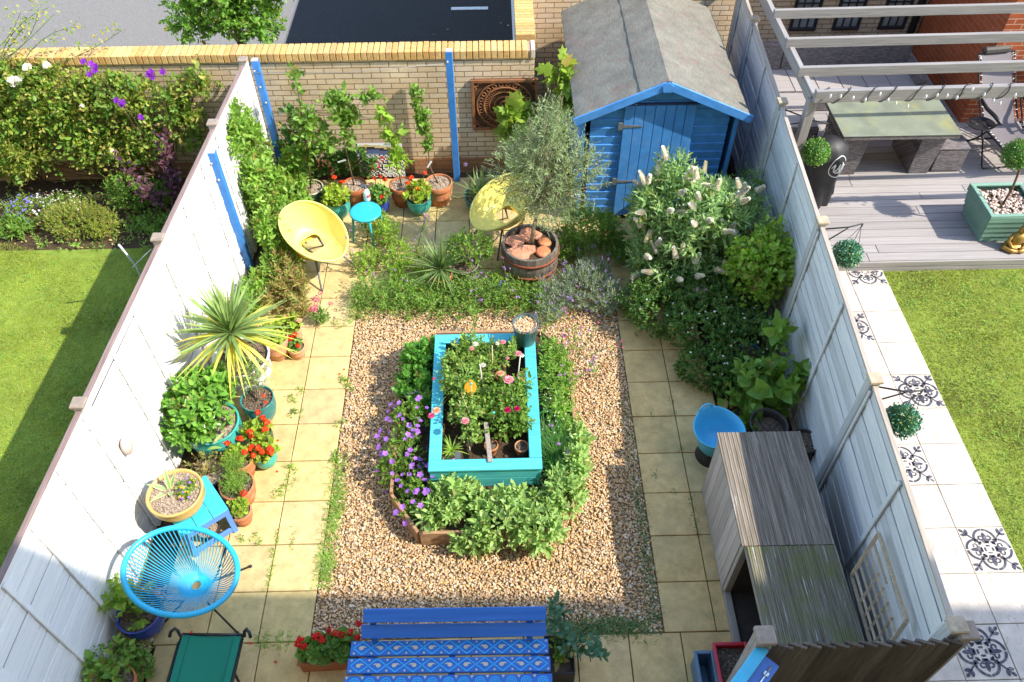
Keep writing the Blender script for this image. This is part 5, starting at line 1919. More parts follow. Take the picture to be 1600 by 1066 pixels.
# ---- left row of pots, far to near
t = thing("potted_cordyline", "large cordyline with long sword leaves, yellow below, in a white pot", "plant", xy((-1.057, 3.365, 0.42)))
pot(t, .3, .42, M_WPOT, 'plain', .22, seed=1)
_o = np.array((-1.234, 3.729, 0))
cc = np.array((-1.166, 3.569, 0.95)) - [_o[0], _o[1], 0]
b = MB(); b.tube([(0, 0, .36), (cc[0] * .5, cc[1] * .5, .6), tuple(cc - [0, 0, .06])], [.045, .04, .045], 10); b.build("trunk", K_PALE, t)
rg = R_(3)
n = 140
el = np.concatenate([rg.uniform(.3, 1.45, 75), rg.uniform(-.3, .42, 65)])
az = np.arange(n) * 2.399 + rg.normal(0, .2, n)
D = np.c_[np.cos(el) * np.cos(az), np.cos(el) * np.sin(az), np.sin(el)]
L = rg.uniform(.5, .7, n)
gi = el > .28
for sel, nm, mt in ((gi, "leaf_rosette", F_YUC), (~gi, "lower_leaf_rosette", F_YUCY)):
    b = MB(); k = sel.sum()
    put_blades(b, np.tile(cc, (k, 1)) + D[sel] * .03, D[sel], L[sel], rg.uniform(.036, .05, k), rg.uniform(.02, .3, k) + (0 if nm == "leaf_rosette" else .1), 6, .25, 0, .03, None, .35)
    b.build(nm, mt, t)

t = thing("potted_geranium", "scarlet geranium in a pale terracotta pot right of the white cordyline pot", "plant", xy((-0.795, 3.728, 0.3)), 0, "potted geraniums")
pot(t, .148, .3, M_TERRAP, 'flower', .1, seed=2); geranium(t, 21, .28, .17, .2, 3, B_RED, F_GER, .05, 44)
t = thing("potted_geranium", "geranium with pale orange flowers in a terracotta pot behind two others", "plant", xy((-0.663, 3.904, 0.26)), 0, "potted geraniums")
pot(t, .13, .26, M_TERRAP, 'flower', .09, seed=3); geranium(t, 22, .24, .15, .16, 2, B_APRI, F_GER, .045, 36)
t = thing("potted_geranium", "little terracotta pot crowded with scarlet geranium flowers on the buff path", "plant", xy((-0.584, 3.714, 0.16)), 0, "potted geraniums")
pot(t, .1, .16, M_TERRAP, 'flower', .075, seed=4); geranium(t, 23, .15, .1, .1, 6, B_RED, F_GERD, .032, 34)

t = thing("potted_camellia", "glossy dark green camellia in a large turquoise glazed pot", "shrub", xy((-1.204, 2.55, 0.36)))
pot(t, .27, .36, M_TURQ, 'glazed', .15, M_POTGRIT, seed=5)
_o = np.array((-1.204, 2.55, 0.36)); _c = np.array((-1.249, 2.577, 0.62)) - [_o[0], _o[1], 0]
bl = [((_c[0], _c[1], .62), (.33, .36, .3)), ((_c[0] - .12, _c[1] + .1, .7), (.22, .24, .22)), ((_c[0] + .12, _c[1] + .2, .68), (.22, .2, .2)), ((_c[0] - .1, _c[1] - .22, .5), (.22, .2, .2))]
bush(t, 31, bl, 300, F_CAM, .095, .62, 6, .11, .5, inner=.5, zmin=.4, stem=K_WOODY, stem_from=[(0, 0, .34)], nst=16, sr=.01)

t = thing("potted_shrub", "sparse grey green twiggy shrub in a dark teal pot", "shrub", xy((-0.823, 2.875, 0.32)))
pot(t, .17, .32, M_TEAL, 'glazed', .11, seed=6)
bush(t, 32, [((.0, .1, .55), (.16, .2, .3))], 70, F_BUD, .035, .55, 6, .1, .6, inner=.2, zmin=.33, stem=K_PALE, stem_from=[(0, 0, .3)], nst=14, sr=.004)
flower_head(t, (.1, -.05, .42), .02, B_RED, R_(1), 16, .016); flower_head(t, (.12, -.09, .36), .018, B_RED, R_(2), 16, .016)

t = thing("potted_geranium", "lime leaved geranium in a dark glossy pot below the teal pot", "plant", xy((-0.75, 2.5, 0.26)), 0, "potted geraniums")
pot(t, .125, .26, M_DGREEN, 'glazed', .08, seed=7); geranium(t, 24, .25, .15, .15, 5, B_RED, F_GER, .045, 44)
t = thing("potted_geranium", "leggy geranium in a deep terracotta pot between the camellia and the turquoise pot", "plant", xy((-0.875, 2.178, 0.27)), 0, "potted geraniums")
pot(t, .135, .27, M_TERRA, 'flower', .09, seed=8); geranium(t, 25, .26, .13, .2, 3, B_RED, F_GER, .042, 40, heads=[(-.09, .06, .44), (.02, .12, .42), (.08, -.02, .4)])
t = thing("potted_geranium", "bushy geranium thick with scarlet flowers in a low turquoise pot at the path edge", "plant", xy((-0.681, 2.287, 0.2)), 0, "potted geraniums")
pot(t, .12, .2, M_TURQ, 'glazed', .07, seed=9); geranium(t, 26, .19, .155, .15, 9, B_RED, F_GER, .042, 60)
t = thing("potted_plant", "dying twiggy plant in a black pot behind the ochre bowl", "plant", xy((-1.144, 2.039, 0.26)))
pot(t, .17, .26, M_BLACKP, 'plain', .12, M_POTGRIT, seed=10)
bush(t, 33, [((-.03, .02, .33), (.2, .22, .12))], 46, F_RUST, .04, .6, 5, .08, .4, inner=.3, zmin=.24, stem=K_WOODY, stem_from=[(0, 0, .24)], nst=22, sr=.003)
bush(t, 34, [((-.1, -.1, .3), (.1, .08, .06))], 14, F_LIME, .05, .55, 5, .05, .6, name="young_foliage", zmin=.24)
b = MB(); put_leaves(b, np.array([[-.02, .17, .38], [-.1, .2, .4], [.05, .2, .42]]), np.array([[.9, .1, .1], [-.6, .5, .2], [.5, .6, .3]]), np.array([[0, 0, 1.]] * 3), .15, .045); b.build("pale_foliage", F_SAGE, t)
t = thing("potted_herb", "feathery green herb spilling over a broad terracotta pot", "plant", xy((-0.843, 1.876, 0.28)))
pot(t, .165, .28, M_TERRA, 'flower', .11, seed=11)
rg = R_(35); P, O = shell(rg, 420, [((-.01, -.0, .33), (.16, .17, .13)), ((-.03, .17, .4), (.12, .13, .1))], .3, .26, .6)
b = MB(); put_shoots(b, rg, P, O, .07, 8, .034, .2, .7, .6, .4, LEAF_TINY); b.build("foliage", F_CLIMB, t)
t = thing("potted_geranium", "small lime geranium with two scarlet heads in a terracotta pot by the plant table", "plant", xy((-0.788, 1.647, 0.2)), 0, "potted geraniums")
pot(t, .108, .2, M_TERRA, 'flower', .072, seed=12); geranium(t, 27, .19, .1, .14, 2, B_RED, F_GER, .036, 40, heads=[(-.12, -.03, .27), (.05, .1, .33)])

t = thing("agave_bowl", "ochre glazed bowl with a variegated agave and pansies on the turquoise table", "plant", ((-1.227, 1.567, 0.66)[0], (-1.227, 1.567, 0.66)[1], .423))
pot(t, .245, .25, M_OCHRE, 'bowl', .14, M_POTGRIT, seed=13, grit=420)
rg = R_(36)
az = np.array([1.7, 2.9, 3.9, .5, 5.2, 1.2]); el = np.array([1.15, .25, .3, .2, .6, .8]); L = np.array([.27, .24, .2, .16, .14, .2])
D = np.c_[np.cos(el) * np.cos(az), np.cos(el) * np.sin(az), np.sin(el)]
ce = np.array([-.05, .03, .22])
b = MB(); put_blades(b, np.tile(ce, (6, 1)), D, L, .052, .12, 6, .3, 0, .03, None, .4); b.build("agave_edge", F_AGAV, t)
b = MB(); put_blades(b, np.tile(ce, (6, 1)) + [0, 0, .004], D, L * .97, .028, .12, 6, .3, 0, .03, None, .4); b.build("agave_leaf", F_AGAVG, t)
P, O = bush(t, 37, [((.1, .02, .25), (.1, .13, .06))], 70, F_CLIMB, .03, .5, 6, .05, .7, name="pansy_foliage", zmin=.22)
k = rg.choice(len(P), 14); scatter_blossom(t, P[k] + [0, 0, .02], O[k] + [0, 0, 1], B_YEL, rg, .014)
k = rg.choice(len(P), 14); scatter_blossom(t, P[k] + [0, 0, .02], O[k] + [0, 0, 1], B_PURP, rg, .014, name="purple_blossom")
t = thing("plant_pot", "brown pot of dry soil tucked on the floor under the plant table", "pot", xy((-1.071, 1.505, 0.12)))
pot(t, .11, .14, M_DARKP, 'plain', .08, M_POTGRIT, seed=14)

t = thing("potted_plant", "broad leaved plant in a cobalt blue pot beside the string chair", "plant", xy((-1.421, 0.639, 0.28)))
pot(t, .185, .28, M_COBALT, 'glazed', .12, seed=15, soil_z=.22)
bush(t, 38, [((-.1, .1, .42), (.25, .2, .14)), ((.0, 0, .3), (.14, .14, .08))], 46, F_LIME, .075, .62, 5, .09, .5, inner=.3, zmin=.23, stem=K_GREEN, stem_from=[(0, 0, .22)], nst=14, sr=.004)
t = thing("potted_plant", "leafy plant in a terracotta pot in the near left corner by the fence", "plant", xy((-1.456, 0.073, 0.24)))
pot(t, .15, .24, M_TERRAD, 'flower', .1, seed=16)
bush(t, 39, [((-.05, .08, .33), (.26, .25, .14))], 60, F_MID, .07, .6, 5, .08, .5, inner=.3, zmin=.2, stem=K_GREEN, stem_from=[(0, 0, .22)], nst=14, sr=.004)
t = thing("ground_plant", "low dark leafy plant on the pebbles beside the white fence", "plant", xy((-1.474, 0.395, 0.1)))
bush(t, 40, [((0, 0, .1), (.2, .28, .14)), ((.1, -.2, .1), (.18, .2, .12))], 90, F_GERD, .055, .6, 5, .07, .6, inner=.3, zmin=.01)

# ---- shrubs along the white fence
def climber(name, label, cat, loc, seed, blobs, n, mat, **kw):
    t = thing(name, label, cat, loc)
    bush(t, seed, blobs, n, mat, stem=K_WOODY, **kw)
    return t


climber("climbing_shrub", "tall leafy climber covering the white fence behind the yellow chair", "shrub", (-1.2, 5.7, 0), 50,
        [((-.12, .3, 1.45), (.12, .4, .35)), ((-.06, .4, 1.0), (.18, .4, .4)), ((.0, .0, .85), (.2, .3, .35)), ((.0, .2, .5), (.3, .5, .45)), ((.12, -.15, .4), (.28, .35, .4)), ((.15, .5, .35), (.34, .45, .35)), ((.18, -.5, .45), (.2, .25, .4)), ((.25, .8, .35), (.26, .3, .35)), ((.3, .1, .25), (.3, .5, .25))], 900, F_CLIMB,
        ll=.095, lw=.46, nl=7, length=.17, up=.3, inner=.5, rand=.55, nst=30, sr=.008, stem_from=[(.1, -.4, 0), (0, .2, 0), (0, .6, 0)])
climber("corner_climber", "dark green climber in the far corner at the foot of the blue post", "climber", (-.98, 6.85, 0), 51,
        [((0, 0, .45), (.3, .16, .45)), ((.3, .05, .35), (.3, .12, .35)), ((.05, .0, .9), (.2, .12, .35)), ((.75, .06, .25), (.3, .1, .3))], 260, F_DARK, ll=.075, lw=.8, nl=5, length=.12, up=.3, nst=14, sr=.006)
climber("euphorbia", "rusty tinted euphorbia shrub beside the cordyline", "shrub", xy((-0.76, 4.65, 0.25)), 52,
        [((0, 0, .25), (.26, .28, .25)), ((-.12, -.2, .2), (.22, .2, .22)), ((-.1, .2, .3), (.2, .2, .22)), ((.1, -.28, .16), (.2, .2, .16))], 260, F_RUST, ll=.085, lw=.24, nl=11, length=.12, up=.7, tpl=LEAF_LANCE, nst=20, sr=.005, inner=.5)
t = thing("leafy_perennial", "pale green leafy clump at the foot of the nearer blue post by the white fence", "plant", (-1.0, 4.85, 0))
bush(t, 49, [((0, 0, .22), (.26, .3, .24)), ((-.15, -.25, .2), (.2, .25, .22)), ((.15, .25, .2), (.2, .25, .2)), ((-.2, -.55, .2), (.16, .25, .2))], 230, F_CLIMB, .08, .45, 7, .13, .5, stem=K_GREEN, nst=14)
t = thing("valerian", "pink valerian flowering on the edge of the buff path", "flower", xy((-0.394, 4.205, 0)))
bush(t, 53, [((0, 0, .12), (.12, .12, .12))], 40, F_GERD, .05, .4, 6, .07, .7, inner=.3)
rg = R_(54)
for i in range(10):
    c = np.array([rg.normal(-.02, .06), rg.normal(0, .1), .3 + rg.uniform(-.08, .1)])
    fh = flower_head(t, c, .03, B_HPINK, rg, 26, .014)
    b = MB(); put_stems(b, [(0, 0, .02)], [c], .003, .002, .1, 4, 3, 0, rg); b.build("stalk", K_GREEN, fh)

# ---- pots along the brick wall
def sapling(label, px, rim, r, h, mat, style, seed, trunk, crown, leafm, leaf, n=60, rim_mat=None, tag_at=None, grit=M_POTGRIT, **kw):
    o = np.array([rim[0], rim[1], 0.0])
    t = thing("potted_tree", label, "tree", xy(rim), 0, "young trees in pots along the brick wall")
    pot(t, r, h, mat, style, r * .7, grit, rim_mat, seed=seed)
    T = [np.array(q) - o for q in trunk]
    T = [np.array([0, 0, h - .04])] + T
    b = MB(); b.tube(T, np.linspace(.011, .004, len(T)), 7); b.build("trunk", K_WOODY, t)
    bl = [((np.array(c) - o), rr) for c, rr in crown]
    bush(t, seed + 100, bl, n, leafm, leaf[0], leaf[1], leaf[2], leaf[3], kw.get('up', .3), kw.get('tpl', LEAF_OVAL), kw.get('inner', .25), zmin=h, stem=K_WOODY, stem_from=[T[-2] * .7 + T[1] * .3, T[len(T) // 2]], nst=kw.get('nst', 12), sr=.004, tiltup=kw.get('tiltup', .2))
    if tag_at is not None:
        c = np.array(tag_at) - o
        b = MB(); b.box(c, (.11, .004, .025), .001, Euler((.2, kw.get('tr', -.25), .1)).to_matrix()); b.build("plant_label", M_WPL, t)
    return t


sapling("young tree with a tall thin leader in a cream rimmed dark green pot", 0, (-0.771, 6.385, 0.28), .165, .28, M_DGREEN, 'flower', 61,
        [(-0.704, 6.35, 0.74), (-0.683, 6.45, 1.417), (-0.68, 6.55, 2.034)], [((-0.606, 6.4, 1.131), (.24, .2, .3)), ((-0.813, 6.4, 0.803), (.2, .16, .2)), ((-0.449, 6.4, 0.94), (.14, .14, .2)), ((-0.672, 6.5, 1.816), (.05, .05, .3)), ((-0.609, 6.4, 1.358), (.2, .18, .2))], F_MID, (.085, .72, 5, .12), 130, M_CREAM)
sapling("open branched young tree with a white label in a terracotta pot by the mosaic", 0, (-0.201, 6.41, 0.3), .165, .3, M_TERRAD, 'flower', 62,
        [(-0.214, 6.4, 0.644), (-0.251, 6.5, 1.149), (-0.157, 6.6, 1.663)], [((-0.223, 6.5, 1.42), (.2, .18, .28)), ((0.167, 6.5, 1.545), (.2, .16, .1)), ((-0.222, 6.45, 0.996), (.16, .14, .2)), ((-0.355, 6.5, 1.467), (.12, .1, .16)), ((-0.134, 6.5, 1.239), (.2, .16, .2))], F_MID, (.085, .72, 5, .12), 100, None, (-0.288, 6.35, 0.711))
sapling("young cherry with long drooping leaves in a terracotta pot before the mosaic", 0, (0.425, 6.379, 0.32), .165, .32, M_TERRAD, 'flower', 63,
        [(0.407, 6.4, 0.56), (0.378, 6.5, 0.949), (0.376, 6.6, 1.209)], [((0.394, 6.45, 0.983), (.17, .15, .15)), ((0.42, 6.4, 0.68), (.15, .13, .12)), ((0.289, 6.5, 1.276), (.08, .07, .1))], F_LIME, (.13, .34, 6, .1), 42, None, None, tpl=LEAF_LANCE, up=-.35, tiltup=-.3)
sapling("columnar young pear with a white label in a terracotta pot near the middle blue post", 0, (0.911, 6.393, 0.33), .18, .33, M_TERRA, 'flower', 64,
        [(0.819, 6.4, 0.551), (0.801, 6.5, 1.082), (0.708, 6.6, 1.604)], [((0.785, 6.5, 1.175), (.13, .12, .22)), ((0.717, 6.55, 1.504), (.1, .09, .2)), ((0.811, 6.45, 0.879), (.09, .08, .12))], F_MID, (.065, .6, 6, .09), 105, None, (0.825, 6.3, 0.675), tr=-1.0)
t = thing("potted_geranium", "yellowish geranium in a turquoise pot between the cream rimmed pot and the stool", "plant", xy((-0.395, 6.147, 0.26)), 0, "potted geraniums")
pot(t, .155, .26, M_TURQ, 'glazed', .09, seed=17); geranium(t, 28, .25, .2, .2, 4, B_RED, F_GER, .052, 66, heads=[(.1, .08, .48), (.06, .12, .44), (-.08, .03, .42), (-.02, .15, .5)])
t = thing("potted_geranium", "geranium in a small cobalt blue pot behind the turquoise stool", "plant", xy((0.151, 6.194, 0.22)), 0, "potted geraniums")
pot(t, .11, .22, M_COBALT, 'glazed', .07, seed=18); geranium(t, 29, .21, .17, .2, 4, B_RED, F_GERD, .045, 60, heads=[(-.06, .14, .45), (.02, .16, .46), (.08, .13, .43), (.04, -.1, .33)])
t = thing("potted_geranium", "geranium with scarlet heads in a round turquoise pot at the front of the row", "plant", xy((0.655, 6.182, 0.25)), 0, "potted geraniums")
pot(t, .16, .25, M_TURQ, 'glazed', .075, seed=19); geranium(t, 30, .24, .18, .2, 4, B_RED, F_GER, .05, 62, heads=[(-.12, .06, .43), (.09, .2, .48), (.0, -.05, .42), (-.08, .12, .47)])
t = thing("potted_agapanthus", "strappy agapanthus in a wide teal pot right of the middle blue post", "plant", xy((1.462, 6.236, 0.22)))
pot(t, .22, .22, M_TEAL, 'plain', .16, seed=20, soil_z=.17)
rg = R_(55); n = 80; el = rg.uniform(.7, 1.5, n); az = rg.uniform(0, 6.28, n)
D = np.c_[np.cos(el) * np.cos(az), np.cos(el) * np.sin(az), np.sin(el)]
b = MB(); put_blades(b, np.c_[rg.normal(0, .06, (n, 2)), np.full(n, .17)], D, rg.uniform(.35, .6, n), .016, .25, 6, .2); b.build("foliage", F_AGAP, t)
flower_head(t, (-.18, .12, .62), .03, B_LAV, rg, 20, .014)

# ---- far wall fig
t = thing("fig_tree", "fig with large drooping lobed leaves trained by the terracotta wall panel", "tree", (2.38, 6.85, 0))
_o = np.array([2.38, 6.85, 0])
b = MB()
for pth in ([(0, 0, 0), (.02, .05, .7), (.1, .08, 1.3), (.12, .05, 1.72)], [(0, 0, .3), (-.25, .08, .7), (-.48, .1, 1.1)], [(.0, 0, .5), (.2, .05, 1.0), (.25, .0, 1.4)]):
    b.tube(pth, np.linspace(.022, .008, len(pth)), 7)
b.build("trunk", K_PALE, t)
bush(t, 56, [((.12, .0, 1.6), (.2, .12, .26)), ((.2, .0, 1.15), (.16, .12, .2)), ((-.45, .0, 1.0), (.28, .12, .26)), ((-.52, -.02, .75), (.16, .1, .16)), ((.22, -.05, 1.35), (.18, .12, .3))], 85, F_FIG, .15, .85, 4, .1, -.2, LEAF_LOBED, .3, zmin=.4, tiltup=-.7)

# ---- olive
t = thing("olive_tree", "silvery olive tree with an airy rounded crown growing from the half barrel", "tree", (2.07, 4.99, .44))
b = MB(); b.tube([(0, 0, 0), (.03, .03, .25), (.09, .1, .5), (.13, .16, .75)], [.028, .024, .02, .014], 9)
rg = R_(57)
bl = [((.18, .25, 1.05), (.62, .58, .6)), ((-.15, .2, .95), (.42, .45, .45)), ((.5, .25, .9), (.42, .42, .42)), ((.2, .25, 1.5), (.32, .32, .38)), ((.2, .05, .62), (.5, .42, .28))]
P, O = shell(rg, 1050, bl, .3, .3, .15)
for i in rg.choice(len(P), 60, replace=False):
    s = np.array([.09, .1, .5]) + np.array([.05, .06, .25]) * rg.random()
    b.tube([s, s + (P[i] - s) * .5 + [0, 0, .06], P[i]], [.011, .006, .003], 5, False)
b.build("trunk", K_PALE, t)
b = MB(); put_shoots(b, rg, P, O, .2, 16, .05, .2, .45, .5, .45, LEAF_LANCE); b.build("crown", F_OLIVE, t)

# ---- bed between the patio and the gravel
t = thing("box_shrub", "lime green small leaved shrub left of the spiky yucca on the far patio", "shrub", xy((0.383, 5.225, 0.1)))
bush(t, 58, [((.05, -.1, .22), (.2, .3, .2)), ((-.1, .3, .24), (.2, .22, .2)), ((-.25, .55, .2), (.2, .2, .16)), ((.1, -.45, .14), (.14, .16, .14)), ((.35, -.2, .18), (.2, .2, .18)), ((-.3, -.1, .14), (.2, .25, .14))], 760, F_LIME, .034, .55, 7, .07, .5, inner=.5, stem=K_WOODY, nst=14)
t = thing("potted_yucca", "spiky dark yucca in a terracotta pot among the bed flowers", "plant", xy((0.998, 4.783, 0.2)))
pot(t, .13, .22, M_TERRA, 'flower', .09, seed=21)
rg = R_(59); n = 95; el = rg.uniform(.1, 1.45, n); az = rg.uniform(0, 6.28, n)
D = np.c_[np.cos(el) * np.cos(az), np.cos(el) * np.sin(az), np.sin(el)]
b = MB(); put_blades(b, np.tile([0, 0, .28], (n, 1)) + D * .02, D, rg.uniform(.36, .54, n), .024, .06, 4, .3, 0, .03, None, .3); b.build("leaf_rosette", F_AGAP, t)
t = thing("potted_shrub", "round leafy shrub in a pale grey pot between the yucca and the barrel", "shrub", xy((1.279, 4.886, 0.2)))
pot(t, .16, .26, M_GREYP, 'plain', .12, seed=22)
bush(t, 60, [((.08, .05, .5), (.28, .26, .22)), ((-.08, .12, .45), (.2, .2, .18)), ((.25, .1, .4), (.16, .16, .14))], 220, F_MID, .042, .55, 7, .08, .5, inner=.5, zmin=.26, stem=K_WOODY, stem_from=[(0, 0, .24)], nst=12)
t = thing("potted_herb", "tiny green herb in a small bright blue pot beside the barrel", "plant", xy((1.637, 4.717, 0.12)))
pot(t, .08, .13, M_paint_blue := m_paint("bright_blue_pot", (.03, .16, .55), .3, .1, 8, 0, .5), 'flower', .06, seed=23)
bush(t, 65, [((0, 0, .18), (.1, .1, .08))], 60, F_LIME, .025, .5, 6, .04, .6, inner=.3, zmin=.12)
t = thing("fennel", "dense feathery green shrub filling the corner right of the barrel", "shrub", xy((2.684, 5.281, 0.15)))
bush(t, 66, [((.1, .1, .34), (.4, .34, .34)), ((.35, .15, .24), (.26, .26, .24)), ((-.15, -.1, .2), (.24, .22, .2)), ((.5, -.12, .18), (.2, .2, .18))], 800, F_MID, .05, .32, 9, .1, .5, LEAF_LANCE, .55)
t = thing("lavender", "silvery grey lavender mound on the gravel in front of the barrel", "shrub", (2.58, 4.46, 0))
rg = R_(67)
bl = [((-.25, .0, .14), (.28, .3, .18)), ((.1, .05, .18), (.34, .34, .22)), ((.38, -.05, .16), (.22, .3, .2)), ((.2, .3, .18), (.3, .25, .2)), ((-.32, -.25, .1), (.22, .2, .12))]
P, O = shell(rg, 1100, bl, .5, .02, .3)
b = MB(); put_shoots(b, rg, P, O, .1, 10, .05, .2, .6, .45, .4, LEAF_TINY); b.build("foliage", F_LAV, t)
k = rg.choice(len(P), 110, replace=False)
b = MB()
D = unit(O[k] + [0, 0, .9] + rg.normal(0, .25, (110, 3)))
put_blades(b, P[k], D, .15, .006, .1, 2)
b.build("flower_stalk", F_CHIVE, t)
b = MB(); put_shoots(b, rg, P[k] + D * .17, D, .05, 10, .02, .8, .1, .5, .1, LEAF_TINY); b.build("blossom", B_LAV, t)


def verbena(label, loc, seed, ns, spread, h, fl=B_VERB, leaf=F_MID):
    t = thing("verbena", label, "flower", loc, 0, "tall thin verbena plants")
    rg = R_(seed)
    b, l = MB(), MB()
    tips = []
    for i in range(ns):
        a = np.array([rg.normal(0, .03), rg.normal(0, .03), 0])
        c = np.array([rg.normal(0, spread), rg.normal(0, spread), h * rg.uniform(.6, 1.1)])
        put_stems(b, [a], [c], .0035, .002, .12, 4, 4, 0, rg)
        tips.append(c)
        for tt in (.25, .45, .65, .85):
            p = a + (c - a) * tt
            d = rdirs(rg, 2) * [1, 1, .3] + [0, 0, .25]
            put_leaves(l, np.tile(p, (2, 1)), d, np.tile([0, 0, 1.], (2, 1)), .06 * (1.1 - tt * .6), .015, LEAF_LANCE)
        for j in range(2):
            p = a + (c - a) * rg.uniform(.6, .85)
            e = c + rg.normal(0, .06, 3); put_stems(b, [p], [e], .002, .0015, .1, 4, 2, 0, rg); tips.append(e)
    b.build("stem", K_GREEN, t); l.build("foliage", leaf, t)
    for c in tips[:ns * 2]:
        flower_head(t, c, .014 * rg.uniform(.7, 1.3), fl, rg, 14, .011)


for i, (q, ns, sp, h, lab) in enumerate((((0.688, 5.266, 0), 4, .14, .7, "thin verbena stems with lilac heads rising between the lime shrub and the yucca"), ((-0.043, 4.999, 0), 3, .14, .6, "sparse verbena leaning over the buff path edge near the lime shrub"),
                                         ((1.335, 4.629, 0), 4, .18, .6, "verbena with lilac heads in front of the grey potted shrub"), ((1.831, 4.508, 0), 5, .14, .6, "verbena clump with lilac heads just in front of the half barrel"),
                                         ((0.459, 4.546, 0), 3, .15, .45, "short verbena on the gravel edge before the lime shrub"), ((1.415, 3.956, 0), 3, .1, .5, "verbena rising behind the planter's back rim"),
                                         ((2.186, 3.984, 0), 4, .12, .5, "verbena by the wire hooped bucket"), ((2.542, 3.461, 0.15), 5, .13, .6, "pinkish verbena leaning out over the gravel right of the raised bed"), ((2.372, 3.022, 0.15), 4, .12, .55, "verbena with upright stems by the right side of the planter"), ((2.291, 3.377, 0.15), 6, .13, .65, "tall verbena nearest the bucket on the right of the planter"), ((2.683, 3.354, 0), 3, .1, .4, "stray verbena sprawling on the open gravel right of the bed"))):
    verbena(lab, q, 70 + i, ns, sp, h, B_VERB if i < 7 else B_HPINK if i == 7 else B_VERB)

# ground cover along the top of the gravel
rg = R_(80)
n = 1700
P = np.c_[rg.uniform(-.05, 2.2, n), 4.5 + .13 * np.sin(np.arange(n)) + rg.normal(0, .14, n), np.full(n, 0.02)]
P = P[(P[:, 1] > 4.12 + .1 * np.sin(P[:, 0] * 5))]
b = MB(); n = len(P); put_shoots(b, rg, P + np.c_[np.zeros((n, 2)), rg.uniform(.02, .26, n)], np.tile([0, 0, 1.], (n, 1)) + rg.normal(0, .5, (n, 3)), .13, 8, .05, .28, .6, .7, .4, LEAF_LANCE)
kind(b.build("ground_cover", F_MID), 'stuff')
# weeds and moss along the edges
def weeds(name, pts, n, sx, sy, L, mat, seed, up=1.0, W=.006, z=0.0):
    rg = R_(seed); b = MB()
    for (x, y) in pts:
        P = np.c_[rg.normal(x, sx, n), rg.normal(y, sy, n), np.full(n, z)]
        D = np.c_[rg.normal(0, .7, n), rg.normal(0, .7, n), np.full(n, up)]
        put_blades(b, P, D, L * rg.uniform(.5, 1.3, n), W, .5, 3)
    return kind(b.build(name, mat), 'stuff')


weeds("weeds", [(.05, y) for y in np.arange(1.0, 2.35, .1)] + [(.07, 1.62), (.08, 1.75), (.1, 1.9), (.06, 1.2), (.05, 1.1)], 75, .04, .05, .08, F_CLIMB, 81)
weeds("weeds", [(2.3 + .075 * i, .5 + .02 * (i % 3)) for i in range(8)], 95, .06, .045, .08, F_DARK, 82)
weeds("weeds", [(2.99, y) for y in np.arange(.55, 1.9, .1)] + [(2.9, .52), (2.97, .6)], 60, .035, .06, .04, F_DARK, 83, .8)
weeds("weeds", [(3.0, y) for y in np.arange(2.0, 3.2, .25)], 30, .03, .06, .04, F_MID, 84, .8)
weeds("weeds", [(-.45, y) for y in (1.3, 1.45, 1.12, 1.02, 2.1)] + [(-.46 + .09 * k, .47) for k in range(5)] + [(-.3, 1.43), (-.4, .5), (-.25, .47)], 26, .012, .05, .05, F_CLIMB, 85, .8)
weeds("weeds", [(3.5, y) for y in (2.35, 1.6, 1.75, 1.5, 2.8, 2.95)] + [(3.2, 2.05), (3.25, 2.77), (3.35, 1.85)], 22, .02, .03, .03, F_DARK, 86, .6)
b = MB(); rg = R_(87)
pts = [(.02, 3.25), (-.02, 3.3), (-.5, 3.2), (-.48, 2.92), (-.55, 3.1), (-.02, 2.75), (-.45, 2.22), (-.5, 1.95), (-.55, 1.9), (-.75, 1.43), (-.62, 1.42), (-.02, 2.3), (-.42, 2.0), (-.2, 4.15), (.0, 4.3)]
for x, y in pts:
    k = 9 if x > -.1 else 6
    put_shoots(b, rg, np.c_[rg.normal(x, .035, k), rg.normal(y, .04, k), rg.uniform(.01, .05, k)], np.tile([0, 0, 1.], (k, 1)), .04, 6, .035, .4, .5, .9, .4, LEAF_OVAL)
kind(b.build("weeds", F_CLIMB), 'stuff')
# fallen petals and leaf litter on the paving
b = MB(); rg = R_(88); n = 70
P = np.c_[rg.uniform(-1.0, 0, n), rg.uniform(.1, 4.4, n), np.full(n, .004)]
put_leaves(b, P, np.c_[rdirs(rg, n)[:, :2], np.full(n, .1)], np.tile([0, 0, 1.], (n, 1)), rg.uniform(.008, .022, n), .012, LEAF_TINY)
kind(b.build("leaf_litter", F_DRY), 'stuff')
b = MB(); P = np.array([[-1.08, .43, .004], [-.92, .43, .31], [-.5, .45, .004], [-.28, .3, .004], [-.1, 3.42, .004], [-.06, 3.5, .004], [-.62, 2.55, .004], [-.57, 2.2, .004]])
put_leaves(b, P, np.c_[rdirs(rg, 8)[:, :2], np.full(8, .15)], np.tile([0, 0, 1.], (8, 1)), .025, .02, LEAF_ROUND)
kind(b.build("fallen_petals", B_CRIM), 'stuff')

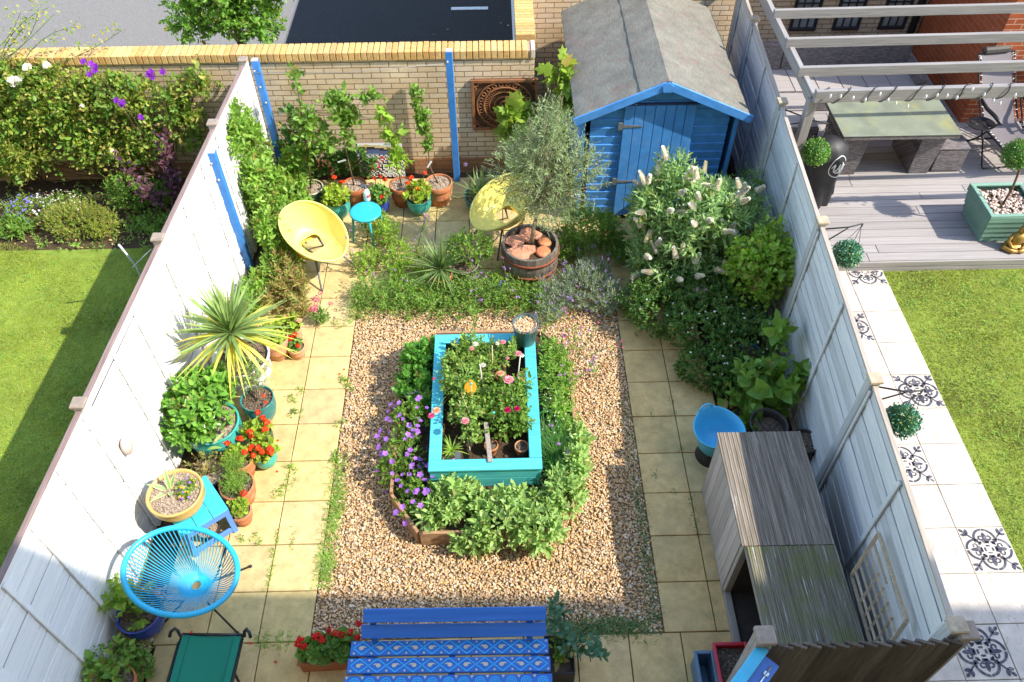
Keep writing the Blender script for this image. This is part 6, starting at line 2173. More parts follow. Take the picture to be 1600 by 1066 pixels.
# ---- planting in and round the raised bed
t = thing("sage", "broad mound of pale green sage spilling over the near end of the raised bed", "herb", (1.75, 1.5, .15))
_o = np.array([1.75, 1.5, .15])
bl = [(np.array(c) - _o, r) for c, r in (((1.256, 1.697, 0.28), (.27, .2, .2)), ((1.642, 1.438, 0.28), (.3, .25, .22)), ((1.992, 1.383, 0.27), (.27, .25, .22)), ((2.244, 1.693, 0.3), (.22, .26, .22)), ((2.376, 2.007, 0.3), (.14, .2, .2)), ((1.764, 1.633, 0.25), (.3, .16, .16)), ((1.109, 1.554, 0.24), (.18, .16, .16)), ((2.445, 2.299, 0.25), (.1, .2, .14)), ((1.001, 1.5, 0.2), (.14, .12, .12)), ((1.404, 1.296, 0.16), (.24, .12, .12)))]
bush(t, 90, bl, 860, F_SAGE, .088, .44, 6, .1, .6, LEAF_OVAL, .6, zmin=-.1, stem=K_GREEN, nst=20)
t = thing("cranesbill", "mound of purple cranesbill flowers tumbling over the left side of the raised bed", "flower", (.78, 2.15, .15))
_o = np.array([.78, 2.15, .15])
bl = [(np.array(c) - _o, r) for c, r in (((0.754, 2.595, 0.28), (.2, .25, .2)), ((0.715, 2.211, 0.28), (.26, .28, .22)), ((0.624, 2.045, 0.2), (.2, .2, .16)), ((0.888, 1.828, 0.25), (.18, .18, .16)), ((0.864, 1.595, 0.18), (.16, .1, .1)), ((1.039, 1.75, 0.2), (.14, .16, .14)), ((0.794, 1.791, 0.2), (.18, .2, .14)), ((0.803, 1.61, 0.18), (.14, .12, .1)), ((1.096, 1.912, 0.22), (.1, .2, .14)))]
P, O = bush(t, 91, bl, 560, F_MID, .036, .9, 6, .07, .4, LEAF_LOBED, .5, zmin=-.12)
rg = R_(92); k = rg.choice(len(P), 120, replace=False)
scatter_blossom(t, P[k] + O[k] * .07 + [0, 0, .03], O[k] * .7 + [0, 0, .8] + rg.normal(0, .25, (120, 3)), B_PURP, rg, .03, 5, "blossom", .95)
t = thing("lush_perennial", "lush bright green leafy clump on the back left of the raised bed", "plant", (.8, 3.1, .15))
_o = np.array([.8, 3.1, .15])
bl = [(np.array(c) - _o, r) for c, r in (((0.792, 3.381, 0.3), (.2, .22, .2)), ((0.761, 3.048, 0.28), (.22, .22, .2)), ((0.871, 2.809, 0.26), (.16, .2, .16)), ((0.923, 3.514, 0.3), (.14, .12, .16)))]
bush(t, 93, bl, 360, F_FERN, .06, .95, 5, .07, .5, LEAF_LOBED, .5, zmin=-.1)
t = thing("mixed_perennial", "loose tangle of green stems and small flowers along the right of the planter", "plant", (2.22, 2.9, .15))
bush(t, 94, [((.14, .25, .14), (.14, .35, .18)), ((.12, -.25, .1), (.14, .3, .14)), ((-.02, .2, .18), (.18, .3, .22)), ((.02, -.15, .14), (.18, .24, .18)), ((.0, .5, .18), (.16, .2, .2)), ((.1, -.35, .08), (.18, .16, .12))], 520, F_CLIMB, .052, .35, 7, .1, .8, LEAF_LANCE, .3, zmin=-.08)
rg = R_(95); n = 60
scatter_blossom(t, np.c_[rg.normal(.0, .1, n), rg.normal(-.3, .15, n), rg.uniform(.08, .24, n)], np.tile([0, 0, 1.], (n, 1)) + rg.normal(0, .3, (n, 3)), B_WHITE, rg, .009, 5)
t = thing("chives", "fine grassy clump of chives at the front right of the planter", "herb", (2.2, 2.2, .15))
rg = R_(96); n = 900
P = np.c_[rg.normal(0, .08, n), rg.normal(0, .14, n), np.zeros(n)]
D = np.c_[rg.normal(.12, .38, n), rg.normal(0, .38, n), np.ones(n)]
b = MB(); put_blades(b, P, D, rg.uniform(.22, .42, n), .005, .25, 5, tipw=.1); b.build("foliage", F_CHIVE, t)
for c in ((.02, -.1, .36), (.1, -.18, .33), (-.04, .1, .38)):
    flower_head(t, c, .02, B_VERB, rg, 22, .012)


def rose(label, loc, seed, blobs, n, leafm, flowers, nst=10):
    t = thing("rose_bush", label, "rose", loc, 0, "roses in the turquoise planter")
    o = np.array(loc)
    bl = [(np.array(c) - o, r) for c, r in blobs]
    bush(t, seed, bl, n, leafm, .048, .68, 6, .11, .45, LEAF_OVAL, .35, zmin=.0, stem=K_GREEN, stem_from=[(0, 0, 0)], nst=nst, sr=.006)
    rg = R_(seed + 1)
    for c, mt, r in flowers:
        c = np.array(c) - o
        b = MB()
        for ring, (m, rr, tilt) in enumerate(((7, 1.0, .15), (6, .75, .6), (5, .5, 1.2), (4, .3, 2.0))):
            a = np.arange(m) * 2 * math.pi / m + ring * .5
            D = np.c_[np.cos(a), np.sin(a), np.full(m, tilt)]
            put_leaves(b, np.tile(c, (m, 1)) + [0, 0, .004 * ring], D, np.tile([0, 0, 1.], (m, 1)) - D * .3, r * rr, r * rr * 1.05, LEAF_ROUND)
        f = b.build("flower_head", mt, t)
        b = MB(); put_stems(b, [(0, 0, .1)], [c], .004, .003, .1, 5, 3, 0, rg); b.build("stalk", K_GREEN, f)
    return t


rose("yellow green rose bush filling the left of the planter with pink and apricot flowers", (1.25, 2.95, .25), 110,
     [((1.245, 3.114, 0.6), (.2, .2, .22)), ((1.285, 2.763, 0.62), (.22, .22, .22)), ((1.337, 2.476, 0.58), (.2, .2, .2)), ((1.148, 2.947, 0.55), (.14, .2, .16)), ((1.471, 2.731, 0.5), (.16, .2, .16)), ((1.44, 2.973, 0.56), (.18, .2, .18)), ((1.379, 2.304, 0.5), (.16, .16, .16))], 420, F_ROSE,
     [((1.018, 2.32, 0.7), B_HPINK, .035), ((1.066, 2.364, 0.72), B_APRI, .04), ((1.343, 2.215, 0.75), B_PINK, .04), ((1.024, 2.771, 0.7), B_HPINK, .018)])
rose("dark leaved rose bush at the right of the planter with cerise flowers", (1.8, 2.35, .25), 112,
     [((1.788, 2.581, 0.58), (.22, .2, .2)), ((1.72, 2.357, 0.52), (.2, .22, .18)), ((1.876, 2.391, 0.52), (.14, .2, .18)), ((1.632, 2.85, 0.5), (.16, .16, .14)), ((1.585, 2.529, 0.5), (.16, .2, .16)), ((1.87, 2.803, 0.55), (.14, .16, .16))], 330, F_MID,
     [((1.74, 2.308, 0.78), B_CERISE, .034), ((1.831, 2.321, 0.78), B_CERISE, .03), ((1.759, 2.655, 0.8), B_PINK, .05), ((1.686, 2.753, 0.78), B_APRI, .035)])
rose("small leaved rose with white and pink blooms at the back of the planter", (1.62, 3.3, .25), 114,
     [((1.371, 3.329, 0.55), (.18, .14, .18)), ((1.636, 3.232, 0.5), (.2, .2, .18)), ((1.804, 3.299, 0.52), (.12, .14, .16)), ((1.536, 3.105, 0.5), (.2, .16, .16))], 240, F_ROSE,
     [((1.433, 3.169, 0.75), B_WHITE, .03), ((1.712, 3.196, 0.74), B_PINK, .03), ((1.653, 3.18, 0.74), B_WHITE, .022), ((1.864, 3.055, 0.72), B_PINK, .035), ((1.902, 3.045, 0.7), B_WHITE, .025), ((1.509, 2.93, 0.7), B_WHITE, .028), ((1.754, 3.033, 0.68), B_PINK, .02), ((1.394, 3.118, 0.74), B_PINK, .026)])
t = thing("spider_plant", "strappy light green plant arching over the planter's front left corner", "plant", (1.194, 2.141, 0.42))
rg = R_(115); n = 34; el = rg.uniform(.3, 1.3, n); az = rg.uniform(0, 6.28, n)
D = np.c_[np.cos(el) * np.cos(az), np.cos(el) * np.sin(az), np.sin(el)]
b = MB(); put_blades(b, np.tile([0, 0, -.06], (n, 1)), D, rg.uniform(.14, .26, n), .012, .5, 5, .2); b.build("foliage", F_LIME, t)

# ---- right border
t = thing("buddleja", "grey green buddleja with creamy white flower spikes in front of the blue shed", "shrub", (3.95, 5.0, 0))
bl = [((.1, -.25, 1.1), (.5, .4, .4)), ((.5, -.15, .9), (.38, .42, .42)), ((-.45, .0, .95), (.4, .38, .4)), ((-.2, .1, 1.0), (.5, .42, .45)), ((.15, -.05, .95), (.45, .42, .42)), ((-.35, -.1, .62), (.42, .38, .38)), ((.42, .2, .8), (.36, .38, .4)), ((-.3, .15, 1.35), (.28, .25, .28)), ((.2, -.3, .55), (.45, .4, .4)), ((.0, -.4, .8), (.5, .35, .38)), ((-.5, -.3, .45), (.32, .32, .36)), ((-.15, -.55, .5), (.45, .3, .3))]
P, O = bush(t, 120, bl, 1500, F_BUD, .1, .28, 8, .18, .45, LEAF_LANCE, .55, stem=K_PALE, stem_from=[(0, 0, 0), (.1, .05, 0)], nst=40, sr=.01)
rg = R_(121)
vis = np.where((O @ unit(np.array([-.2, -.75, .65]))) > .25)[0]
for i in rg.choice(vis, 62, replace=False):
    d = unit(O[i] + [0, 0, .35] + rg.normal(0, .3, 3))
    n = 260; tt = rg.random(n); L = rg.uniform(.1, .19)
    side = unit(np.cross(np.tile(d, (n, 1)), rdirs(rg, n)))
    C = P[i] + d * .03 + np.outer(tt * L, d) + side * (.021 * (1 - .9 * tt))[:, None]
    b = MB(); put_leaves(b, C, unit(side + d * .3), np.tile(d, (n, 1)) + side, .02, .02, LEAF_TINY)
    b.tube([P[i] + d * .03, P[i] + d * (.03 + L * .5), P[i] + d * (.03 + L)], [.016, .014, .001], 7, False)
    b.build("flower_spike", B_CREAM, t)
t = thing("rose_shrub", "bright green broad leaved shrub against the grey fence below the buddleja", "shrub", (4.5, 4.1, 0))
bush(t, 122, [((.05, 0, .95), (.36, .38, .38)), ((-.2, -.02, .98), (.24, .28, .25)), ((.1, .2, 1.15), (.24, .28, .22)), ((.05, -.12, .66), (.26, .26, .22))], 400, F_LIME, .07, .75, 5, .16, .35, LEAF_HEART, .4, zmin=.3, rand=.6, stem=K_PALE, stem_from=[(0, -.1, 0), (-.08, 0, 0), (.1, 0, 0)], nst=22, sr=.012)
t = thing("ground_shrub", "dense dark green shrub dotted with tiny white flowers spreading over the right path", "shrub", (3.9, 3.75, 0))
bl = [((-.38, .3, .3), (.42, .38, .3)), ((.05, .0, .36), (.5, .45, .34)), ((.42, -.2, .34), (.42, .45, .34)), ((.4, .35, .36), (.42, .4, .34)), ((.0, -.5, .22), (.36, .28, .24)), ((-.1, .5, .34), (.4, .35, .3)), ((.2, -.65, .2), (.3, .26, .22)), ((-.6, .5, .24), (.3, .3, .24)), ((-.3, .75, .35), (.4, .3, .3)), ((.5, .6, .4), (.3, .3, .3))]
P, O = bush(t, 123, bl, 3400, F_SHRUB, .04, .6, 8, .08, .5, LEAF_OVAL, .7)
rg = R_(124); k = rg.choice(np.where(O[:, 2] > .1)[0], 150, replace=False)
scatter_blossom(t, P[k] + O[k] * .025, O[k], B_WHITE, rg, .013, 5, "blossom", .9)
t = thing("mulberry", "young plant with large heart shaped leaves by the grey fence and the empty planters", "plant", (4.35, 2.75, 0))
bush(t, 125, [((.0, .1, .5), (.36, .34, .26)), ((.12, .35, .8), (.2, .22, .25)), ((-.15, -.15, .3), (.3, .28, .2)), ((.3, .05, .6), (.18, .22, .2)), ((.05, .0, .25), (.4, .35, .2))], 90, F_MID, .15, .85, 4, .16, .4, LEAF_HEART, .3, zmin=.1, stem=K_GREEN, stem_from=[(0, .1, 0), (.1, 0, 0)], nst=18, sr=.006)
t = thing("plant_pot", "teal glazed pot half hidden in the shrubs by the grey fence", "pot", xy((4.362, 3.357, 0.3)))
pot(t, .15, .3, M_TEAL, 'glazed', .1, seed=30)
t = thing("fence_creeper", "thin leafy creeper on the grey fence beside the shed", "climber", (4.72, 5.75, 0))
bush(t, 126, [((.0, 0, .5), (.14, .3, .5)), ((.06, -.25, .8), (.1, .2, .4)), ((-.15, .1, .2), (.25, .3, .25)), ((-.1, -.3, .4), (.2, .25, .35))], 190, F_MID, .06, .35, 6, .12, .4, LEAF_LANCE, .3, stem=K_WOODY, nst=14)

# ---- near bench: trough and black pot
t = thing("geranium_trough", "terracotta trough of red geraniums at the left end of the bench", "plant", (.22, .3, 0), .03)
b = MB()
for s in (-1, 1):
    b.box((0, s * .08, .085), (.5, .016, .17), .004); b.box((s * .24, 0, .085), (.016, .144, .17), .004)
b.box((0, 0, .01), (.48, .15, .015), .002)
for s in (-1, 1):
    b.box((0, s * .083, .165), (.53, .026, .022), .006); b.box((s * .25, 0, .1645), (.026, .14, .022), .006)
b.build("trough", M_TERRAD, t)
b = MB(); b.box((0, 0, .13), (.465, .145, .03), .003); b.build("soil", M_POTSOIL, t)
rg = R_(130)
P, O = shell(rg, 120, [((-.08, .02, .22), (.2, .14, .13)), ((.12, .03, .22), (.17, .14, .12))], .5, .12, .5)
b = MB(); put_shoots(b, rg, P, O, .05, 5, .052, 1.0, .8, .75, .3, LEAF_ROUND); b.build("foliage", F_GERD, t)
for i in range(13):
    c = (rg.normal(-.03, .11) if i < 11 else .25, .08 + rg.normal(0, .055), .36 + rg.normal(0, .035))
    fh = flower_head(t, c, .03, B_CRIM, rg, 22, .022)
    b = MB(); put_stems(b, [(c[0] * .5, 0, .15)], [np.array(c)], .003, .0025, .1, 4, 3, 0, rg); b.build("stalk", K_GREEN, fh)
t = thing("potted_plant", "blue green leggy plant in a black square pot at the right end of the bench", "plant", (2.12, .22, 0))
b = MB()
for s in (-1, 1):
    b.box((0, s * .15, .11), (.24, .016, .22), .004); b.box((s * .113, 0, .11), (.016, .284, .22), .004)
b.box((0, 0, .01), (.22, .28, .015), .002); b.build("pot", M_BLACKP, t)
b = MB(); b.box((0, 0, .15), (.205, .275, .03), .003); b.build("soil", M_POTSOIL, t)
bush(t, 131, [((.2, .0, .36), (.22, .16, .14)), ((-.02, .22, .4), (.1, .2, .16)), ((.1, .1, .3), (.12, .16, .12))], 44, F_BLUEG, .085, .6, 5, .1, .4, LEAF_OVAL, .3, zmin=.14, stem=K_GREEN, stem_from=[(0, 0, .15)], nst=14, sr=.004)
bush(t, 132, [((-.03, .02, .24), (.07, .12, .06))], 12, F_LIME, .07, .45, 4, .06, .5, name="young_foliage", zmin=.16)

# ================================================================== LEFT GARDEN
t = thing("climbing_rose", "big climbing rose smothering the brick wall of the left garden, a few white blooms", "climber", (-3.6, 6.9, 0))
bl = [((-1.0, -.1, 1.1), (.7, .3, .55)), ((-.3, -.15, 1.2), (.6, .3, .5)), ((.4, -.12, 1.15), (.6, .3, .5)), ((1.0, -.05, 1.3), (.5, .25, .35)), ((-1.7, -.1, 1.0), (.7, .3, .6)), ((.1, -.2, .7), (.6, .28, .35)), ((-.9, -.2, .65), (.5, .28, .35)),
      ((1.3, -.02, .95), (.35, .2, .4)), ((-.7, .05, 1.65), (.8, .25, .2)), ((.55, .0, 1.5), (.5, .2, .2)), ((-1.8, .05, 1.6), (.6, .25, .25))]
bl += [((-2.4, -.05, 1.2), (.6, .3, .7)), ((-.2, .0, 1.55), (1.2, .22, .2)), ((.7, -.15, .7), (.4, .25, .35)), ((1.55, .05, 1.5), (.3, .16, .2)), ((-1.3, -.15, .5), (.5, .25, .35))]
bush(t, 139, bl, 900, F_MID, .075, .6, 7, .2, .2, LEAF_OVAL, .3, "dark_foliage", zmin=.1, rand=.7)
P, O = bush(t, 140, bl, 1700, F_ROSER, .068, .6, 7, .22, .2, LEAF_OVAL, .4, zmin=.1, rand=.7, stem=K_WOODY, stem_from=[(-1, .1, 0), (0, .1, 0), (.7, .1, 0)], nst=40, sr=.01)
rg = R_(141)
for q, r in (((-4.062, 6.6, 1.776), .05), ((-3.983, 6.6, 1.783), .045), ((-4.059, 6.6, 1.717), .045), ((-3.812, 6.6, 1.93), .05), ((-3.576, 6.6, 1.958), .045), ((-3.319, 6.5, 1.47), .03), ((-3.197, 6.5, 0.821), .03)):
    flower_head(t, np.array(q) - [3.6 * -1, 6.9, 0], r, B_WHITE, rg, 24, r * .9)
# long whippy shoots above the wall
b = MB(); l = MB()
for a, c in (((-.75, .1, 1.8), (-3.641, 7.3, 2.312)), ((-.75, .1, 1.8), (-3.769, 7.3, 2.298)), ((-.8, .1, 1.75), (-3.968, 7.2, 2.143)), ((-.5, .1, 1.75), (-3.29, 7.2, 2.116)), ((-.1, .1, 1.75), (-2.834, 7.2, 2.06)), ((-1.3, .1, 1.7), (-4.001, 7.3, 2.254)), ((-.85, .1, 1.7), (-3.551, 7.2, 2.281))):
    c = np.array(c) - [-3.6, 6.9, 0]
    a = np.array(a); put_stems(b, [a], [c], .006, .003, .3, 5, 5, 0, rg)
    for tt in np.linspace(.3, 1, 8):
        k = 5
        put_leaves(l, np.tile(a + (c - a) * tt + [0, 0, .05], (k, 1)) + rg.normal(0, .04, (k, 3)), rdirs(rg, k) + [0, 0, .2], np.tile([0, 0, 1.], (k, 1)), .05, .03)
b.build("cane", K_GREEN, t); l.build("cane_foliage", F_ROSER, t)
t = thing("clematis", "violet clematis flowers scrambling through the climbing rose", "climber", (-3.0, 6.7, 0))
b = MB(); l = MB()
cl = [(-3.138, 6.62, 1.988), (-3.062, 6.62, 1.954), (-3.015, 6.62, 1.921), (-3.038, 6.6, 1.883), (-3.106, 6.58, 1.846), (-2.437, 6.62, 1.811), (-2.403, 6.62, 1.776), (-2.395, 6.62, 1.843), (-2.904, 6.55, 1.51), (-2.856, 6.54, 1.463), (-2.832, 6.54, 1.489), (-2.667, 6.5, 1.306), (-2.251, 6.6, 1.852)]
put_stems(b, np.tile([.1, 0.1, 0], (len(cl), 1)), np.array(cl) - [-3.0, 6.7, 0], .004, .002, .2, 4, 5, 0, rg)
b.build("stem", K_WOODY, t)
for q in cl:
    c = np.array(q) - [-3.0, 6.7, 0]
    f = MB(); m = 6; a = np.arange(m) * math.pi / 3 + rg.random()
    nrm = unit(np.array([[.1, -.75, .65]]) + rg.normal(0, .2, (1, 3)))[0]
    e = unit(np.cross(nrm, [1, 0, .1])); g = np.cross(nrm, e)
    D = np.cos(a)[:, None] * e + np.sin(a)[:, None] * g + nrm * .15
    put_leaves(f, np.tile(c, (m, 1)), D, np.tile(nrm, (m, 1)), .045, .03, LEAF_OVAL); f.build("flower_head", B_CLEM, t)
for i, (lab, x, y, blb, n, mt, kw) in enumerate((
    ("feathery yellow green bamboo like shrub at the far left by the wall", -4.55, 6.7, [((0, 0, .75), (.35, .3, .35)), ((.1, .1, 1.1), (.3, .25, .25))], 160, F_ROSER, dict(ll=.09, lw=.16, nl=9, length=.18, up=.2, tpl=LEAF_LANCE)),
    ("mound of bright green box like shrub on the edge of the left lawn", -3.72, 5.95, [((0, 0, .2), (.42, .32, .25)), ((-.3, .1, .16), (.25, .25, .18)), ((.3, .0, .16), (.22, .25, .18))], 620, F_ROSER, dict(ll=.026, lw=.5, nl=8, length=.07, up=.6)),
    ("loose green perennial clump between the box mound and the purple smoke bush", -3.2, 6.45, [((0, 0, .25), (.35, .28, .28)), ((.35, .0, .2), (.25, .25, .22))], 190, F_MID, dict(ll=.055, lw=.4, nl=7, length=.12, up=.6)),
    ("grassy green perennial at the left edge of the flower bed", -4.6, 5.95, [((0, 0, .12), (.35, .2, .14))], 110, F_MID, dict(ll=.07, lw=.25, nl=7, length=.1, up=.5, tpl=LEAF_LANCE)),
    ("low green weeds below the smoke bush by the white fence", -2.45, 5.75, [((0, 0, .14), (.35, .3, .16)), ((-.35, .25, .1), (.3, .25, .12))], 150, F_MID, dict(ll=.05, lw=.5, nl=6, length=.09, up=.6)),
    ("small leafy seedling beside the white fence on the left lawn", -2.0, 4.1, [((0, 0, .35), (.16, .2, .22))], 40, F_CLIMB, dict(ll=.06, lw=.55, nl=6, length=.1, up=.5, stem=K_GREEN)))):
    t = thing("border_shrub" if i < 2 else "border_plant", lab, "plant", (x, y, -.03))
    bush(t, 150 + i, blb, int(n * 1.6), mt, **kw)
rg = R_(155); b = MB(); n = 420
P = np.c_[rg.uniform(-5.0, -1.7, n), rg.uniform(5.5, 7.0, n), rg.uniform(-.02, .12, n)]
P = P[np.sin(P[:, 0] * 3.1) + np.sin(P[:, 1] * 4 + P[:, 0]) > -.9]
n = len(P); put_shoots(b, rg, P, np.tile([0, 0, 1.], (n, 1)) + rg.normal(0, .5, (n, 3)), .09, 7, .05, .4, .6, .7, .4, LEAF_OVAL)
kind(b.build("ground_cover", F_CLIMB), 'stuff')
b = MB(); n = 300
P = np.c_[rg.uniform(-5.0, -1.7, n), rg.uniform(5.5, 7.0, n), np.full(n, -.045)]
put_leaves(b, P, np.c_[rdirs(rg, n)[:, :2], np.full(n, .15)], np.tile([0, 0, 1.], (n, 1)) + rg.normal(0, .3, (n, 3)), .045, .025, LEAF_OVAL)
kind(b.build("leaf_litter", F_DRY), 'stuff')
for k, (xa, xb, ya, yb, zz) in enumerate(((-4.9, -1.9, .2, 5.4, -.03), (6.5, 8.6, .6, 4.8, -.02))):
    rg = R_(156 + k); b = MB(); n = 190
    c = np.c_[rg.uniform(xa, xb, n), rg.uniform(ya, yb, n), np.full(n, zz)]
    c = c[(c[:, 0] < lf(c[:, 1]) - .12) | (c[:, 0] > 6)]
    P = np.repeat(c, 14, 0) + rg.normal(0, .03, (len(c) * 14, 3)) * [1, 1, 0]
    put_blades(b, P, np.c_[rg.normal(0, .8, len(P)), rg.normal(0, .8, len(P)), np.ones(len(P))], rg.uniform(.04, .075, len(P)), .008, .4, 3)
    kind(b.build("grass", F_CLIMB), 'stuff')
t = thing("lobelia", "cushion of blue and white lobelia at the left of the flower bed", "flower", (-4.42, 6.25, -.03))
P, O = bush(t, 160, [((0, 0, .14), (.4, .28, .22)), ((.35, .1, .12), (.28, .22, .18))], 260, F_CLIMB, .03, .4, 7, .06, .6)
rg = R_(161); k = rg.choice(len(P), 210, replace=False); kb = k[P[k, 0] < .22]; kw_ = k[P[k, 0] >= .12]
scatter_blossom(t, P[kb] + [0, 0, .02], O[kb] + [0, 0, .5], B_LOB, rg, .018, 5); scatter_blossom(t, P[kw_] + [0, 0, .025], O[kw_] + [0, 0, .5], B_WHITE, rg, .015, 5, "white_blossom")
t = thing("smoke_bush", "dark purple leaved smoke bush by the brick wall and the white fence", "shrub", (-2.6, 6.2, 0))
rg = R_(162)
b, l = MB(), MB()
for tip, nl in (((-2.49, 6.5, 1.007), 90), ((-2.442, 6.3, 0.566), 90), ((-2.988, 6.2, 0.82), 80), ((-2.801, 6.1, 0.475), 80), ((-2.511, 6.5, 0.768), 50)):
    c = np.array(tip) - [-2.6, 6.2, 0]
    put_stems(b, [(0, 0, 0)], [c], .012, .005, .15, 5, 5, 0, rg)
    tt = rg.uniform(.45, 1.05, nl)
    Pp = c * tt[:, None] + rg.normal(0, .05, (nl, 3)) + [0, 0, .03]
    put_leaves(l, Pp, rdirs(rg, nl) + [0, 0, .3], np.tile([0, -.3, 1.], (nl, 1)) + rg.normal(0, .4, (nl, 3)), rg.uniform(.05, .085, nl), .045)
b.build("stem", K_WOODY, t); l.build("foliage", F_PURP, t)

t = thing("street_tree", "young broad leaved tree growing beyond the brick wall beside the road", "tree", (-1.75, 8.05, 0))
b = MB(); b.tube([(0, 0, 0), (.03, .02, 1.0), (0, .05, 2.0), (.02, .05, 2.8)], [.07, .055, .045, .025], 10)
rg = R_(163)
bl = [((0, 0, 2.25), (.55, .5, .45)), ((-.35, .05, 2.35), (.35, .4, .4)), ((.35, .0, 2.3), (.35, .4, .35)), ((.0, -.1, 1.85), (.42, .35, .3)), ((.1, .1, 2.8), (.5, .5, .45)), ((.5, .1, 2.0), (.25, .25, .25))]
bl += [((-.5, -.1, 1.8), (.38, .3, .32)), ((.38, -.15, 1.8), (.4, .3, .3)), ((-.55, .0, 2.2), (.35, .35, .4)), ((.65, .0, 2.25), (.35, .3, .35))]
P, O = shell(rg, 1250, bl, .4, 1.3, 0)
for i in rg.choice(len(P), 40, replace=False):
    s = np.array([0, .04, 1.5 + rg.random()]); b.tube([s, (s + P[i]) / 2 + [0, 0, .05], P[i]], [.015, .008, .004], 5, False)
b.build("trunk", K_WOODY, t)
b = MB(); put_shoots(b, rg, P, O, .16, 8, .075, .6, .25, .6, .4, LEAF_OVAL); b.build("crown", F_TREE, t)
t = thing("washing_line_prop", "thin white prop and line leaning on the white fence over the left lawn", "prop", (-1.9, 3.9, 0))
b = MB(); A = (-2.315, 4.269, 1.2); Bq = (-2.376, 4.489, 0.7); b.tube([A, Bq, (Bq[0] + .03, Bq[1] - .05, 0)], .012, 7); b.build("prop", M_WPL, t, True)
b = MB(); b.tube([(-2.272, 4.243, 0.9), (-1.768, 3.85, 1.5)], .005, 5); b.build("line", M_WPL, t, True)
t = thing("solar_bulb", "small clear bulb light hung on a cord outside the white fence post", "light", (-1.78, 1.55, 1.55))
b = MB(); b.ball((0, 0, 0), .035, 14); b.build("bulb", M_BULB, t)
b = MB(); b.tube([(0, 0, -.02), (-.1, -.4, -.35), (-.12, -1.0, -.6)], .004, 5); b.build("cord", K_GREEN, t)

# ================================================================== RIGHT GARDEN
DZ = .15
M_RAT = m_paint("rattan", (.16, .14, .14), .6, .15, 30, 0, .4)
_nt = M_RAT.node_tree; _bb = _nt.nodes["Principled BSDF"]
_src = _bb.inputs['Base Color'].links[0].from_socket
_tc = _nt.nodes.new("ShaderNodeTexCoord"); _sp = _nt.nodes.new("ShaderNodeSeparateXYZ"); _nt.links.new(_tc.outputs['Object'], _sp.inputs[0])
_ad = _nt.nodes.new("ShaderNodeMath"); _ad.operation = 'ADD'; _nt.links.new(_sp.outputs[1], _ad.inputs[0]); _nt.links.new(_sp.outputs[2], _ad.inputs[1])
_cb = _nt.nodes.new("ShaderNodeCombineXYZ"); _nt.links.new(_sp.outputs[0], _cb.inputs[0]); _nt.links.new(_ad.outputs[0], _cb.inputs[1])
_bt = _nt.nodes.new("ShaderNodeTexBrick"); _bt.inputs['Scale'].default_value = 1; _bt.inputs['Brick Width'].default_value = .05; _bt.inputs['Row Height'].default_value = .016
_bt.inputs['Mortar Size'].default_value = .0025; _bt.inputs['Color1'].default_value = (.34, .3, .3, 1); _bt.inputs['Color2'].default_value = (.17, .15, .155, 1); _bt.inputs['Mortar'].default_value = (.02, .018, .018, 1)
_nt.links.new(_cb.outputs[0], _bt.inputs['Vector']); _nt.links.new(_bt.outputs['Color'], _bb.inputs['Base Color'])
_mm = _nt.nodes.new("ShaderNodeMath"); _mm.operation = 'SUBTRACT'; _mm.inputs[0].default_value = 1; _nt.links.new(_bt.outputs['Fac'], _mm.inputs[1]); bump(_nt, _bb, _mm.outputs[0], .7, .006)
M_RATD = M_RAT
t = thing("dining_table", "glass topped dark rattan dining table on two woven pedestals on the decking", "table", (6.88, 6.95, DZ))
b = MB(); b.box((0, 0, .68), (1.5, .95, .06), .006); b.build("table_frame", M_RAT, t)
mg = m_paint("algae_glass", (.22, .25, .19), .12, .2, 3, 0, .7, (.36, .36, .13), .9, 1.3)
b = MB(); b.box((0, 0, .717), (1.53, .97, .012), .003); b.build("glass_top", mg, t)
for sx in (-1, 1):
    b = MB()
    V = [(-.13, -.33, 0), (.13, -.33, 0), (.13, .33, 0), (-.13, .33, 0), (-.16, -.38, .65), (.16, -.38, .65), (.16, .38, .65), (-.16, .38, .65)]
    b.add(np.array(V) + [sx * .5, 0, 0], [(0, 3, 2, 1), (4, 5, 6, 7), (0, 1, 5, 4), (1, 2, 6, 5), (2, 3, 7, 6), (3, 0, 4, 7)]); b.build("pedestal", M_RAT, t)
for lab, x, y in (("dark rattan cube stool at the near right end of the dining table", 7.76, 6.84), ("dark rattan cube stool tucked behind it by the red brick wall", 7.75, 7.45)):
    t = thing("rattan_stool", lab, "stool", (x, y, DZ), 0, "rattan stools round the dining table")
    b = MB(); b.box((0, 0, .19), (.4, .4, .34), .008); b.build("body", M_RAT, t)
    b = MB(); b.box((0, 0, .375), (.415, .415, .022), .006); b.build("top", M_RAT, t)
    for sx in (-1, 1):
        for sy in (-1, 1):
            b = MB(); b.lathe([(.018, 0), (.018, .02)], 10, (sx * .17, sy * .17, 0)); b.build("foot", M_FRAME, t)
t = thing("rattan_sofa", "long dark rattan corner sofa behind the dining table against the brick building", "sofa", (6.75, 8.5, DZ))
b = MB(); b.box((.0, .0, .16), (2.2, .7, .3), .01); b.box((-.94, -.8, .16), (.66, .9, .298), .01); b.build("seat_base", M_RAT, t)
b = MB(); b.box((.15, .33, .5), (1.9, .12, .44), .01, Euler((-.1, 0, 0)).to_matrix()); b.build("backrest", M_RAT, t)
b = MB(); b.box((-1.0, .33, .5), (.38, .12, .438), .01, Euler((-.1, 0, 0)).to_matrix()); b.build("backrest", M_RAT, t)
b = MB(); b.box((1.12, -.0, .38), (.1, .66, .2), .008); b.build("armrest", M_RAT, t)
M_SEAT = m_paint("grey_lounge_pad", (.34, .31, .3), .85, .15, 30, .3, .2)
b = MB()
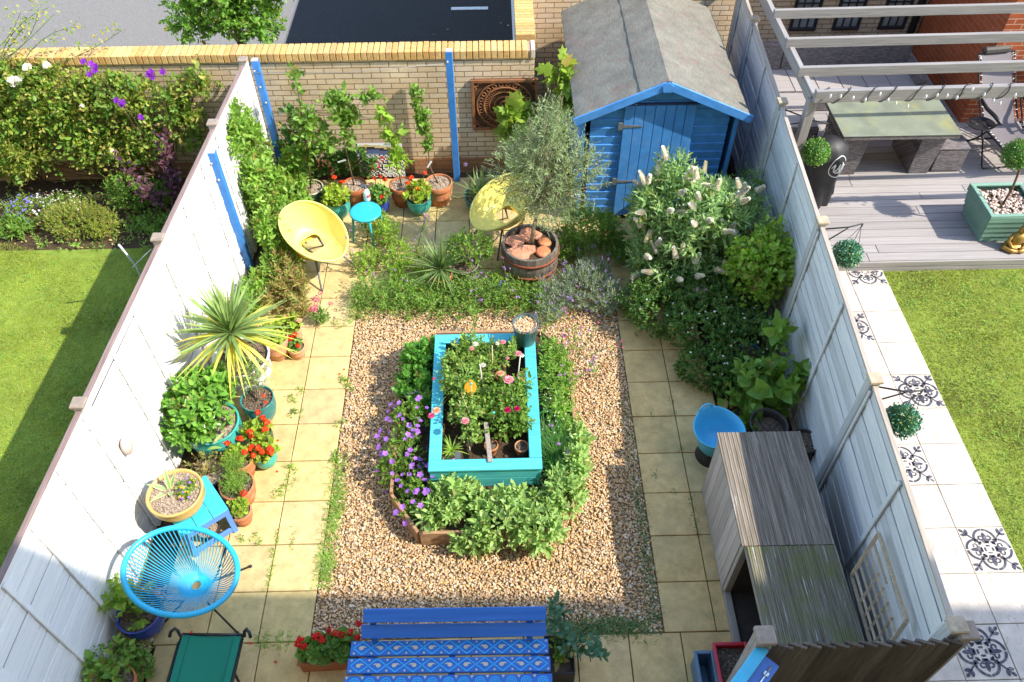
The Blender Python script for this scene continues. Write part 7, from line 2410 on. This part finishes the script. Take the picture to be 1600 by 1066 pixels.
for i in range(6):
    b.box((-.9 + i * .36, -.02, .325), (.35, .62, .02), .004)
b.box((-.94, -.6, .3255), (.62, .44, .02), .004); b.box((-.94, -1.04, .3255), (.62, .38, .02), .004); b.build("seat_panel", M_DECK, t)

M_TEXT = m_paint("grey_sling", (.17, .155, .165), .75, .15, 200, .2, .25)
M_LACE = m_paint("white_lace", (.7, .7, .7), .6, .05, 5, 0)


def recliner(label, loc, rz, tray):
    t = thing("recliner", label, "chair", loc, rz, "folding recliners on the decking")
    prof = [(0, -.62, .36), (0, -.42, .41), (0, -.1, .42), (0, .12, .46), (0, .38, .72), (0, .66, 1.06), (0, .72, 1.12)]
    pr = np.array(prof)
    tt = np.linspace(0, len(pr) - 1, 30)
    Y = np.interp(tt, range(len(pr)), pr[:, 1]); Zz = np.interp(tt, range(len(pr)), pr[:, 2])
    V = [(x, y, z - .02 * (1 - (x / .24) ** 2)) for y, z in zip(Y, Zz) for x in np.linspace(-.22, .22, 7)]
    F = [(j * 7 + i, j * 7 + i + 1, j * 7 + i + 8, j * 7 + i + 7) for j in range(29) for i in range(6)]
    b = MB(); b.add(V, F, 0, True); b.add(np.array(V) - [0, 0, .004], [f[::-1] for f in F], 0, True); sg = b.build("sling", M_TEXT, t)
    b = MB(); b.box((0, .74, 1.15), (.4, .1, .09), .03, Euler((.6, 0, 0)).to_matrix()); b.build("head_pillow", M_DARKP, t)
    b = MB()
    for s in (-1, 1):
        b.tube(np.c_[np.full(30, s * .265), Y, Zz], .012, 8)
    b.tube([(-.265, .72, 1.12), (.265, .72, 1.12)], .012, 8); b.tube([(-.265, -.62, .36), (.265, -.62, .36)], .012, 8)
    b.build("seat_frame", M_BLK, t)
    b = MB()
    for s in (-1, 1):
        for k in range(3, 28):
            b.tube([(s * .222, Y[k], Zz[k] + .0), (s * .262, Y[k] + (.015 if k % 2 else -.015), Zz[k] + .012)], .0055, 5)
    b.build("lacing", M_LACE, sg)
    for s in (-1, 1):
        b = MB()
        b.tube([(s * .3, .28, .68), (s * .3, -.1, .3), (s * .3, -.28, .04), (s * .3, -.32, .012), (s * .1, -.34, .012)], .012, 8)
        b.tube([(s * .3, -.22, .66), (s * .3, .0, .3), (s * .3, .22, .05), (s * .3, .3, .012), (s * .1, .32, .012)], .012, 8)
        b.tube([(s * .1, -.34, .012), (0, -.34, .012)], .012, 8); b.tube([(s * .1, .32, .012), (0, .32, .012)], .012, 8)
        b.build("leg", M_BLK, t)
        b = MB(); b.tube([(s * .3, -.26, .66), (s * .3, -.1, .685), (s * .3, .1, .68), (s * .3, .26, .72)], [.02, .026, .026, .02], 10); b.build("armrest", M_BLK, t)
    if tray:
        b = MB(); b.lathe([(0, 0), (.15, 0), (.165, .02), (.16, .022), (.145, .008), (0, .008)], 30, (-.46, -.1, .58), sx=1.15)
        for dx, dy, r_ in ((-.06, .05, .05), (.05, .06, .045), (.06, -.06, .04)):
            b.lathe([(r_, .012), (r_ + .006, .02), (r_ + .008, .012)], 18, (-.46 + dx, -.1 + dy, .58))
        b.build("cup_tray", M_BLK, t)
    return t


recliner("grey sling recliner with white lacing and a black cup tray by the red brick wall", (8.55, 7.05, DZ), RAD(8), True)
recliner("second recliner partly in view behind the topiary, right of the first", (9.3, 7.1, DZ), RAD(4), False)

t = thing("barbecue", "barbecue under a black cover with a white oval logo beside the grey fence", "barbecue", (5.8, 6.1, DZ))
pr = [(.22, 0), (.235, .1), (.21, .35), (.25, .6), (.27, .72), (.22, .86), (.1, .95), (0, .96)]
b = MB(); b.lathe(pr, 40)
V = b.V[0]; a = np.arctan2(V[:, 1], V[:, 0])
w = 1 + .05 * np.sin(a * 13 + V[:, 2] * 8) * np.clip(1 - V[:, 2], .2, 1) + .11 * np.sin(a * 7 + V[:, 2] * 5) * np.clip(1 - V[:, 2], .1, 1) + .05 * np.sin(a * 3 + V[:, 2] * 9)
V[:, 0] *= w; V[:, 1] *= w * .8
M_COVER = m_paint("black_cover", (.02, .02, .022), .5, .3, 10, .5, .4)
cvr = b.build("cover", M_COVER, t)
M_LOGO = m_paint("logo_white", (.75, .75, .74), .6, .05, 10, 0)
b = MB()


def on_cover(u, v):
    a = -1.15 + u; z = .66 + v
    r_ = np.interp(z, [p[1] for p in pr], [p[0] for p in pr]) + .006
    ww = 1 + .05 * math.sin(a * 13 + z * 8) * min(max(1 - z, .2), 1) + .11 * math.sin(a * 7 + z * 5) * min(max(1 - z, .1), 1) + .05 * math.sin(a * 3 + z * 9)
    return (r_ * math.cos(a) * ww, r_ * math.sin(a) * ww * .8, z)


b.tube([on_cover(.48 * math.cos(q), .15 * math.sin(q)) for q in np.linspace(.3, 5.9, 40)], .006, 6, True)
b.tube([on_cover(-.36 + .072 * k + .03 * math.sin(k * 2.1), .055 * math.sin(k * 1.9)) for k in np.linspace(0, 10, 60)], .008, 6, True)
b.tube([on_cover(-.2 + .05 * k, -.07 + .015 * math.sin(k * 3)) for k in np.linspace(0, 8, 30)], .005, 6, True)
b.build("logo", M_LOGO, cvr)

M_PLG = m_wood("green_planter_paint", [(.3, (.14, .27, .21)), (.6, (.2, .35, .28)), (.85, (.25, .4, .33))], 'X', 40, .7, .4, True, .05)
t = thing("topiary_planter", "sage green square planter with a pebble mulch and a clipped topiary ball on a stem", "planter", (7.93, 5.5, DZ))
b = MB()
for k in range(5):
    z = .045 + k * .085; w = .27 + .012 * k
    for s in (-1, 1):
        b.box((0, s * w, z), (2 * w + .02, .022, .081), .003); b.box((s * w, 0, z), (.0215, 2 * w - .026, .08), .003)
b.build("box_side", M_PLG, t)
b = MB()
for s in (-1, 1):
    b.box((0, s * .3, .435), (.66, .05, .022), .004); b.box((s * .3, 0, .4345), (.05, .548, .0215), .004)
b.build("rim_board", M_PLG, t)
b = MB(); b.box((0, 0, .36), (.56, .56, .02), .002); b.build("soil", M_SOIL, t)
n = 420; P = np.c_[rng.uniform(-.26, .26, n), rng.uniform(-.26, .26, n), rng.uniform(.37, .395, n)]
pebbles("pebble_mulch", P, .019, m_island("pink_pebble", [(.6, .42, .34), (.7, .58, .5), (.5, .36, .3), (.75, .68, .62), (.45, .38, .35)], .7, .3, 40, .1), None, t)
b = MB(); b.tube([(-.02, 0, .36), (-.01, .0, .6), (-.06, 0, .98)], .014, 8); b.build("stem", K_WOODY, t)


def leafball(root, c, r, mat, seed, n=1500, s=.02, name="foliage"):
    rg = R_(seed); d = rdirs(rg, n)
    lump = 1 + .05 * np.sin(d[:, :1] * 5 + seed) * np.sin(d[:, 1:2] * 6 + 1) + .05 * np.sin(d[:, 2:] * 7 + seed * 2)
    P = np.asarray(c) + d * r * lump * np.where(rg.random((n, 1)) < .06, rg.uniform(1.0, 1.13, (n, 1)), rg.uniform(.8, 1.0, (n, 1)))
    b = MB(); b.ball(c, r * .83, 18)
    b.build("core", F_DARK, root)
    b = MB()
    put_leaves(b, P, d + rg.normal(0, .6, (n, 3)), d + rg.normal(0, .5, (n, 3)), s * rg.uniform(.7, 1.3, n), s * .75, LEAF_OVAL)
    return b.build(name, mat, root)


_c = np.array((7.821, 5.579, 1.2)) - [7.93, 5.5, DZ]
leafball(t, _c, .17, F_BOX, 170, 1800, .022)

for i, (px, lab, mt, st_) in enumerate((((1275,238,1.42), "bright green leaf ball hanging on the neighbours' side of the fence near the barbecue", F_BOX, 0), ((1324,397,1.42), "blue green leaf ball hanging from an iron bracket above the deck edge", F_BOXB, 1),
                                        ((1410,657,1.42), "blue green leaf ball hanging over the tile path beside the middle fence post", F_BOXB, 2))):
    q = ((5.314, 5.381, 1.42), (5.166, 3.678, 1.42), (5.019, 1.638, 1.42))[i]
    t = thing("hanging_ball", lab, "topiary", q, 0, "leaf balls hung along the grey fence")
    leafball(t, (0, 0, 0), (.15, .135, .135)[i], mt, 171 + i, 1500, .022)
    if i > -1:
        yb = (5.74, 3.68, 1.74)[i]
        b = MB()
        ax = rf(yb) + .06 - q[0]; ay = yb - q[1]
        b.tube([(ax, ay, .33), (ax * .3, ay * .3, .35), (.03, .03, .36), (.06, .05, .345), (.05, .04, .32)], .008, 7)
        b.tube([(ax, ay, .12), (ax * .3, ay * .3, .34)], .007, 6)
        b.build("bracket", M_IRON, t)
        b = MB()
        for k in range(3):
            a = k * 2.1; b.tube([(.05, .04, .32), (.08 * math.cos(a), .08 * math.sin(a), .1)], .003, 4)
        b.build("hanger", M_IRON, t)

M_GOLD = m_paint("old_gold", (.42, .25, .06), .4, .2, 20, .3, .5, (.2, .1, .03), .6, 14, metal=.5)
t = thing("seated_statue", "small gold coloured seated figure statue at the edge of the decking", "statue", (8.02, 5.1, DZ))
b = MB()
b.ball((0, 0, .05), .1, 20, sc=(1.25, .9, .5)); b.ball((0, 0, .02), .11, 20, sc=(1.2, .95, .2))
b.lathe([(.085, .03), (.075, .1), (.085, .17), (.09, .2), (.06, .235), (.03, .25), (.03, .262), (0, .264)], 20, sy=.75)
for s in (-1, 1):
    b.tube([(s * .088, .0, .205), (s * .11, -.02, .13), (s * .07, -.08, .075), (s * .015, -.095, .07)], [.024, .024, .02, .016], 8)
    b.tube([(s * .06, .0, .05), (s * .14, -.04, .04), (s * .06, -.1, .035), (-s * .03, -.09, .03)], [.045, .04, .032, .024], 8)
b.ball((0, -.005, .3), .05, 16, sc=(.85, .95, 1.1)); b.ball((0, .005, .355), .026, 12); b.ball((0, -.052, .298), .009, 8)
for s in (-1, 1):
    b.ball((s * .045, 0, .293), .012, 8, sc=(.5, .7, 1.5))
b.build("statue", M_GOLD, t)
